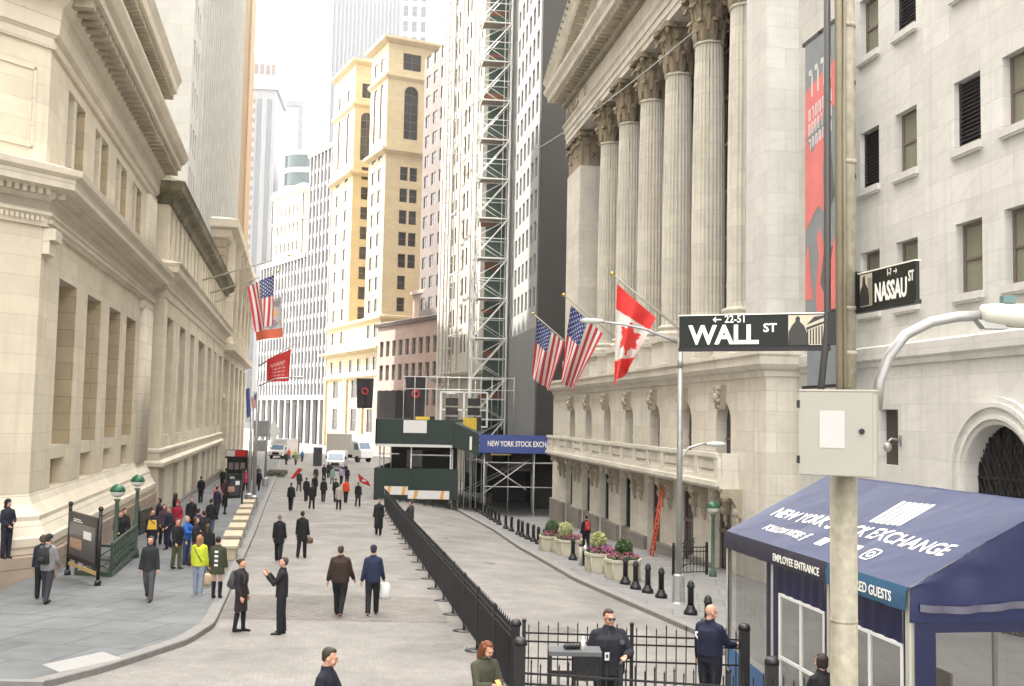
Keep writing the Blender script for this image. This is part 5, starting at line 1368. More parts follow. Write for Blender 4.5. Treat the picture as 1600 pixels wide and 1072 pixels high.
# --- iron fences
def fence_mesh(L, H, n, solid=False):
    mb = MB(); 
    for z in (.14, H*.62, H-.22, H-.08) if H > 1.3 else (.12, H-.16, H-.05): mb.box(0, L, -.014, .014, z-.014, z+.014)
    for k in range(n):
        x = L*(k+.5)/n; mb.box(x-.009, x+.009, -.009, .009, .1, H+(.08 if k % 2 else .03)); mb.lathe([(.014, H+(.07 if k % 2 else .02)), (.002, H+(.13 if k % 2 else .07))], (x, 0, 0), 4)
    return mb.mesh('rail_panel', m_iron)
post = MB(); post.box(-.03, .03, -.03, .03, 0, 1.28); post.lathe([(.045, 1.28), (.05, 1.32), (.02, 1.37)], n=8); post.lathe([(.28, 0), (.28, .012), (.05, .03)], n=14); post = post.mesh('post', m_iron)
PL = 2.42
midp = fence_mesh(PL, 1.2, 20)
fs = Vector((.17, 18.0)); fe = Vector((-8.2, 68.6)); dv = (fe-fs); n = int(dv.length//PL); dv = dv.normalized()
rz = math.atan2(dv.y, dv.x); proto = None
ords = ['nearest', 'second', 'third', 'fourth', 'fifth', 'sixth', 'seventh', 'eighth', 'ninth', 'tenth', 'eleventh', 'twelfth', 'thirteenth', 'fourteenth', 'fifteenth', 'sixteenth', 'seventeenth', 'eighteenth', 'nineteenth', 'twentieth', 'twenty-first', 'twenty-second']
for k in range(n):
    p = fs+dv*PL*k; q2 = fs+dv*PL*(k+1); z0, z1 = gz(p.x, p.y), gz(q2.x, q2.y)
    t = thing('barrier_fence', f'{ords[k]} panel from the camera of the black barrier fence down the middle of the street', 'fence', (p.x, p.y, z0), rz, 'barrier fence panels along the street')
    t.rotation_euler = (0, -math.atan2(z1-z0, PL), rz)
    obj('rail_panel', midp, t, (0, 0, .05)); obj('post', post, t)
def fence_line(A, B, H, n, label, top=0):
    d = B-A; L = d.length; np_ = max(1, round(L/1.7)); l = L/np_
    me = fence_mesh(l, H, n); t = thing('iron_fence', label, 'fence', A, math.atan2(d.y, d.x)); 
    for k in range(np_):
        obj('rail_panel', me, t, (l*k, 0, 0)); mb = MB(); mb.box(l*k-.03, l*k+.03, -.03, .03, 0, H+.1); mb.ball((l*k, 0, H+.12), .04, 8, 6); mb.build('post', m_iron, t)
    return t
fence_line(Vector((.3, 18.0, gz(.2, 18))), Vector((3.95, 17.75, gz(3.9, 17.7))), 1.32, 11, 'black iron fence with spiked bars behind the standing officer')
fence_line(Vector((.16, 14.55, gz(.2, 14.5))), Vector((4.35, 13.75, gz(4.3, 13.8))), 1.38, 11, 'nearest black iron fence running below the officer to the marquee')
def chunky(u, v, Y, label, H=None):
    p = at(u, v, Y); z0 = gz(p.x, Y); t = thing('fence_post', label, 'post', (p.x, Y, z0))
    H = p.z-z0; mb = MB(); mb.box(-.075, .075, -.075, .075, 0, H-.1); mb.build('shaft', m_iron, t)
    mb = MB(); mb.lathe([(.1, H-.1), (.1, H-.05), (.06, H)], n=12); mb.build('cap', m_iron, t)
chunky(806, 968, 18, 'thick black corner post where the street barrier meets the cross fence')
chunky(813, 996, 14.5, 'thick black end post of the nearest fence beside the red haired woman')
chunky(1103, 966, 17.8, 'thick black gate post directly behind the bald policeman')
chunky(1163, 974, 17.0, 'black post standing before the clear marquee panel')
chunky(1206, 1026, 14.0, 'short black post in front of the marquee doors')
# security desk
p = at(897, 1014, 15.9); dz = gz(p.x, 15.9)
t = thing('security_desk', 'black metal checkpoint desk beside the standing officer', 'desk', (p.x, 15.9, dz)); H = p.z-dz
mb = MB(); mb.box(-.38, .40, -.22, .22, H-.06, H); mb.build('desk_top', plain('desk_grey', (.10, .105, .11), .4), t)
mb = MB(); mb.box(.02, .40, -.2, .2, H-.42, H-.06); mb.box(-.38, .0, -.2, -.17, H-.34, H-.28); mb.build('cabinet', m_iron, t)
mb = MB()
for x in (-.36, 0.0, .38):
    for y in (-.2, .2): mb.box(x-.02, x+.02, y-.02, y+.02, 0, H-.06)
mb.build('leg', m_iron, t)
t = thing('glove_pair', 'black gloves lying on the checkpoint desk', 'gloves', (p.x-.02, 15.85, dz+H)); mb = MB()
for k in range(5): mb.ball((-.1+.045*k, .01*k, .045), (.05, .05, .045), 8, 6)
mb.build('glove', m_iron, t)
t = thing('water_bottle', 'small silver bottle standing on the checkpoint desk', 'bottle', (p.x+.13, 15.85, dz+H)); mb = MB(); mb.lathe([(.035, 0), (.035, .13), (.015, .17), (.015, .2)], n=12); mb.build('flask', m_whitep, t)

# --- bollards
q = MB(); q.lathe([(.19, 0), (.19, .1), (.17, .14), (.13, .18), (.115, .24), (.1, .27)], n=18); q.lathe([(.088, .25), (.084, .74), (.105, .76), (.105, .80), (.092, .82), (.085, .87), (.05, .93), (.01, .95)], n=18)
bm_ = q.mesh('bollard', m_iron)
bl = [(1079, 968), (1033, 941), (1012, 933), (993, 927), (977, 919), (1106, 1000), (895, 880)]+[(550+a/4.466, 620+b/4.466) for a, b in ((1340, 1068), (1300, 1048), (1265, 1030), (1225, 1012), (1187, 995), (1160, 980), (1112, 955), (1072, 937), (1025, 908), (1000, 890), (972, 875), (950, 860), (925, 845), (900, 830), (875, 815), (855, 798), (838, 783), (822, 770))]
for i, (u, v) in enumerate(bl):
    p = gp(u, v); o = obj('bollard', bm_, None, (p.x, p.y, p.z+.11), scale=1.0 if i < 7 else .95)
    lab = ['black bollard just right of the street lamp base', 'black bollard directly left of the street lamp base', 'second black bollard left of the street lamp base', 'third black bollard left of the street lamp base', 'black bollard touching the nearest flower planter', 'nearest black bollard, half behind the gate post', 'black bollard between the two pairs of planters'][i] if i < 7 else f'{ords[i-7]} black bollard of the kerb row beyond the planters'
    tag(o, lab, 'bollard', 'black bollards along the right kerb')
for (u, v, lab) in ((907, 889, 'cream pipe post left of the hydrant'), (920, 894, 'cream pipe post right of the hydrant')):
    p = gp(u, v); t = thing('pipe_post', lab, 'post', (p.x, p.y, p.z+.1)); mb = MB(); mb.tube([(0, 0, 0), (0, 0, .8)], .07, 10); mb.build('pipe', m_cream, t); mb = MB(); mb.tube([(0, 0, .78), (0, 0, .86)], .075, 10); mb.build('cap', m_iron, t)
p = gp(914, 889); t = thing('fire_hydrant', 'black fire hydrant with silver bonnet by the planters', 'hydrant', (p.x, p.y, p.z+.1))
mb = MB(); mb.lathe([(.16, 0), (.16, .06), (.11, .1), (.11, .55), (.14, .6)], n=14); mb.tube([(-.2, 0, .45), (.2, 0, .45)], .055, 10); mb.build('barrel', m_iron, t); mb = MB(); mb.lathe([(.14, .6), (.13, .7), (.07, .78), (.03, .82)], n=14); mb.build('bonnet', m_steel, t)
# --- planters
m_plant = plain('cream_planter', (.45, .42, .32), .7, var=.15, scale=3, bump=.2)
m_leaf = plain('leaf_green', (.035, .075, .015), .6, var=.5, scale=6); m_leaf2 = plain('leaf_pale', (.30, .32, .12), .6, var=.4); m_pink_ = plain('petal_pink', (.25, .05, .10), .6, var=.4, scale=9); m_pur = plain('petal_purple', (.16, .06, .22), .6, var=.4)
def planter(u, v, label, kinds, rad=.62):
    p = gp(u, v); t = thing('planter', label, 'planter', (p.x, p.y, p.z+.1), random.random(), 'cream flower planters on the right pavement')
    q = MB(); n8 = 8
    q.lathe([(rad*.9, 0), (rad*.92, .08), (rad*.94, .62), (rad*1.04, .66), (rad*1.04, .76), (rad*.92, .76), (rad*.9, .7)], n=n8, smooth=False)
    for k in range(n8): a = 2*math.pi*k/n8; q.tube([(rad*.93*math.cos(a), rad*.93*math.sin(a), .02), (rad*.95*math.cos(a), rad*.95*math.sin(a), .66)], .03, 5)
    q.build('tub', m_plant, t)
    def clump(name, mat, c, r, n, sz):
        m = MB()
        for i in range(n):
            d = Vector((random.gauss(0, 1), random.gauss(0, 1), random.gauss(0, 1))).normalized()*random.uniform(.7, 1.05); P = Vector((c[0]+d.x*r[0], c[1]+d.y*r[1], c[2]+d.z*r[2]))
            a = Vector((random.gauss(0, 1), random.gauss(0, 1), random.gauss(0, 1))).normalized(); b = a.orthogonal().normalized()*sz*.5; a = a*sz
            m.face([P-a*.5, P+b, P+a*.5, P-b])
        return m.build(name, mat, t, fix=False)
    clump('foliage', m_leaf, (0, 0, .78), (rad*.85, rad*.85, .12), 500, .1)
    for k in kinds:
        if k == 'ball': clump('topiary_ball', m_leaf, (.05, .1, 1.1), (.30, .31, .34), 1700, .075)
        if k == 'grass': clump('pale_shrub', m_leaf2, (-.1, .1, 1.15), (.3, .3, .35), 700, .09)
        if k == 'pink': clump('pink_flowers', m_pink_, (0, -.1, .86), (rad*.85, rad*.8, .14), 230, .07)
        if k == 'purple': clump('purple_flowers', m_pur, (0, 0, .9), (rad*.7, rad*.7, .2), 150, .07)
planter(863, 866, 'farthest cream planter with a round clipped shrub', ('ball', 'pink'))
planter(888, 873, 'cream planter with pink flowers, second farthest, beside the walking figure', ('grass', 'pink'))
planter(939, 899, 'cream planter with pale yellow shrub, second nearest', ('grass', 'pink', 'purple'))
planter(973, 911, 'nearest cream planter with round clipped shrub', ('ball', 'pink'), .66)
# --- street lamp by the kerb
LB = gp(1060, 950); zt = 6.85
lamp = thing('street_lamp', 'grey street lamp with a long upper arm over the kerb and a short lower arm', 'street lamp', LB)
mb = MB(); mb.lathe([(.26, 0), (.26, .12), (.2, .2), (.17, .95), (.13, 1.0)], n=8, smooth=False); mb.build('base', m_steel, lamp)
mb = MB(); mb.tube([(0, 0, .9), (0, 0, zt-LB.z)], [.1, .07], 14); mb.tube([(0, 0, zt-LB.z-.9), (0, 0, zt-LB.z-.6)], .09, 12); mb.build('shaft', m_steel, lamp)
def lp(u, v, dy=0): return at(u, v, LB.y+dy)-LB
mb = MB(); mb.tube([lp(1058, 535), lp(1040, 527), lp(1010, 515), lp(975, 507), lp(940, 503)], [.05, .045, .04, .035, .03], 8); mb.build('arm', m_steel, lamp)
def lum(P, sgn, parent, L=.75):
    mb = MB(); rg = []
    for x, r_ in ((0, .03), (.08, .075), (.3, .12), (.6, .12), (.75, .04)): rg.append([(P.x+sgn*x*L/.75, P.y+r_*math.cos(a), P.z+.02+r_*.7*math.sin(a)) for a in frange(0, 2*math.pi*9/10, 2*math.pi/10)])
    mb.loft(rg, smooth=True); return mb.build('luminaire', plain('lamp_head', (.5, .5, .46), .4), parent)
lum(lp(945, 503), -1, lamp)
mb = MB(); mb.tube([lp(1062, 745), lp(1066, 715), lp(1076, 700), lp(1095, 694), lp(1105, 694)], .035, 8); mb.build('arm', m_steel, lamp); lum(lp(1103, 695), 1, lamp, .6)
# --- black railings, lantern, ladder by the exchange
def rail(P0, P1, H, label, n=10):
    d = P1-P0; L = Vector((d.x, d.y)).length; t = thing('railing', label, 'railing', P0, math.atan2(d.y, d.x)); dzz = d.z
    mb = MB()
    for z in (.12, H*.85, H): mb.tube([(0, 0, z), (L, 0, z+dzz)], .022, 6)
    for k in range(n+1):
        x = L*k/n; zz = dzz*k/n; mb.tube([(x, 0, .1+zz), (x, 0, H+zz)], .013, 5)
        if k < n: mb.tube([(x+L/n*.5+.09*math.cos(a), 0, zz+H*.5+.13*math.sin(a)) for a in frange(0, 2*math.pi, .7)], .011, 4)
    mb.build('bars', m_iron, t); mb = MB()
    for x, z in ((0, 0), (L, dzz)): mb.box(x-.04, x+.04, -.04, .04, z, z+H+.1); mb.ball((x, 0, z+H+.14), .055, 8, 6)
    mb.build('post', m_iron, t)
up = Vector((0, 0, .12))
rail(gp(1052, 905)+up, gp(1104, 903)+up, 1.05, 'black scrolled iron railing left of the marquee')
rail(gp(1062, 898)+up, gp(1088, 882)+up, 1.05, 'short black railing by the exchange doorway', 5)
ld = thing('ladder', 'orange extension ladder leaning on the exchange facade', 'ladder', (0, 0, 0))
A_ = gp(1018, 874)+up; zt_ = FR.w(sR(48.2), .45, 1.3)
ld.location = A_; v_ = zt_-A_; w_v = Vector((-.15, -.98, 0))
dd = Vector((FR.b, 1, 0)).normalized()*.2
mb = MB()
for s_ in (-1, 1): mb.tube([dd*s_, v_+dd*s_], .04, 6)
mb.build('stile', m_orange, ld); mb = MB()
for k in range(1, 15): c_ = v_*(k/15); mb.tube([c_-dd, c_+dd], .022, 5)
mb.build('rung', m_orange, ld)
def globe_lamp(P, H, label, s_=1.):
    t = thing('globe_lamp', label, 'lamp', P)
    mb = MB(); mb.lathe([(.16, 0), (.14, .3), (.075, .4), (.065, H-.35), (.12, H-.25)], n=12); mb.build('post', plain('verdigris_green', (.05, .09, .065), .5, var=.2), t)
    mb = MB(); mb.ball((0, 0, H), (.23*s_, .23*s_, .2*s_), 18, 12); mb.build('globe', plain('milky_globe', (.62, .64, .58), .3), t)
    mb = MB(); mb.lathe([(.24*s_, H-.01), (.25*s_, H+.03), (.2*s_, H+.14), (.1*s_, H+.22), (.02, H+.25)], n=18); mb.build('green_cap', plain('cap_green', (.014, .09, .045), .4), t)
globe_lamp(Vector((FR.w(sR(39.6), 1.2, 0).x, FR.w(sR(39.6), 1.2, 0).y, gz(7.5, 39.6))), 2.7, 'green capped globe lamp beside the marquee and exchange corner')

# --- subway entrance (left)
globe_lamp(gp(178, 896)+up, 2.55, 'nearer green capped globe lamp of the subway stairs')
globe_lamp(gp(210, 877)+up, 2.75, 'farther green capped globe lamp of the subway stairs')
m_sub = plain('subway_green', (.05, .075, .055), .5, var=.3, scale=5)
def balus(P0, P1, H, parent):
    d = P1-P0; L = math.hypot(d.x, d.y); r_ = math.atan2(d.y, d.x); T = Matrix.Translation(P0-Vector(parent.location)) @ Matrix.Rotation(r_, 4, 'Z')
    mb = MB(); mb.T = T
    mb.box(0, L, -.04, .04, 0, .16); mb.box(0, L, -.035, .035, H-.08, H); mb.box(0, L, -.025, .025, H*.5, H*.5+.05)
    n = max(2, round(L/.55))
    for k in range(n+1): x = L*k/n; mb.box(x-.035, x+.035, -.035, .035, 0, H+.02)
    for k in range(n):
        xa, xb = L*k/n, L*(k+1)/n; mb.tube([(xa, 0, .18), (xb, 0, H*.5)], .018, 5); mb.tube([(xb, 0, .18), (xa, 0, H*.5)], .018, 5); mb.tube([(xa, 0, H*.5), (xb, 0, H-.1)], .018, 5)
    mb.build('balustrade', m_sub, parent)
q1, q2_, q3 = gp(173, 908)+up, gp(212, 876)+up, gp(118, 905)+up
se = thing('subway_entrance', 'green iron balustrade round the subway stairs below the bank wall', 'subway entrance', q1)
balus(q1, q2_, 1.05, se); balus(q3, q1, 1.0, se)
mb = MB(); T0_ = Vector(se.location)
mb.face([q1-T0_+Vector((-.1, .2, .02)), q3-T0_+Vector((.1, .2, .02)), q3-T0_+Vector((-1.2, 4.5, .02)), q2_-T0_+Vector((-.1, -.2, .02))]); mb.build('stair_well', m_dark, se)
def board(u0, v0, u1, v1, H, label, zt0=.55, zt1=2.0, light=True):
    P0, P1 = gp(u0, v0)+up, gp(u1, v1)+up; d = P1-P0; L = math.hypot(d.x, d.y); t = thing('map_board', label, 'information board', P0, math.atan2(d.y, d.x))
    mb = MB()
    for x, zz in ((0, 0), (L, d.z)):
        mb.tube([(x, 0, zz), (x, 0, H+zz)], .055, 8); mb.lathe([(.1, zz), (.1, zz+.12), (.06, zz+.18)], (x, 0, 0), 8); mb.ball((x, 0, H+zz+.07), .08, 8, 6); mb.ball((x, 0, H+zz-.1), (.07, .07, .03), 8, 4)
    mb.build('post', m_iron, t)
    mb = MB(); mb.box(.1, L-.1, -.05, .05, zt0, zt1); mb.build('panel', m_iron, t)
    mb = MB(); mb.box(.2, L-.2, -.06, -.052, zt0+.15, zt1-.3); mb.build('display', plain('display_grey', (.045, .05, .06), .3, var=.3, scale=4), t)
    mb = MB(); mb.box(L*.55, L*.8, -.066, -.061, zt0+.75, zt0+.98); mb.box(L*.2, L*.45, -.066, -.061, zt1-.2, zt1-.17); mb.box(L*.2, L*.5, -.066, -.061, zt1-.26, zt1-.23); mb.build('notice', m_whitep, t)
    mb = MB(); mb.box(L*.1, L*.5, -.066, -.061, zt0+.38, zt0+.68); mb.build('picture', plain('picture_tan', (.35, .22, .15), .5, var=.5, scale=9), t)
    if light: mb = MB(); mb.box(.1, L-.1, -.03, .03, .34, .44); mb.build('rail', plain('oak_rail', (.42, .30, .12), .6), t)
board(105, 905, 152, 922, 2.15, 'black subway map board with finial posts, nearest on the left pavement')
board(351, 807, 377, 806, 2.5, 'small black map board on two posts farther along the left pavement', .9, 2.3, False)
# black railings and stone benches, kiosk
def simple_rail(P0, P1, H, label):
    d = P1-P0; L = math.hypot(d.x, d.y); t = thing('railing', label, 'railing', P0, math.atan2(d.y, d.x)); mb = MB()
    n = max(3, int(L/.18))
    for k in range(n+1): mb.tube([(L*k/n, 0, 0), (L*k/n, 0, H)], .018, 5)
    for z in (.1, H): mb.tube([(0, 0, z), (L, 0, z)], .028, 5)
    mb.build('bars', m_iron, t)
simple_rail(gp(207, 862)+up, gp(217, 838)+up, 1.05, 'short black handrail at the far end of the subway stairs')
simple_rail(gp(215, 842)+up, gp(236, 834)+up, 1.05, 'low black railing below the tan recess of the bank')
m_bench = plain('sandstone_block', (.40, .34, .24), .8, var=.12, scale=3, bump=.2)
q = MB(); q.box(-.75, .75, -.3, .3, 0, .42); q.box(-.8, .8, -.36, .36, .42, .52); bmesh.ops.bevel(q.bm, geom=q.bm.edges[:], offset=.02, segments=1); bq = q.mesh('stone_bench', m_bench)
Pa, Pb = gp(356, 876), gp(388, 799)
for k in range(7):
    p = Pa+(Pb-Pa)*((k/6)); 
    o = obj('stone_bench', bq, None, (p.x, p.y, gz(p.x, p.y)+.13), math.atan2(Pb.y-Pa.y, Pb.x-Pa.x), scale=(1.25, 1, 1)); tag(o, f'{ords[k]} sandstone bench block of the row along the left kerb', 'bench', 'sandstone bench blocks')
P = gp(369, 752); t = thing('news_kiosk', 'dark kiosk with red and white sign on the left pavement', 'kiosk', (P.x, P.y, P.z+.13), R(-6))
mb = MB(); mb.box(-1, 1, 0, 1.6, 0, 2.1); mb.box(-1.1, 1.1, -.3, 1.7, 2.1, 2.25); mb.build('body', m_iron, t)
mb = MB(); mb.box(-.1, 1.05, -.34, -.31, 2.3, 2.9); mb.build('red_sign', m_red, t); mb = MB(); mb.box(-1.0, -.1, -.34, -.31, 2.3, 2.9); mb.build('white_sign', m_whitep, t); mb = MB(); mb.box(-1.05, 1.1, -.3, 0, 2.26, 2.95); mb.build('sign_box', m_iron, t)
mb = MB()
for x in (-.6, 0, .6): mb.box(x-.22, x+.22, -.03, -.002, 1.0, 1.7)
mb.build('magazine_display', plain('magazines', (.25, .2, .2), .5, var=.8, scale=8), t)
# tall poles on the left
def tall(u, v, vt, label, arm=None):
    P = gp(u, v); T_ = at(u, vt, P.y); H = T_.z-P.z; t = thing('street_lamp', label, 'street lamp', (P.x, P.y, P.z+.1))
    mb = MB(); mb.tube([(0, 0, 0), (0, 0, H)], [.12, .08], 10); mb.lathe([(.3, 0), (.28, .7), (.15, .8)], n=8, smooth=False); mb.build('shaft', m_steel, t)
    if arm: mb = MB(); mb.tube([(0, 0, H-.4), (arm*.5, 0, H+.1), (arm, 0, H+.2)], .05, 6); mb.build('arm', m_steel, t); lum(Vector((arm, 0, H+.2)), 1 if arm > 0 else -1, t)
    return t, P, H
tall(388, 792, 640, 'first of the paired grey poles on the left pavement'); tall(396, 796, 596, 'second of the paired grey poles, with a lamp arm', 2.2)
t3, P3, H3 = tall(414, 762, 645, 'grey pole carrying grey road signs beyond the map board')
t = thing('road_sign', 'white arrow shaped sign and grey plates on a pole down the street', 'sign', P3+Vector((.1, -.15, 0)))
mb = MB(); zz = H3-1.6; mb.prism([(.4, zz-1.2), (1.1, zz), (.4, zz+1.2), (.2, zz)], 'y', -.03, .0); mb.build('arrow_plate', m_whitep, t)
mb = MB(); mb.box(-1.2, .1, -.03, 0, zz-.5, zz+.9); mb.box(-.9, -.1, -.03, 0, zz-1.8, zz-.8); mb.build('plate', plain('grey_plate', (.25, .25, .25), .4, var=.5, scale=3), t)
# far street lamps arms
for u, v, vt, a_, lab in ((614, 700, 640, -2.6, 'far grey street lamp leaning over the plywood shed'), (466, 718, 632, -1.6, 'far grey street lamp before the white office block')):
    tall(u, v, vt, lab, a_)
# --- vehicles at the end of the street
def wheel(mb, x, y, z, r=.42, w=.26): mb.tube([(x-w/2, y, z), (x+w/2, y, z)], r, 16, smooth=False)
m_van = plain('van_white', (.62, .62, .60), .3, var=.04, coat=.5); m_tyre = plain('tyre', (.015, .015, .015), .8); m_wind = glass_mat('windscreen', (.10, .16, .22), .08)
def van(u, v, label, w, h, L, rot, boxy=0.):
    P = gp(u, v); t = thing('parked_van', label, 'van', P, rot); mb = MB(); s_ = w/2
    prof = [(0, .45), (0, 1.15), (.55, 1.3), (1.15+.1*boxy, h-.25), (1.5, h), (L, h), (L, .45)]
    mb.prism(prof, 'x', -s_, s_); bmesh.ops.bevel(mb.bm, geom=mb.bm.edges[:], offset=.07, segments=2); mb.build('body', m_van, t)
    if boxy: mb = MB(); mb.box(-s_-.12, s_+.12, 1.3, L, .9, h+.6); mb.build('cargo_box', m_van, t)
    mb = MB(); a = Vector((0, .6, 1.32)); b_ = Vector((0, 1.13+.1*boxy, h-.3)); n_ = Vector((0, -.05, .03)); mb.face([a+n_-Vector((s_*.88, 0, 0)), a+n_+Vector((s_*.88, 0, 0)), b_+n_+Vector((s_*.8, 0, 0)), b_+n_-Vector((s_*.8, 0, 0))]); mb.build('windscreen', m_wind, t)
    for sx_ in (-1, 1):
        for y in (1.0, L-1.2): mb = MB(); wheel(mb, sx_*(s_-.12), y, .4); mb.build('wheel', m_tyre, t)
        mb = MB(); mb.box(sx_*s_*.62-.16, sx_*s_*.62+.16, -.03, .01, .85, 1.05); mb.build('headlight', m_ink, t)
        mb = MB(); mb.box(sx_*(s_+.12)-.08, sx_*(s_+.12)+.08, .9, 1.0, 1.4, 1.75); mb.build('mirror', m_iron, t)
    mb = MB(); mb.box(-s_*.5, s_*.5, -.025, .01, .62, .98); mb.box(-s_*.95, s_*.95, -.06, .02, .42, .55); mb.build('grille', m_iron, t)
van(523, 736, 'white van with broad blue windscreen parked nearest in the street', 2.1, 2.3, 5.5, R(4))
van(430, 717, 'white box van parked at the left end of the street', 2.2, 2.3, 6.5, R(-8), 1)
P = gp(560, 722); tk = thing('box_truck', 'white box lorry parked sideways before the cream building', 'truck', P, R(-42))
mb = MB(); mb.box(-6.0, -.2, -1.2, 1.2, 1.1, 4.0); mb.build('cargo_box', m_van, tk)
mb = MB(); mb.prism([(-.1, .7), (1.9, .7), (1.9, 1.7), (1.5, 1.9), (1.1, 2.9), (-.1, 3.0)], 'y', -1.1, 1.1); bmesh.ops.bevel(mb.bm, geom=mb.bm.edges[:], offset=.08, segments=2); mb.build('cab', m_van, tk)
mb = MB(); mb.box(-6, 1.5, -.5, .5, .55, 1.08); mb.build('chassis', m_iron, tk)
for x in (1.0, -4.4):
    for y in (-1.0, 1.0): mb = MB(); mb.tube([(x, y-.14, .48), (x, y+.14, .48)], .48, 16, smooth=False); mb.build('wheel', m_tyre, tk)
mb = MB(); mb.face([(1.53, -.95, 1.95), (1.53, .95, 1.95), (1.15, .9, 2.8), (1.15, -.9, 2.8)]); mb.build('windscreen', m_wind, tk)
mb = MB(); mb.face([(.3, -1.115, 1.8), (1.35, -1.115, 1.8), (1.05, -1.115, 2.7), (.3, -1.115, 2.7)]); mb.build('side_window', m_wind, tk)
# litter bin / info pillar and striped barriers
P = gp(496, 728); t = thing('info_pillar', 'dark square pillar in the middle of the far street', 'pillar', P); mb = MB(); mb.box(-.55, .55, -.3, .3, 0, 2.4); mb.build('shaft', plain('slate', (.05, .055, .07), .4), t); mb = MB(); mb.box(-.62, .62, -.36, .36, 2.4, 2.5); mb.build('cap', m_whitep, t)
for u, v, w_, lab in ((614, 787, 1.7, 'orange and white striped barrier board, left of the pair'), (673, 790, 3.0, 'orange and white striped barrier board, right of the pair')):
    P = gp(u, v); t = thing('striped_barrier', lab, 'barrier', (P.x, 75.8, gz(P.x, 75.8)), 0); mb = MB(); mb.box(-w_/2, w_/2, 0, .05, .55, 1.15); mb.build('board', m_whitep, t)
    mb = MB(); 
    for x in (-w_*.32, w_*.32): mb.face([(x-.15, -.004, .55), (x+.1, -.004, .55), (x+.2, -.004, 1.15), (x-.05, -.004, 1.15)])
    mb.build('stripe', plain('amber', (.7, .35, .08), .5), t); mb = MB()
    for x in (-.3, .3): mb.box(x-.04, x+.04, .05, .1, 0, .55)
    mb.build('leg', m_iron, t)
P = gp(567, 765); t = thing('barrier_banner', 'crumpled red and white banner lying on the far barrier', 'banner', P+Vector((0, 0, .5))); mb = MB(); n = 10
rg = [[(-.5+1.0*k/n, .12*math.sin(k), .9-.7*k/n), (-.5+1.0*k/n+.2, .15*math.sin(k+1), .15-.4*k/n)] for k in range(n+1)]
mb.loft(rg, cap=False, close=False, smooth=True); mb.build('cloth', m_red, t); mb = MB(); mb.loft([[(p[0][0]*.6, p[0][1]-.05, p[0][2]-.35), (p[1][0]*.6+.1, p[1][1]-.05, p[1][2]+.4)] for p in rg[3:8]], cap=False, close=False); mb.build('white_patch', m_whitep, t)
# low planting along the far left kerb
P = gp(432, 745); t = thing('low_hedge', 'low clipped olive hedge at the far left kerb', 'hedge', P); mb = MB(); random.seed(8)
for i in range(900):
    p = Vector((random.uniform(-1, 1), random.uniform(-1.0, 1.0), random.random()**.5*.7)); a = Vector((random.gauss(0, 1), random.gauss(0, 1), random.gauss(0, 1))).normalized()*.12; b_ = a.orthogonal().normalized()*.07; mb.face([p-a, p+b_, p+a, p-b_])
mb.build('foliage', plain('olive_leaf', (.12, .12, .08), .7, var=.5), t, fix=False)
# cable from the lamp to the temple
cb_ = thing('overhead_cable', 'thin pale cable crossing in front of the temple columns', 'cable', (0, 0, 0)); a_, b_ = at(1110, 48, 41), at(840, 232, 84); a_.x -= .6; mb = MB()
mb.tube([a_+(b_-a_)*t+Vector((0, 0, -1.2*4*t*(1-t)*.25)) for t in frange(0, 1, .1)], .03, 5); mb.build('wire', m_steel, cb_)

# ============================================================ FLAGS
FW, FR_, FB = plain('flag_white', (.68, .66, .62), .7, var=.06), plain('flag_red', (.48, .03, .05), .7, var=.1), plain('flag_blue', (.03, .045, .16), .7, var=.1)
m_cred = plain('flag_bright_red', (.70, .035, .03), .7, var=.08)
def flag(label, A, B, Cc, D, nu, nv, colf, mats, waves=5, amp=.25, group=None, fold=.0):
    """A,B along the hoist (pole side); D,C the fly end under A and B"""
    t = thing('flag', label, 'flag', A, 0, group); mb = MB(); g = []
    for i in range(nu+1):
        s_ = i/nu; row = []
        for j in range(nv+1):
            f = j/nv; P = A.lerp(B, s_).lerp(D.lerp(Cc, s_), f)
            w_ = amp*(.25+f)*math.sin(waves*s_*math.pi+f*1.5)
            P = P+Vector((.25*w_, w_, .1*w_*math.cos(s_*9)))
            row.append(mb.bm.verts.new(P-A))
        g.append(row)
    for i in range(nu):
        for j in range(nv):
            f = mb.bm.faces.new((g[i][j], g[i+1][j], g[i+1][j+1], g[i][j+1])); f.material_index = colf((i+.5)/nu, (j+.5)/nv, i, j); f.smooth = True
    mb.build('cloth', mats, t, fix=False); return t
def us(s_, f, i, j):      # s: 0 canton side .. 1 ; f: 0 hoist .. 1 fly
    if s_ < 7/13 and f < .4:
        a, b = s_/(7/13)*9, f/.4*11
        if (int(a)+int(b)) % 2 == 0 and abs(a % 1-.5) < .28 and abs(b % 1-.5) < .28: return 0
        return 2
    return 1 if int(s_*13) % 2 == 0 else 0
def pole_to(label, base, tip, gold=True):
    t = thing('flagpole', label, 'flagpole', base); mb = MB(); mb.tube([(0, 0, 0), tip-base], [.07, .035], 8); mb.build('shaft', m_cream, t)
    if gold: mb = MB(); mb.ball(tip-base, .1, 10, 8); mb.build('finial', plain('gold', (.6, .45, .1), .3, .8), t)
def leaf(s_, f):
    x = (s_-.5)*2.0; y = (f-.5)*3.4; r_ = math.hypot(x, y); a = math.atan2(x, y)
    return r_ < .42+.30*abs(math.cos(3*a))**2*(1 if abs(math.cos(7*a)) > .3 else .65) and not (y > .5 and abs(x) > .06)
b0 = FR.w(sR(44.2), .2, 7.6); pole_to('white flagpole holding the red and white maple flag', b0, at(957, 428, 43.5))
flag('red and white maple leaf flag hanging from the nearest exchange flagpole', at(964, 444, 43.5), at(1025, 497, 43.8), at(985, 577, 43.8), at(957, 604, 43.5), 60, 90,
     lambda s_, f, i, j: 1 if (f < .25 or f > .75 or leaf(s_, f)) else 0, [FW, m_cred], 3, .35)
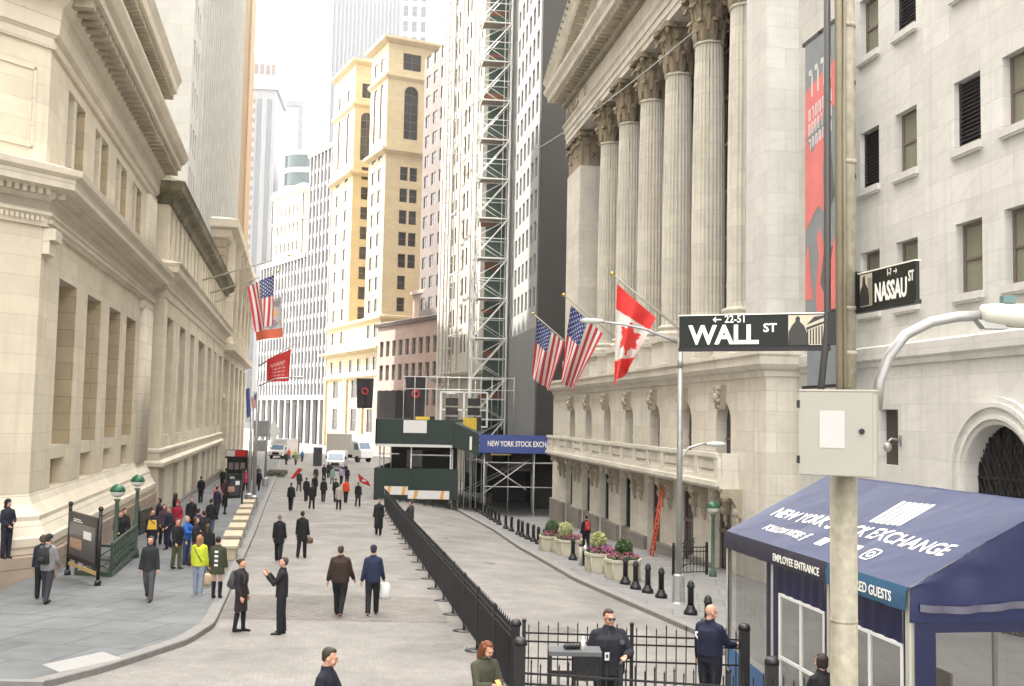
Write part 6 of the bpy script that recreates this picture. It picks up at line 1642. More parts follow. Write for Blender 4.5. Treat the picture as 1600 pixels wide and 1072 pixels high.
b0 = FR.w(sR(53.6), .2, 7.7); pole_to('white flagpole of the middle exchange flag', b0, at(881, 461, 52))
flag('larger striped flag with starred blue corner, beside the maple flag', at(892, 477, 52), at(942, 521, 52.3), at(896, 614, 52.3), at(874, 592, 52), 117, 110, us, [FW, FR_, FB], 3, .4, 'striped starred flags')
b0 = FR.w(sR(64), .2, 7.8); pole_to('white flagpole of the farthest exchange flag', b0, at(833, 490, 63))
flag('smaller striped starred flag, leftmost on the exchange front', at(840, 499, 63), at(882, 535, 63.3), at(860, 613, 63.3), at(828, 588, 63), 117, 110, us, [FW, FR_, FB], 3, .45, 'striped starred flags')
# left side poles and flags
for i, (u0, v0, u1, v1, Y0_, lab) in enumerate(((316, 438, 452, 399, 80, 'uppermost white flagpole reaching over the left pavement'), (330, 458, 434, 424, 84, 'second white flagpole, with the striped flag'), (338, 472, 372, 458, 88, 'short white flagpole, lowest of the group on the left'), (404, 572, 462, 537, 96, 'white flagpole above the small red banner'))):
    pole_to(lab, at(u0, v0, Y0_), at(u1, v1, Y0_-4), i < 2)
flag('striped starred flag on the left above the pavement', at(429, 428, 78), at(386, 448, 78), at(402, 520, 78), at(423, 508, 78), 78, 80, us, [FW, FR_, FB], 3, .3, 'striped starred flags')
random.seed(6)
def art(s_, f, i, j):
    if f > .78 or s_ > .9: return 1
    v_ = mnoise.noise(Vector((s_*4, f*4, 1))); return 2 if v_ > .18 else (3 if v_ < -.2 else 0)
flag('orange banner with a blotchy grey picture behind the striped flag', at(440, 463, 90), at(397, 475, 90), at(399, 532, 90), at(440, 527, 90), 24, 30, art, [plain('art_grey', (.42, .42, .44), .7, var=.3), plain('art_orange', (.60, .12, .05), .7), plain('art_peach', (.62, .38, .18), .7), plain('art_dark', (.25, .22, .25), .7)], 2, .15)
def redb(s_, f, i, j): return 1 if (.3 < f < .42 and .25 < s_ < .85 and (i*7+j) % 3) or (f > .5 and f < .85 and .2 < s_ < .75 and j % 3 == 0 and i % 4) else 0
flag('small red banner with pale marks lower down on the left', at(455, 545, 92), at(417, 562, 92), at(416, 597, 92), at(450, 596, 92), 24, 24, redb, [m_red, plain('pale_rose', (.6, .35, .33), .7)], 2, .12)
pole_to('slim flagpole with two tiny flags by the far columns', gp(396, 740), at(397, 612, 100))
flag('tiny striped starred flag near the far columns', at(402, 612, 100), at(392, 622, 100), at(394, 642, 100), at(403, 636, 100), 39, 40, us, [FW, FR_, FB], 2, .1, 'striped starred flags')
flag('tiny blue flag near the far columns', at(384, 608, 106), at(390, 606, 106), at(391, 650, 106), at(385, 655, 106), 6, 6, lambda *a: 0, [plain('flag_mid_blue', (.06, .09, .30), .7)], 2, .1)
# ============================================================ PEOPLE
pending = []
def fabric(col, rough=.85):
    return plain('cloth_%02x%02x%02x' % tuple(int(min(1, c)**.45*255) for c in col), col, rough, var=.3, scale=7, bump=1.0, spec=.3)
SKIN = plain('skin', (.50, .27, .19), .55, var=.06, scale=20, spec=.4); SKIN2 = plain('skin_brown', (.25, .13, .08), .55, var=.06, spec=.4)
def soft(mb, name, mat, parent, vox, smooth=3, loc=None):
    o = mb.build(name, mat, parent)
    if loc is not None: o.location = loc
    m = o.modifiers.new('r', 'REMESH'); m.mode = 'VOXEL'; m.voxel_size = vox; m.use_smooth_shade = True
    if smooth: s_ = o.modifiers.new('s', 'SMOOTH'); s_.factor = .5; s_.iterations = smooth
    pending.append(o); return o
def ell(mb, rings, n=14):
    """stack of ellipses: (cx, cy, z, rx, ry)"""
    mb.loft([[(cx+rx*math.cos(2*math.pi*k/n), cy+ry*math.sin(2*math.pi*k/n), z) for k in range(n)] for cx, cy, z, rx, ry in rings], smooth=True)
def limb(mb, a, b, ra, rb, n=10):
    a, b = Vector(a), Vector(b); mb.tube([a, a.lerp(b, .3), a.lerp(b, .7), b], [ra, ra*1.02, (ra*.35+rb*.65), rb], n); mb.ball(a, ra, n, 6); mb.ball(b, rb, n, 6)
def person(P, h, yaw, label, jacket=(.02, .02, .025), trousers=(.015, .016, .02), hair=(.03, .02, .015), hstyle='short', skin=None, group=None,
           legs=(0, 0), knees=(3, 3), arms=((5, 8, 12, 0), (5, 8, 12, 0)), coat='hip', girth=1., boots=None, skirt=None, head=(0, 0), detail=1, lean=0, shoe=(.012, .011, .01),
           scarf=None, hat=None, sit=False, extra=None):
    """local frame: faces -y; +x is the person's left. arms: (forward, outward, elbow, inward) degrees for left, right; legs: forward swing left, right"""
    skin = skin or SKIN; k = h/1.75; vox = {2: .0095, 1: .016, 0: .028}[detail]; g = girth
    root = MB(); T = Matrix.Scale(k, 4)
    # joints
    J = {}; low = 9
    ln = math.tan(R(lean))
    def body(x, y, z): return Vector((x, y-(z-.93)*ln, z))
    for i, s_ in ((0, 1), (1, -1)):
        hip = Vector((s_*.085*min(g, 1.15), 0, .92)); a = R(legs[i]); b = R(knees[i])
        kn = hip+Vector((s_*.012, -math.sin(a), -math.cos(a)))*.43; an = kn+Vector((s_*.004, -math.sin(a-b), -math.cos(a-b)))*.41
        J[i] = (hip, kn, an, a-b); low = min(low, an.z-.075)
    dz = Vector((0, 0, -low))
    for i in (0, 1): J[i] = tuple(v+dz if isinstance(v, Vector) else v for v in J[i])
    T = Matrix.Scale(k, 4) @ Matrix.Translation((0, 0, 0)); up_ = dz.z
    def Bd(x, y, z): return body(x, y, z)+dz
    A = {}
    for i, s_ in ((0, 1), (1, -1)):
        af, ao, eb, ei = [R(v) for v in arms[i]]
        sh = Bd(s_*.158*(.55+.45*g), .012, 1.385); ud = Vector((s_*math.sin(ao), -math.sin(af)*math.cos(ao), -math.cos(af)*math.cos(ao))).normalized()
        el = sh+ud*.285; fd = Vector((s_*(math.sin(ao)-math.sin(ei)*1.2), -math.sin(af+eb), -math.cos(af+eb))).normalized(); wr = el+fd*.25
        A[i] = (sh, el, wr, fd)
    hy, hp = R(head[0]), R(head[1])
    HR = Matrix.Rotation(hy, 3, 'Z') @ Matrix.Rotation(hp, 3, 'X')
    nk = Bd(0, .015, 1.49)
    def H(x, y, z): return nk+HR @ Vector((x, y-.01, z-1.49))
    # --- body: one continuous skin surface
    b = MB(); b.T = T; rot = HR
    ell(b, [(0, 0, .86+up_, .13, .09), (0, Bd(0, 0, 1.0).y, 1.0+up_, .13, .09), (0, Bd(0, 0, 1.2).y, 1.2+up_, .13, .09), (0, Bd(0, 0, 1.38).y, 1.38+up_, .15, .09), (0, Bd(0, 0, 1.46).y, 1.46+up_, .08, .06)])
    b.tube([Bd(0, .02, 1.40), H(0, .02, 1.50), H(0, .01, 1.58)], [.06, .055, .054], 10)
    b.ball(H(0, .015, 1.655), (.074, .092, .092), 16, 12, rot=rot)
    b.ball(H(0, -.028, 1.602), (.058, .062, .078), 14, 10, rot=rot); b.ball(H(0, -.055, 1.548), (.032, .034, .024), 10, 7, rot=rot)
    b.ball(H(0, -.092, 1.612), (.012, .02, .022), 8, 6, rot=rot); b.ball(H(0, -.075, 1.652), (.05, .022, .02), 10, 6, rot=rot)
    for s_ in (-1, 1): b.ball(H(s_*.076, .008, 1.612), (.01, .02, .03), 8, 6, rot=rot); b.ball(H(s_*.038, -.06, 1.588), (.026, .026, .026), 8, 6, rot=rot)
    for i, s_ in ((0, 1), (1, -1)):
        hip, kn, an, fa = J[i]; limb(b, hip, kn, .068, .048); limb(b, kn, an, .047, .034)
        b.tube([an+Vector((0, .03, -.02)), an+Vector((0, -.05, -.045)), an+Vector((0, -.14, -.055))], [.035, .035, .025], 8)
        sh, el, wr, fd = A[i]; limb(b, sh, el, .042, .034); limb(b, el, wr, .033, .025)
        # hand: palm, four bent fingers, thumb from the side of the palm
        side = Vector((0, -1, 0)) if abs(fd.y) < .8 else Vector((-s_, 0, 0)); inn = Vector((-s_, 0, 0)) if abs(fd.y) < .8 else Vector((0, 0, -1))
        side = (side-fd*side.dot(fd)).normalized(); inn = fd.cross(side).normalized()*(-s_ if abs(fd.y) < .8 else 1)
        if inn.x*s_ > 0 and abs(fd.y) < .8: inn = -inn
        pc = wr+fd*.05
        b.ball(pc, .026, 8, 6); b.tube([wr-fd*.01, wr+fd*.045, wr+fd*.085], [.026, .034, .03], 8)
        if detail:
            rr = .0105 if detail == 2 else .013
            for q, (off, ln_) in enumerate(((-.027, .062), (-.009, .075), (.009, .07), (.026, .052))):
                p0 = wr+fd*.078+side*(-off); p1 = p0+fd*ln_*.5+inn*.006; p2 = p1+(fd*.75+inn*.7).normalized()*ln_*.35; p3 = p2+(fd*.3+inn*.95).normalized()*ln_*.28
                b.tube([p0, p1, p2, p3], [rr, rr*.95, rr*.9, rr*.7], 6)
            t0_ = wr+fd*.035+side*.028; b.tube([t0_, t0_+(fd*.6+side*.7+inn*.3).normalized()*.035, t0_+(fd*.85+side*.5+inn*.4).normalized()*.062], [rr*1.25, rr*1.1, rr*.8], 6)
        else: b.ball(wr+fd*.1, .035, 6, 5)
    o = soft(b, 'person', skin, None, vox if detail < 2 else .0075, 1)
    o.location = P; o.rotation_euler = (0, 0, R(yaw)); tag(o, label, 'person', group)
    # --- trousers
    if trousers:
        m = MB(); m.T = T; r0 = .104 if skirt is None else .06
        ell(m, [(0, 0, .80+up_, .10, .10), (0, .005, .86+up_, .165*min(g, 1.2), .12*g), (0, 0, .98+up_, .155*g, .115*g), (0, Bd(0, 0, 1.04).y, 1.04+up_, .15*g, .11*g)])
        for i in (0, 1):
            hip, kn, an, fa = J[i]; gg = .5+.5*g
            m.tube([hip+Vector((0, 0, .02)), hip.lerp(kn, .5), kn, kn.lerp(an, .5), an+Vector((0, .005, -.03))], [r0*gg, .094*gg, .078, .072, .066], 12); m.ball(hip, r0*gg, 12, 8); m.ball(kn, .07, 10, 7)
        soft(m, 'trousers', fabric(trousers), o, max(vox, .012))
    # --- shoes or boots
    for i, nm in ((0, 'shoe'), (1, 'shoe')):
        hip, kn, an, fa = J[i]; m = MB(); m.T = T; pt = Matrix.Rotation(max(-.7, min(.15, fa))*1.0, 3, 'X') if fa < -.1 else Matrix.Identity(3)
        def S(x, y, z): return an+pt @ Vector((x, y, z))
        m.tube([S(0, .055, -.045), S(0, .0, -.04), S(0, -.09, -.05), S(0, -.165, -.058), S(0, -.195, -.06)], [.03, .042, .04, .036, .018], 10)
        m.tube([S(0, .05, -.07), S(0, -.18, -.07)], .02, 8)
        if boots: limb(m, an+Vector((0, 0, -.02)), kn.lerp(an, .12), .052, .068)
        soft(m, 'boot' if boots else 'shoe', fabric(boots or shoe, .5), o, max(vox, .012), 2)
    # --- jacket or coat
    j = MB(); j.T = T; L_ = {'hip': .84, 'thigh': .68, 'knee': .50, 'calf': .32, 'waist': .96}[coat]
    sw = max(abs(math.sin(R(legs[0]))), abs(math.sin(R(legs[1]))))*.16
    rings = [(0, Bd(0, 0, L_).y*0, L_+up_, (.205 if coat in ('thigh', 'knee', 'calf') else .19)*(.4+.6*g), .14*g+sw*(.9-L_)*2)]
    if L_ < .8: rings.append((0, 0, .85+up_, .19*(.35+.65*g), .135*g+sw*.15))
    for z, rx, ry in ((.98, .188, .14), (1.10, .18, .138), (1.25, .19, .138), (1.35, .188, .128), (1.41, .15, .108), (1.46, .095, .085), (1.50, .075, .07)):
        rings.append((0, Bd(0, .005, z).y-.0, z+up_, rx*(.3+.7*g) if z < 1.4 else rx*(.6+.4*g), ry*g if z < 1.4 else ry))
    ell(j, rings, 18)
    j.tube([Bd(0, .015, 1.47), H(0, .02, 1.525)], [.078, .07], 12)
    for i in (0, 1):
        sh, el, wr, fd = A[i]; gg = .55+.45*g
        j.ball(sh, .07*gg, 12, 8); j.tube([Bd(0, .012, 1.435), Bd((1 if i == 0 else -1)*.09*g, .014, 1.42), sh], [.06, .062, .066*gg], 10); j.tube([sh, sh.lerp(el, .5), el, el.lerp(wr, .5), wr-fd*.0], [.07*gg, .066*gg, .058*gg, .054*gg, .048], 12); j.ball(el, .057*gg, 10, 7)
    if skirt: pass
    jo = soft(j, 'jacket' if coat in ('hip', 'waist') else 'coat', fabric(jacket), o, max(vox, .011))
    # --- hair / hat
    m = MB(); m.T = T
    if hstyle != 'bald':
        m.ball(H(0, .034, 1.668), (.080, .086, .088), 14, 10, rot=rot)
        m.ball(H(0, .0, 1.718), (.06, .066, .034), 12, 8, rot=rot)
        if hstyle == 'short': m.ball(H(0, .06, 1.62), (.068, .05, .06), 10, 8, rot=rot)
        if hstyle == 'long':
            for s_ in (-1, 1): m.tube([H(s_*.062, .01, 1.69), H(s_*.08, .012, 1.60), H(s_*.075, .02, 1.50), H(s_*.06, .03, 1.43)], [.04, .036, .036, .022], 8)
            m.tube([H(0, .07, 1.68), H(0, .085, 1.58), H(0, .085, 1.46), H(0, .085, 1.40)], [.075, .075, .07, .04], 10)
        if hstyle == 'bob':
            for s_ in (-1, 1): m.tube([H(s_*.06, .02, 1.70), H(s_*.078, .02, 1.60), H(s_*.062, .03, 1.545)], [.04, .034, .022], 8)
            m.ball(H(0, .06, 1.60), (.075, .055, .075), 10, 8, rot=rot)
        if hstyle == 'bun': m.ball(H(0, .12, 1.69), .045, 8, 6)
        soft(m, 'hair', fabric(hair, .6), o, max(vox, .012), 1)
    else: m.bm.free()
    if hat:
        m = MB(); m.T = T
        m.ball(H(0, .012, 1.69), (.09, .104, .084), 14, 10, rot=rot)
        if hat[0] == 'hood':
            m.ball(H(0, .035, 1.64), (.098, .105, .125), 14, 10, rot=rot); m.ball(H(0, .06, 1.52), (.10, .08, .06), 10, 8, rot=rot)
        if hat[0] == 'cap': m.tube([H(0, -.06, 1.695), H(0, -.15, 1.68)], [.06, .035], 10)
        soft(m, 'hood' if hat[0] == 'hood' else 'hat', fabric(hat[1]), o, max(vox, .012), 1)
    if scarf:
        m = MB(); m.T = T; m.tube([Bd(.07*math.cos(a), .01+.075*math.sin(a), 1.505) for a in frange(0, 2*math.pi, .5)], .032, 8); soft(m, 'scarf', fabric(scarf), o, max(vox, .012), 1)
    if detail == 2 or (detail == 1 and abs(yaw) < 120):
        m = MB(); m.T = T
        for s_ in (-1, 1): m.ball(H(s_*.032, -.083, 1.632), (.011, .006, .006), 8, 6, rot=rot); m.tube([H(s_*.018, -.092, 1.655), H(s_*.05, -.08, 1.655)], .004, 5)
        m.build('eyes', plain('eye_dark', (.02, .015, .012), .3), o)
        m = MB(); m.T = T; m.tube([H(-.022, -.083, 1.572), H(0, -.09, 1.57), H(.022, -.083, 1.572)], .005, 6); m.build('mouth', plain('lip', (.33, .10, .08), .5), o)
    W2 = Matrix.Translation(P) @ Matrix.Rotation(R(yaw), 4, 'Z')
    return dict(o=o, k=k, W=W2, hand=[W2 @ (T @ (A[i][2]+A[i][3]*.09)) for i in (0, 1)], sh=[W2 @ (T @ A[i][0]) for i in (0, 1)], back=W2 @ (T @ Bd(0, .15*g, 1.2)), face=W2 @ (T @ H(0, -.1, 1.62)), H=lambda x, y, z: W2 @ (T @ H(x, y, z)), B=lambda x, y, z: W2 @ (T @ Bd(x, y, z)), yaw=R(yaw), T=T, Hl=H, Bl=Bd)
def gpz(u, v, w=0.):
    p = G(u, v); return Vector((p.x, p.y, p.z+w))
def on(u, v):          # foot point on whatever surface is there
    p = G(u, v)
    lift = .13 if (p.x < kl(p.y)-.1 and p.y > 18.8) or p.x > kr(p.y)+.1 else 0.
    if lift:
        p = G(u, v+.13/p.y*FPX); p.z += .13
    return p
def bag(P, label, col, s_=(.16, .09, .18), name='bag', yaw=0.):
    t = thing(name, label, 'bag', P, yaw); m = MB(); rg = []
    for z, a in ((-1.9, .75), (-1.6, 1.0), (-.6, .98), (-.2, .7), (-.05, .3)):
        rg.append([(s_[0]*a*math.cos(q)*(1+.06*math.sin(3*q+z)), s_[1]*a*math.sin(q), s_[2]*z) for q in frange(0, 2*math.pi*11/12, 2*math.pi/12)])
    m.loft(rg, smooth=True); m.build('sack', plain('bag_%s' % name+str(int(col[0]*100)), col, .5, var=.15, scale=8, bump=.3), t)
    m = MB(); m.tube([(s_[0]*.3, 0, -.25*s_[2]), (s_[0]*.1, 0, .05), (-s_[0]*.1, 0, .05), (-s_[0]*.3, 0, -.25*s_[2])], .008, 5); m.build('handle', MC['bag_%s' % name+str(int(col[0]*100))], t); return t
def backpack(d, label, col, s_=1.):
    W2, B = d['W'], d['B']; t = thing('backpack', label, 'backpack', B(0, .20, 1.02), d['yaw']); m = MB()
    ell(m, [(0, 0, 0, .12*s_, .06), (0, .01, .03, .15*s_, .09), (0, .02, .22, .15*s_, .10), (0, .0, .38, .12*s_, .07), (0, -.01, .43, .06*s_, .04)], 14); ell(m, [(0, .10, .04, .09, .03), (0, .12, .1, .1, .04), (0, .10, .2, .08, .03)], 10)
    m.build('pack', fabric(col), t); m = MB()
    for q in (-1, 1): m.tube([(q*.09, -.02, .38), (q*.10, -.12, .46), (q*.11, -.30, .34), (q*.10, -.30, .15), (q*.11, -.12, .05), (q*.1, 0, .05)], .016, 6)
    m.build('strap', fabric(col), t); return t

BLK, CHAR, NVY, OLV, DKB = (.012, .012, .014), (.03, .03, .032), (.014, .018, .045), (.05, .052, .03), (.035, .022, .016)
# 1 man crossing at the bottom edge
Y_ = 13.7; x_ = (521-800)/FPX*Y_
d = person(Vector((x_, Y_, gz(x_, Y_))), 1.82, 78, 'man in dark navy coat with stubble walking right at the bottom edge', (.013, .014, .024), BLK, (.035, .028, .02), 'short', legs=(22, -20), knees=(5, 25), arms=((28, 6, 62, 8), (-8, 8, 30, 0)), coat='thigh', head=(8, 12), detail=2, lean=6, girth=.98)
bag(d['hand'][1]+Vector((-.1, 0, .22)), 'red bag hanging behind the man in the navy coat', (.55, .04, .04), (.15, .1, .16), 'shoulder_bag', R(60))
t = thing('drink_cup', 'small dark cup in the hand of the man in the navy coat', 'cup', d['hand'][0]); m = MB(); m.lathe([(.022, -.04), (.03, .05)], n=10); m.build('cup', m_iron, t); m = MB(); m.lathe([(.032, .05), (.032, .065), (.02, .07)], n=10); m.build('lid', m_whitep, t)
# 2 red haired woman
Y_ = 14.9; x_ = (768-800)/FPX*Y_
d = person(Vector((x_, Y_, gz(x_, Y_))), 1.68, 32, 'red haired woman in olive jacket looking down at her phone', (.055, .055, .035), (.03, .03, .035), (.13, .042, .016), 'long', arms=((30, 6, 70, 38), (30, 8, 68, 40)), coat='hip', girth=1.02, head=(12, 24), detail=2, scarf=(.05, .05, .03))
t = thing('phone', 'orange cased phone held by the red haired woman', 'phone', (d['hand'][0]+d['hand'][1])/2+Vector((0, -.02, .02)), R(30)); m = MB(); m.T = Matrix.Rotation(R(35), 4, 'X'); m.box(-.035, .035, -.075, .075, -.005, .005); m.build('case', plain('amber', (.7, .35, .08), .5), t)
# 3 officer in the middle
Y_ = 16.5; x_ = (957-800)/FPX*Y_
d = person(Vector((x_, Y_, gz(x_, Y_))), 1.90, 12, 'heavy officer in dark jacket and sunglasses with badge on a lanyard', (.016, .017, .024), (.012, .012, .015), (.04, .025, .02), 'short', girth=1.45, arms=((24, 20, 66, 52), (-2, 18, 18, 0)), legs=(4, -4), coat='hip', head=(8, 6), detail=2)
hh = d['H']; t = thing('sunglasses', 'dark sunglasses on the heavy officer', 'sunglasses', hh(0, -.1, 1.632), d['yaw']+R(8)); m = MB()
for s_ in (-1, 1): m.ball((s_*.034, .004, 0), (.03, .012, .02), 10, 7); m.tube([(s_*.064, .01, .004), (s_*.086, .09, .006)], .005, 5)
m.tube([(-.02, 0, .005), (.02, 0, .005)], .005, 5); m.build('lens', m_glassd, t)
t = thing('name_badge', 'white name badge on a black lanyard on the officer jacket', 'badge', d['B'](-.09, -.225, 1.13), d['yaw']); m = MB(); m.box(-.035, .035, -.006, .006, -.06, .06); m.build('card', m_whitep, t); m = MB(); m.box(-.018, .018, -.008, -.006, -.02, .03); m.build('photo', m_char, t); m = MB(); m.tube([(0, 0, .06), (.02, .0, .2), (.05, .06, .38)], .006, 5); m.build('lanyard', m_iron, t)
t = thing('shoulder_patch', 'round dark patch on the officer chest', 'patch', d['B'](.14, -.2, 1.32), d['yaw']); m = MB(); m.tube([(0, -.012, 0), (0, -.0, 0)], .038, 14, smooth=False); m.build('badge', plain('patch_grey', (.07, .08, .11), .6), t)
# 4 bald policeman by the tent
Y_ = 17.2; x_ = (1113-800)/FPX*Y_
d = person(Vector((x_, Y_, gz(x_, Y_)+.1)), 1.80, 138, 'bald policeman in navy uniform with a shield patch beside the marquee', (.012, .015, .035), (.012, .013, .022), (.1, .08, .06), 'bald', girth=1.22, arms=((5, 10, 10, 0), (30, 12, 50, 10)), coat='waist', head=(-30, 8), detail=2)
sp_ = d['sh'][0]; t = thing('arm_patch', 'white shield patch on the sleeve of the bald policeman', 'patch', sp_+Vector((-.055, -.085, -.12)), R(-35)); m = MB()
m.prism([(-.045, .05), (.045, .05), (.045, -.02), (0, -.07), (-.045, -.02)], 'y', -.012, 0); m.build('shield', m_whitep, t); m = MB(); m.ball((0, -.014, 0), (.018, .004, .022), 8, 6); m.build('crest', m_char, t)
# 5 woman behind the fence at the marquee
Y_ = 14.2; x_ = (1283-800)/FPX*Y_
person(Vector((x_, Y_, gz(x_, Y_)+.1)), 1.62, -150, 'dark haired woman in black passing the marquee doors', BLK, BLK, (.02, .012, .01), 'bob', arms=((20, 10, 60, 20), (10, 8, 20, 0)), detail=2)
# mid street
P = on(375, 987); d = person(P, 1.68, 82, 'woman in long dark coat and knee boots with a grey backpack facing right', (.022, .017, .018), None, (.03, .018, .012), 'bun', coat='knee', boots=BLK, legs=(4, -6), arms=((4, 6, 12, 0), (4, 8, 15, 0)), head=(0, 0), girth=1.0); backpack(d, 'grey backpack on the woman in the long dark coat', (.06, .06, .065), .9)
P = on(438, 991); person(P, 1.76, -82, 'man in dark suit jacket holding both hands to his mouth', (.016, .015, .018), (.014, .014, .018), (.06, .045, .035), 'short', arms=((40, 8, 100, 10), (38, 8, 104, 12)), legs=(3, -3), coat='hip', head=(4, -4))
P = on(530, 962); d = person(P, 1.80, 174, 'broad man in brown leather jacket walking away', (.035, .022, .017), BLK, (.04, .03, .025), 'short', girth=1.3, legs=(12, -12), knees=(4, 20), arms=((-8, 14, 14, 0), (10, 14, 20, 0)), coat='hip')
P = on(581, 961); d = person(P, 1.80, 186, 'man in navy hooded jacket and beanie walking away with a carrier bag', (.018, .024, .055), BLK, (.02, .02, .03), 'short', girth=1.05, legs=(-10, 12), knees=(20, 4), arms=((-10, 12, 12, 0), (8, 12, 16, 0)), coat='hip', hat=('hood2', (.02, .024, .045)))
hx = min(d['hand'], key=lambda q: -q.x); bag(hx+Vector((0, 0, .02)), 'white plastic carrier bag held by the man in the navy jacket', (.62, .62, .60), (.17, .1, .23), 'carrier_bag')
P = on(435, 877); person(P, 1.74, 182, 'grey haired person in short black coat walking away, left of a pair', BLK, BLK, (.16, .15, .14), 'short', legs=(8, -8), knees=(3, 14), coat='thigh')
P = on(471, 872); d = person(P, 1.80, 178, 'person in black coat walking away with a brown bag, right of a pair', BLK, BLK, (.012, .01, .01), 'short', legs=(-9, 9), knees=(14, 3), coat='thigh'); hx = max(d['hand'], key=lambda q: q.x); bag(hx, 'brown handbag of the person in the black coat', (.10, .055, .03), (.16, .09, .13), 'handbag')
P = on(591, 836); person(P, 1.76, 2, 'person in very long black coat walking towards the camera by the barrier', BLK, BLK, (.1, .08, .07), 'short', coat='calf', legs=(6, -6), girth=1.1)
P = on(631, 838); P.x += .3; person(P, 1.74, -120, 'man in grey brown jacket leaning behind the barrier fence', (.05, .042, .038), CHAR, (.03, .025, .02), 'short', arms=((30, 10, 50, 20), (20, 10, 40, 10)), girth=1.1)
# left pavement
P = on(72, 943); d = person(P, 1.78, 168, 'man in grey hooded jacket and dark beanie with black backpack, back turned', (.20, .20, .205), (.035, .036, .045), (.02, .02, .02), 'short', legs=(8, -10), knees=(2, 4), hat=('beanie', (.025, .025, .03)), girth=1.05, arms=((10, 10, 30, 10), (12, 10, 35, 10))); backpack(d, 'black backpack on the man in the grey hooded jacket', (.022, .022, .024), 1.05)
P = on(63, 936); d = person(P, 1.70, -160, 'person in navy behind the grey hooded man', (.018, .02, .035), BLK, (.08, .05, .03), 'bob', coat='hip'); bag(d['hand'][1], 'tan handbag beside the grey hooded man', (.30, .16, .08), (.12, .08, .13), 'handbag')
P = Vector((at(2, 868, 29.0).x, 29.0, at(2, 885, 29.0).z)); t = None
P = Vector(FL.loc) + Matrix.Rotation(FL.rot, 3, 'Z') @ Vector((c0-.707*1.15-.707*.82, -W+.707*1.15-.707*.82, -.14)); person(P, 1.76, 60, 'person in dark hooded jacket perched at the left edge of the picture', (.016, .017, .028), (.018, .018, .03), (.02, .02, .02), 'short', hat=('hood', (.016, .017, .028)), arms=((8, 12, 70, 60), (8, 12, 40, 50)))
P = on(231, 940); person(P, 1.72, 4, 'person in black jacket and grey trousers striding towards the camera', (.02, .021, .023), (.07, .07, .075), (.04, .03, .025), 'bob', legs=(9, -12), knees=(2, 18), arms=((4, 10, 12, 0), (-2, 10, 12, 0)))
P = on(236, 868); d = person(P, 1.70, 12, 'person in dark coat with bright yellow bib', (.016, .018, .028), BLK, (.02, .015, .012), 'short', coat='thigh')
t = thing('yellow_bib', 'bright yellow bib with a black strap worn on the left pavement', 'bib', d['B'](0, -.15, 1.0), d['yaw']); m = MB(); m.prism([(-.17, 0), (.17, 0), (.15, .34), (-.12, .34)], 'y', -.02, .03); m.build('cloth', plain('bib_yellow', (.70, .42, .04), .6), t); m = MB(); m.tube([(-.14, -.03, .42), (0, -.035, .3), (.1, -.03, .2)], .015, 6); m.build('strap', m_iron, t)
P = on(275, 889); person(P, 1.66, 55, 'youth in black jacket and olive trousers standing sideways', BLK, (.075, .08, .04), (.06, .035, .025), 'short', legs=(5, -6), arms=((10, 8, 40, 10), (8, 8, 30, 5)), scarf=(.35, .08, .08))
P = on(290, 882); person(P, 1.66, 70, 'person in bright blue jacket and jeans holding out a hand', (.02, .10, .36), (.05, .07, .14), (.3, .3, .3), 'short', arms=((40, 8, 60, 20), (40, 8, 50, 10)), coat='hip')
P = on(309, 930); d = person(P, 1.66, 172, 'woman in lime green puffer jacket with red blonde hair', (.48, .55, .04), (.22, .25, .32), (.26, .14, .06), 'long', girth=1.12, legs=(3, -3), shoe=(.5, .5, .5), coat='hip'); m = MB()
t = thing('shoulder_strap', 'thin dark bag strap across the lime green jacket', 'strap', d['B'](0, .16, 1.2), d['yaw']); m.tube([(.12, -.02, .22), (0, .0, .0), (-.14, .0, -.2)], .012, 6); m.build('strap_band', m_iron, t)
P = on(338, 935); d = person(P, 1.68, 178, 'woman in olive parka with striped scarf hanging down her back', (.045, .05, .028), None, (.02, .015, .012), 'short', coat='thigh', boots=BLK, girth=1.05)
t = thing('striped_scarf', 'grey and white striped scarf on the olive parka', 'scarf', d['B'](0, .155, 1.42), d['yaw']); m = MB(); m2_ = MB()
for k in range(8): (m if k % 2 else m2_).box(-.045, .045, -.02, .02, -.06*(k+1), -.06*k)
m.build('white_stripe', m_whitep, t); m2_.build('dark_stripe', m_char, t)
P = on(323, 918); bag(P+Vector((0, 0, .42)), 'tan paper bag standing between the lime and olive jackets', (.42, .32, .2), (.14, .09, .2), 'paper_bag')
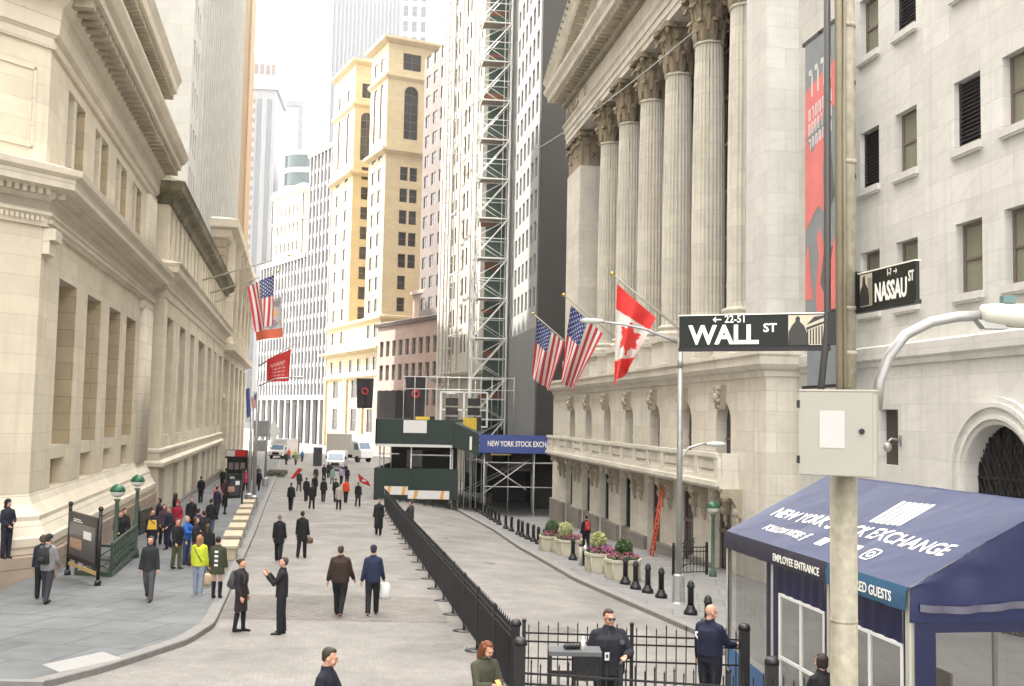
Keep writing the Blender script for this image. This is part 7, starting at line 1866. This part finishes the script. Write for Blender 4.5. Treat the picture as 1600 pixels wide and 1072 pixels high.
crowd = [
 (275, 846, 1.70, 8, 'person in crimson coat facing the camera among the left crowd', (.26, .012, .03), CHAR, 'hood', 'hip'),
 (246, 838, 1.68, -60, 'person taking a selfie by the tan recess of the bank', (.03, .02, .04), NVY, 'bob', 'hip'),
 (254, 852, 1.66, 30, 'person in plum jacket next to the yellow bib', (.06, .03, .05), BLK, 'long', 'hip'),
 (262, 858, 1.64, -30, 'person in dark jacket with hand raised behind the yellow bib', (.02, .025, .04), NVY, 'short', 'hip'),
 (273, 826, 1.72, 140, 'long haired figure in black by the slit windowed block', BLK, NVY, 'long', 'hip'),
 (297, 838, 1.74, 10, 'man in black tee shaped jacket facing the camera at the wall', BLK, BLK, 'short', 'hip'),
 (308, 866, 1.72, 160, 'person in dark purple coat in the middle of the left crowd', (.035, .02, .07), CHAR, 'short', 'thigh'),
 (316, 872, 1.74, 200, 'person in black coat holding folded hands in the left crowd', BLK, CHAR, 'short', 'thigh'),
 (304, 884, 1.66, 100, 'person in maroon trousers behind the lime jacket', (.022, .02, .03), (.10, .03, .04), 'bob', 'hip'),
 (322, 900, 1.66, 190, 'person in black partly behind the lime jacket', BLK, BLK, 'long', 'hip'),
 (328, 842, 1.74, 175, 'person in black jacket and blue jeans with back turned', BLK, (.05, .08, .14), 'short', 'hip'),
 (313, 786, 1.76, 185, 'lone figure in black before the far base openings', BLK, BLK, 'short', 'hip'),
 (338, 812, 1.78, 160, 'person in dark purple walking away past the map board', (.03, .022, .05), (.025, .02, .04), 'short', 'hip'),
 (337, 800, 1.70, 10, 'person in dusty pink coat by the far map board', (.42, .2, .22), CHAR, 'bob', 'thigh'),
 (351, 792, 1.74, 30, 'person in maroon coat behind the far map board', (.09, .015, .025), BLK, 'short', 'thigh'),
 (347, 766, 1.74, 5, 'small figure in black beside the kiosk', BLK, BLK, 'short', 'hip'),
 (404, 768, 1.74, 170, 'figure in black leaning at the grey sign pole', BLK, BLK, 'short', 'hip'),
 (403, 758, 1.72, 20, 'figure in dark coat behind the grey sign pole', (.03, .02, .04), BLK, 'short', 'thigh'),
 (192, 868, 1.72, 60, 'man in dark jacket standing in the subway stairs looking right', (.02, .017, .02), BLK, 'short', 'hip'),
 (185, 874, 1.70, 40, 'second man in the subway stairs, behind the first', BLK, BLK, 'short', 'hip'),
]
for (u, v, h, yw, lab, jc, tr, hs_, ct) in crowd:
    P = on(u, v); s_ = random.choice((8, 12, 4)); 
    person(P, h, yw, lab, jc, tr, random.choice([(.02, .015, .012), (.05, .03, .02), (.03, .02, .015)]), 'short' if hs_ == 'hood' else hs_, legs=(s_, -s_), knees=(3, 10), coat=ct, detail=0 if P.y > 55 else 1, hat=('hood', jc) if hs_ == 'hood' else None, arms=((5, 10, random.choice((10, 50, 70)), 15), (5, 10, random.choice((10, 20, 60)), 15)))
far = [
 (454, 798, 1.76, 180, 'walker in black with backpack, nearest left of the street crowd', BLK, BLK), (467, 768, 1.76, 170, 'walker in grey coat carrying a red folded banner', CHAR, (.07, .06, .055)),
 (478, 784, 1.74, 182, 'walker in black, third from left of the street crowd', BLK, BLK), (487, 796, 1.70, 175, 'walker in black with pale collar, nearest middle of the street crowd', BLK, BLK),
 (493, 757, 1.72, 10, 'figure in dark maroon far in the street crowd', (.04, .02, .025), BLK), (491, 777, 1.74, 178, 'walker in black half hidden behind the middle walker', BLK, BLK),
 (505, 785, 1.74, 184, 'walker in fitted black jacket at the centre of the street', BLK, BLK), (506, 752, 1.74, 170, 'walker in black before the far white van, left', BLK, BLK),
 (513, 747, 1.74, 185, 'walker in dark coat just left of the far white van', CHAR, BLK), (519, 757, 1.66, 175, 'walker in pale teal jacket before the white van', (.22, .34, .33), (.12, .12, .12)),
 (533, 757, 1.74, 180, 'walker in lavender jacket before the white van', (.34, .32, .45), BLK), (542, 757, 1.72, 176, 'walker in dark plum, right of the lavender jacket', (.04, .02, .035), BLK),
 (524, 785, 1.72, 178, 'walker in black beside the white topped walker', BLK, BLK), (529, 797, 1.70, 182, 'walker in cream top and black trousers', (.40, .36, .32), BLK),
 (540, 786, 1.72, 180, 'walker in bright orange red jacket', (.62, .06, .02), BLK), (559, 792, 1.68, 175, 'walker in black coat, rightmost of the street crowd', BLK, BLK),
 (447, 727, 1.74, 10, 'distant figure in dark green next to the box van', (.03, .05, .04), BLK), (451, 719, 1.74, 0, 'distant figure in orange vest by the box van', (.60, .10, .04), BLK),
 (461, 721, 1.76, 0, 'distant worker in lime safety vest', (.45, .60, .05), CHAR), (462, 727, 1.7, 20, 'distant figure in pale green top', (.2, .25, .15), BLK), (472, 722, 1.72, 180, 'distant figure in blue jacket', (.04, .16, .34), BLK),
 (383, 768, 1.72, 0, 'figure in red patterned coat by the paired poles', (.35, .03, .09), BLK), (597, 775, 1.74, 0, 'figure in black beside the striped barrier', BLK, BLK),
]
for i, (u, v, h, yw, lab, jc, tr) in enumerate(far):
    P = on(u, v); s_ = (10, -9, 12, -11)[i % 4]
    dd_ = person(P, h, yw, lab, jc, tr, random.choice([(.02, .015, .012), (.05, .03, .02), (.12, .08, .05)]), 'short', legs=(s_, -s_), knees=(3 if s_ > 0 else 14, 14 if s_ > 0 else 3), coat=('hip', 'thigh')[i % 2], detail=0)
    if i == 1:
        t = thing('folded_banner', 'red folded banner carried at shoulder height by the grey coated walker', 'banner', dd_['sh'][1]+Vector((0, 0, .15)), R(-20)); m = MB(); m.prism([(-1.0, -.5), (-.7, -.5), (.15, .35), (-.25, .4)], 'y', -.05, .05); m.build('cloth', m_red, t)
# walker with the red backpack near the planters, guard in the doorway
P = on(915, 862); d = person(P, 1.72, 200, 'walker in black with a red backpack beside the planters', BLK, BLK, (.02, .015, .012), 'short', legs=(8, -8), knees=(3, 12), detail=1); backpack(d, 'red backpack of the walker beside the planters', (.35, .04, .04))
P = on(1071, 871); person(P, 1.74, -20, 'guard in black standing in the exchange doorway', BLK, BLK, (.03, .02, .015), 'short', girth=1.1, detail=1)
# bake the modifiers into plain meshes
bpy.context.view_layer.update()
dg = bpy.context.evaluated_depsgraph_get()
new = [(o, bpy.data.meshes.new_from_object(o.evaluated_get(dg))) for o in pending]
for o, me in new:
    o.modifiers.clear(); o.data = me
    for p_ in me.polygons: p_.use_smooth = True

# ============================================================ HAZE
mb = MB(); mb.box(-620, 480, -60, 705, -5.5, 190)
hz = mb.build('haze', None); tag(hz, kind='stuff')
hm_ = bpy.data.materials.new('haze'); hm_.use_nodes = True; nt = hm_.node_tree; nt.nodes.clear()
ho = nt.nodes.new('ShaderNodeOutputMaterial'); pv = nt.nodes.new('ShaderNodeVolumePrincipled')
pv.inputs['Color'].default_value = (.95, .96, 1.0, 1); pv.inputs['Density'].default_value = .00017; pv.inputs['Anisotropy'].default_value = .3
nt.links.new(pv.outputs[0], ho.inputs['Volume']); hz.data.materials.clear(); hz.data.materials.append(hm_)

# separate the members that share a loop: every post, leg, rib, ledger level and pilaster becomes a part of its own
def split(o):
    me = o.data; n = len(me.vertices); par = list(range(n))
    def fd(a):
        while par[a] != a: par[a] = par[par[a]]; a = par[a]
        return a
    for e in me.edges:
        a, b = fd(e.vertices[0]), fd(e.vertices[1])
        if a != b: par[a] = b
    isl = {}
    for v in me.vertices: isl.setdefault(fd(v.index), []).append(v.index)
    keys = list(isl); bb = []
    for k in keys:
        c = [me.vertices[i].co for i in isl[k]]
        bb.append([min(q[j] for q in c)-.012 for j in range(3)]+[max(q[j] for q in c)+.012 for j in range(3)])
    g = list(range(len(keys)))
    def fg(a):
        while g[a] != a: a = g[a]
        return a
    for i in range(len(keys)):
        for j in range(i):
            if all(bb[i][k] <= bb[j][k+3] and bb[j][k] <= bb[i][k+3] for k in range(3)):
                a, b = fg(i), fg(j)
                if a != b: g[a] = b
    groups = {}
    for i, k in enumerate(keys): groups.setdefault(fg(i), set()).update(isl[k])
    if not 1 < len(groups) <= 100: return
    for s_ in groups.values():
        bm = bmesh.new(); bm.from_mesh(me); bm.verts.ensure_lookup_table()
        bmesh.ops.delete(bm, geom=[v for v in bm.verts if v.index not in s_], context='VERTS')
        m2 = bpy.data.meshes.new(me.name); bm.to_mesh(m2); bm.free()
        for m in me.materials: m2.materials.append(m)
        c = bpy.data.objects.new(o.name.split('.')[0], m2); C.objects.link(c); c.parent = o.parent; c.matrix_local = o.matrix_local.copy()
    bpy.data.objects.remove(o)
for o in [o for o in C.objects if o.type == 'MESH' and o.parent is not None and o.parent.parent is None and o.data.users == 1 and o.name.split('.')[0] in
          ('post', 'leg', 'pilaster', 'rib', 'standard', 'ledger', 'bolt', 'scroll_bracket', 'frame_post', 'rear_post', 'lock', 'stripe', 'grille', 'rung', 'rungs', 'deck', 'jamb', 'window_strip', 'roof_louvre', 'glove')]:
    split(o)
bpy.context.view_layer.update()
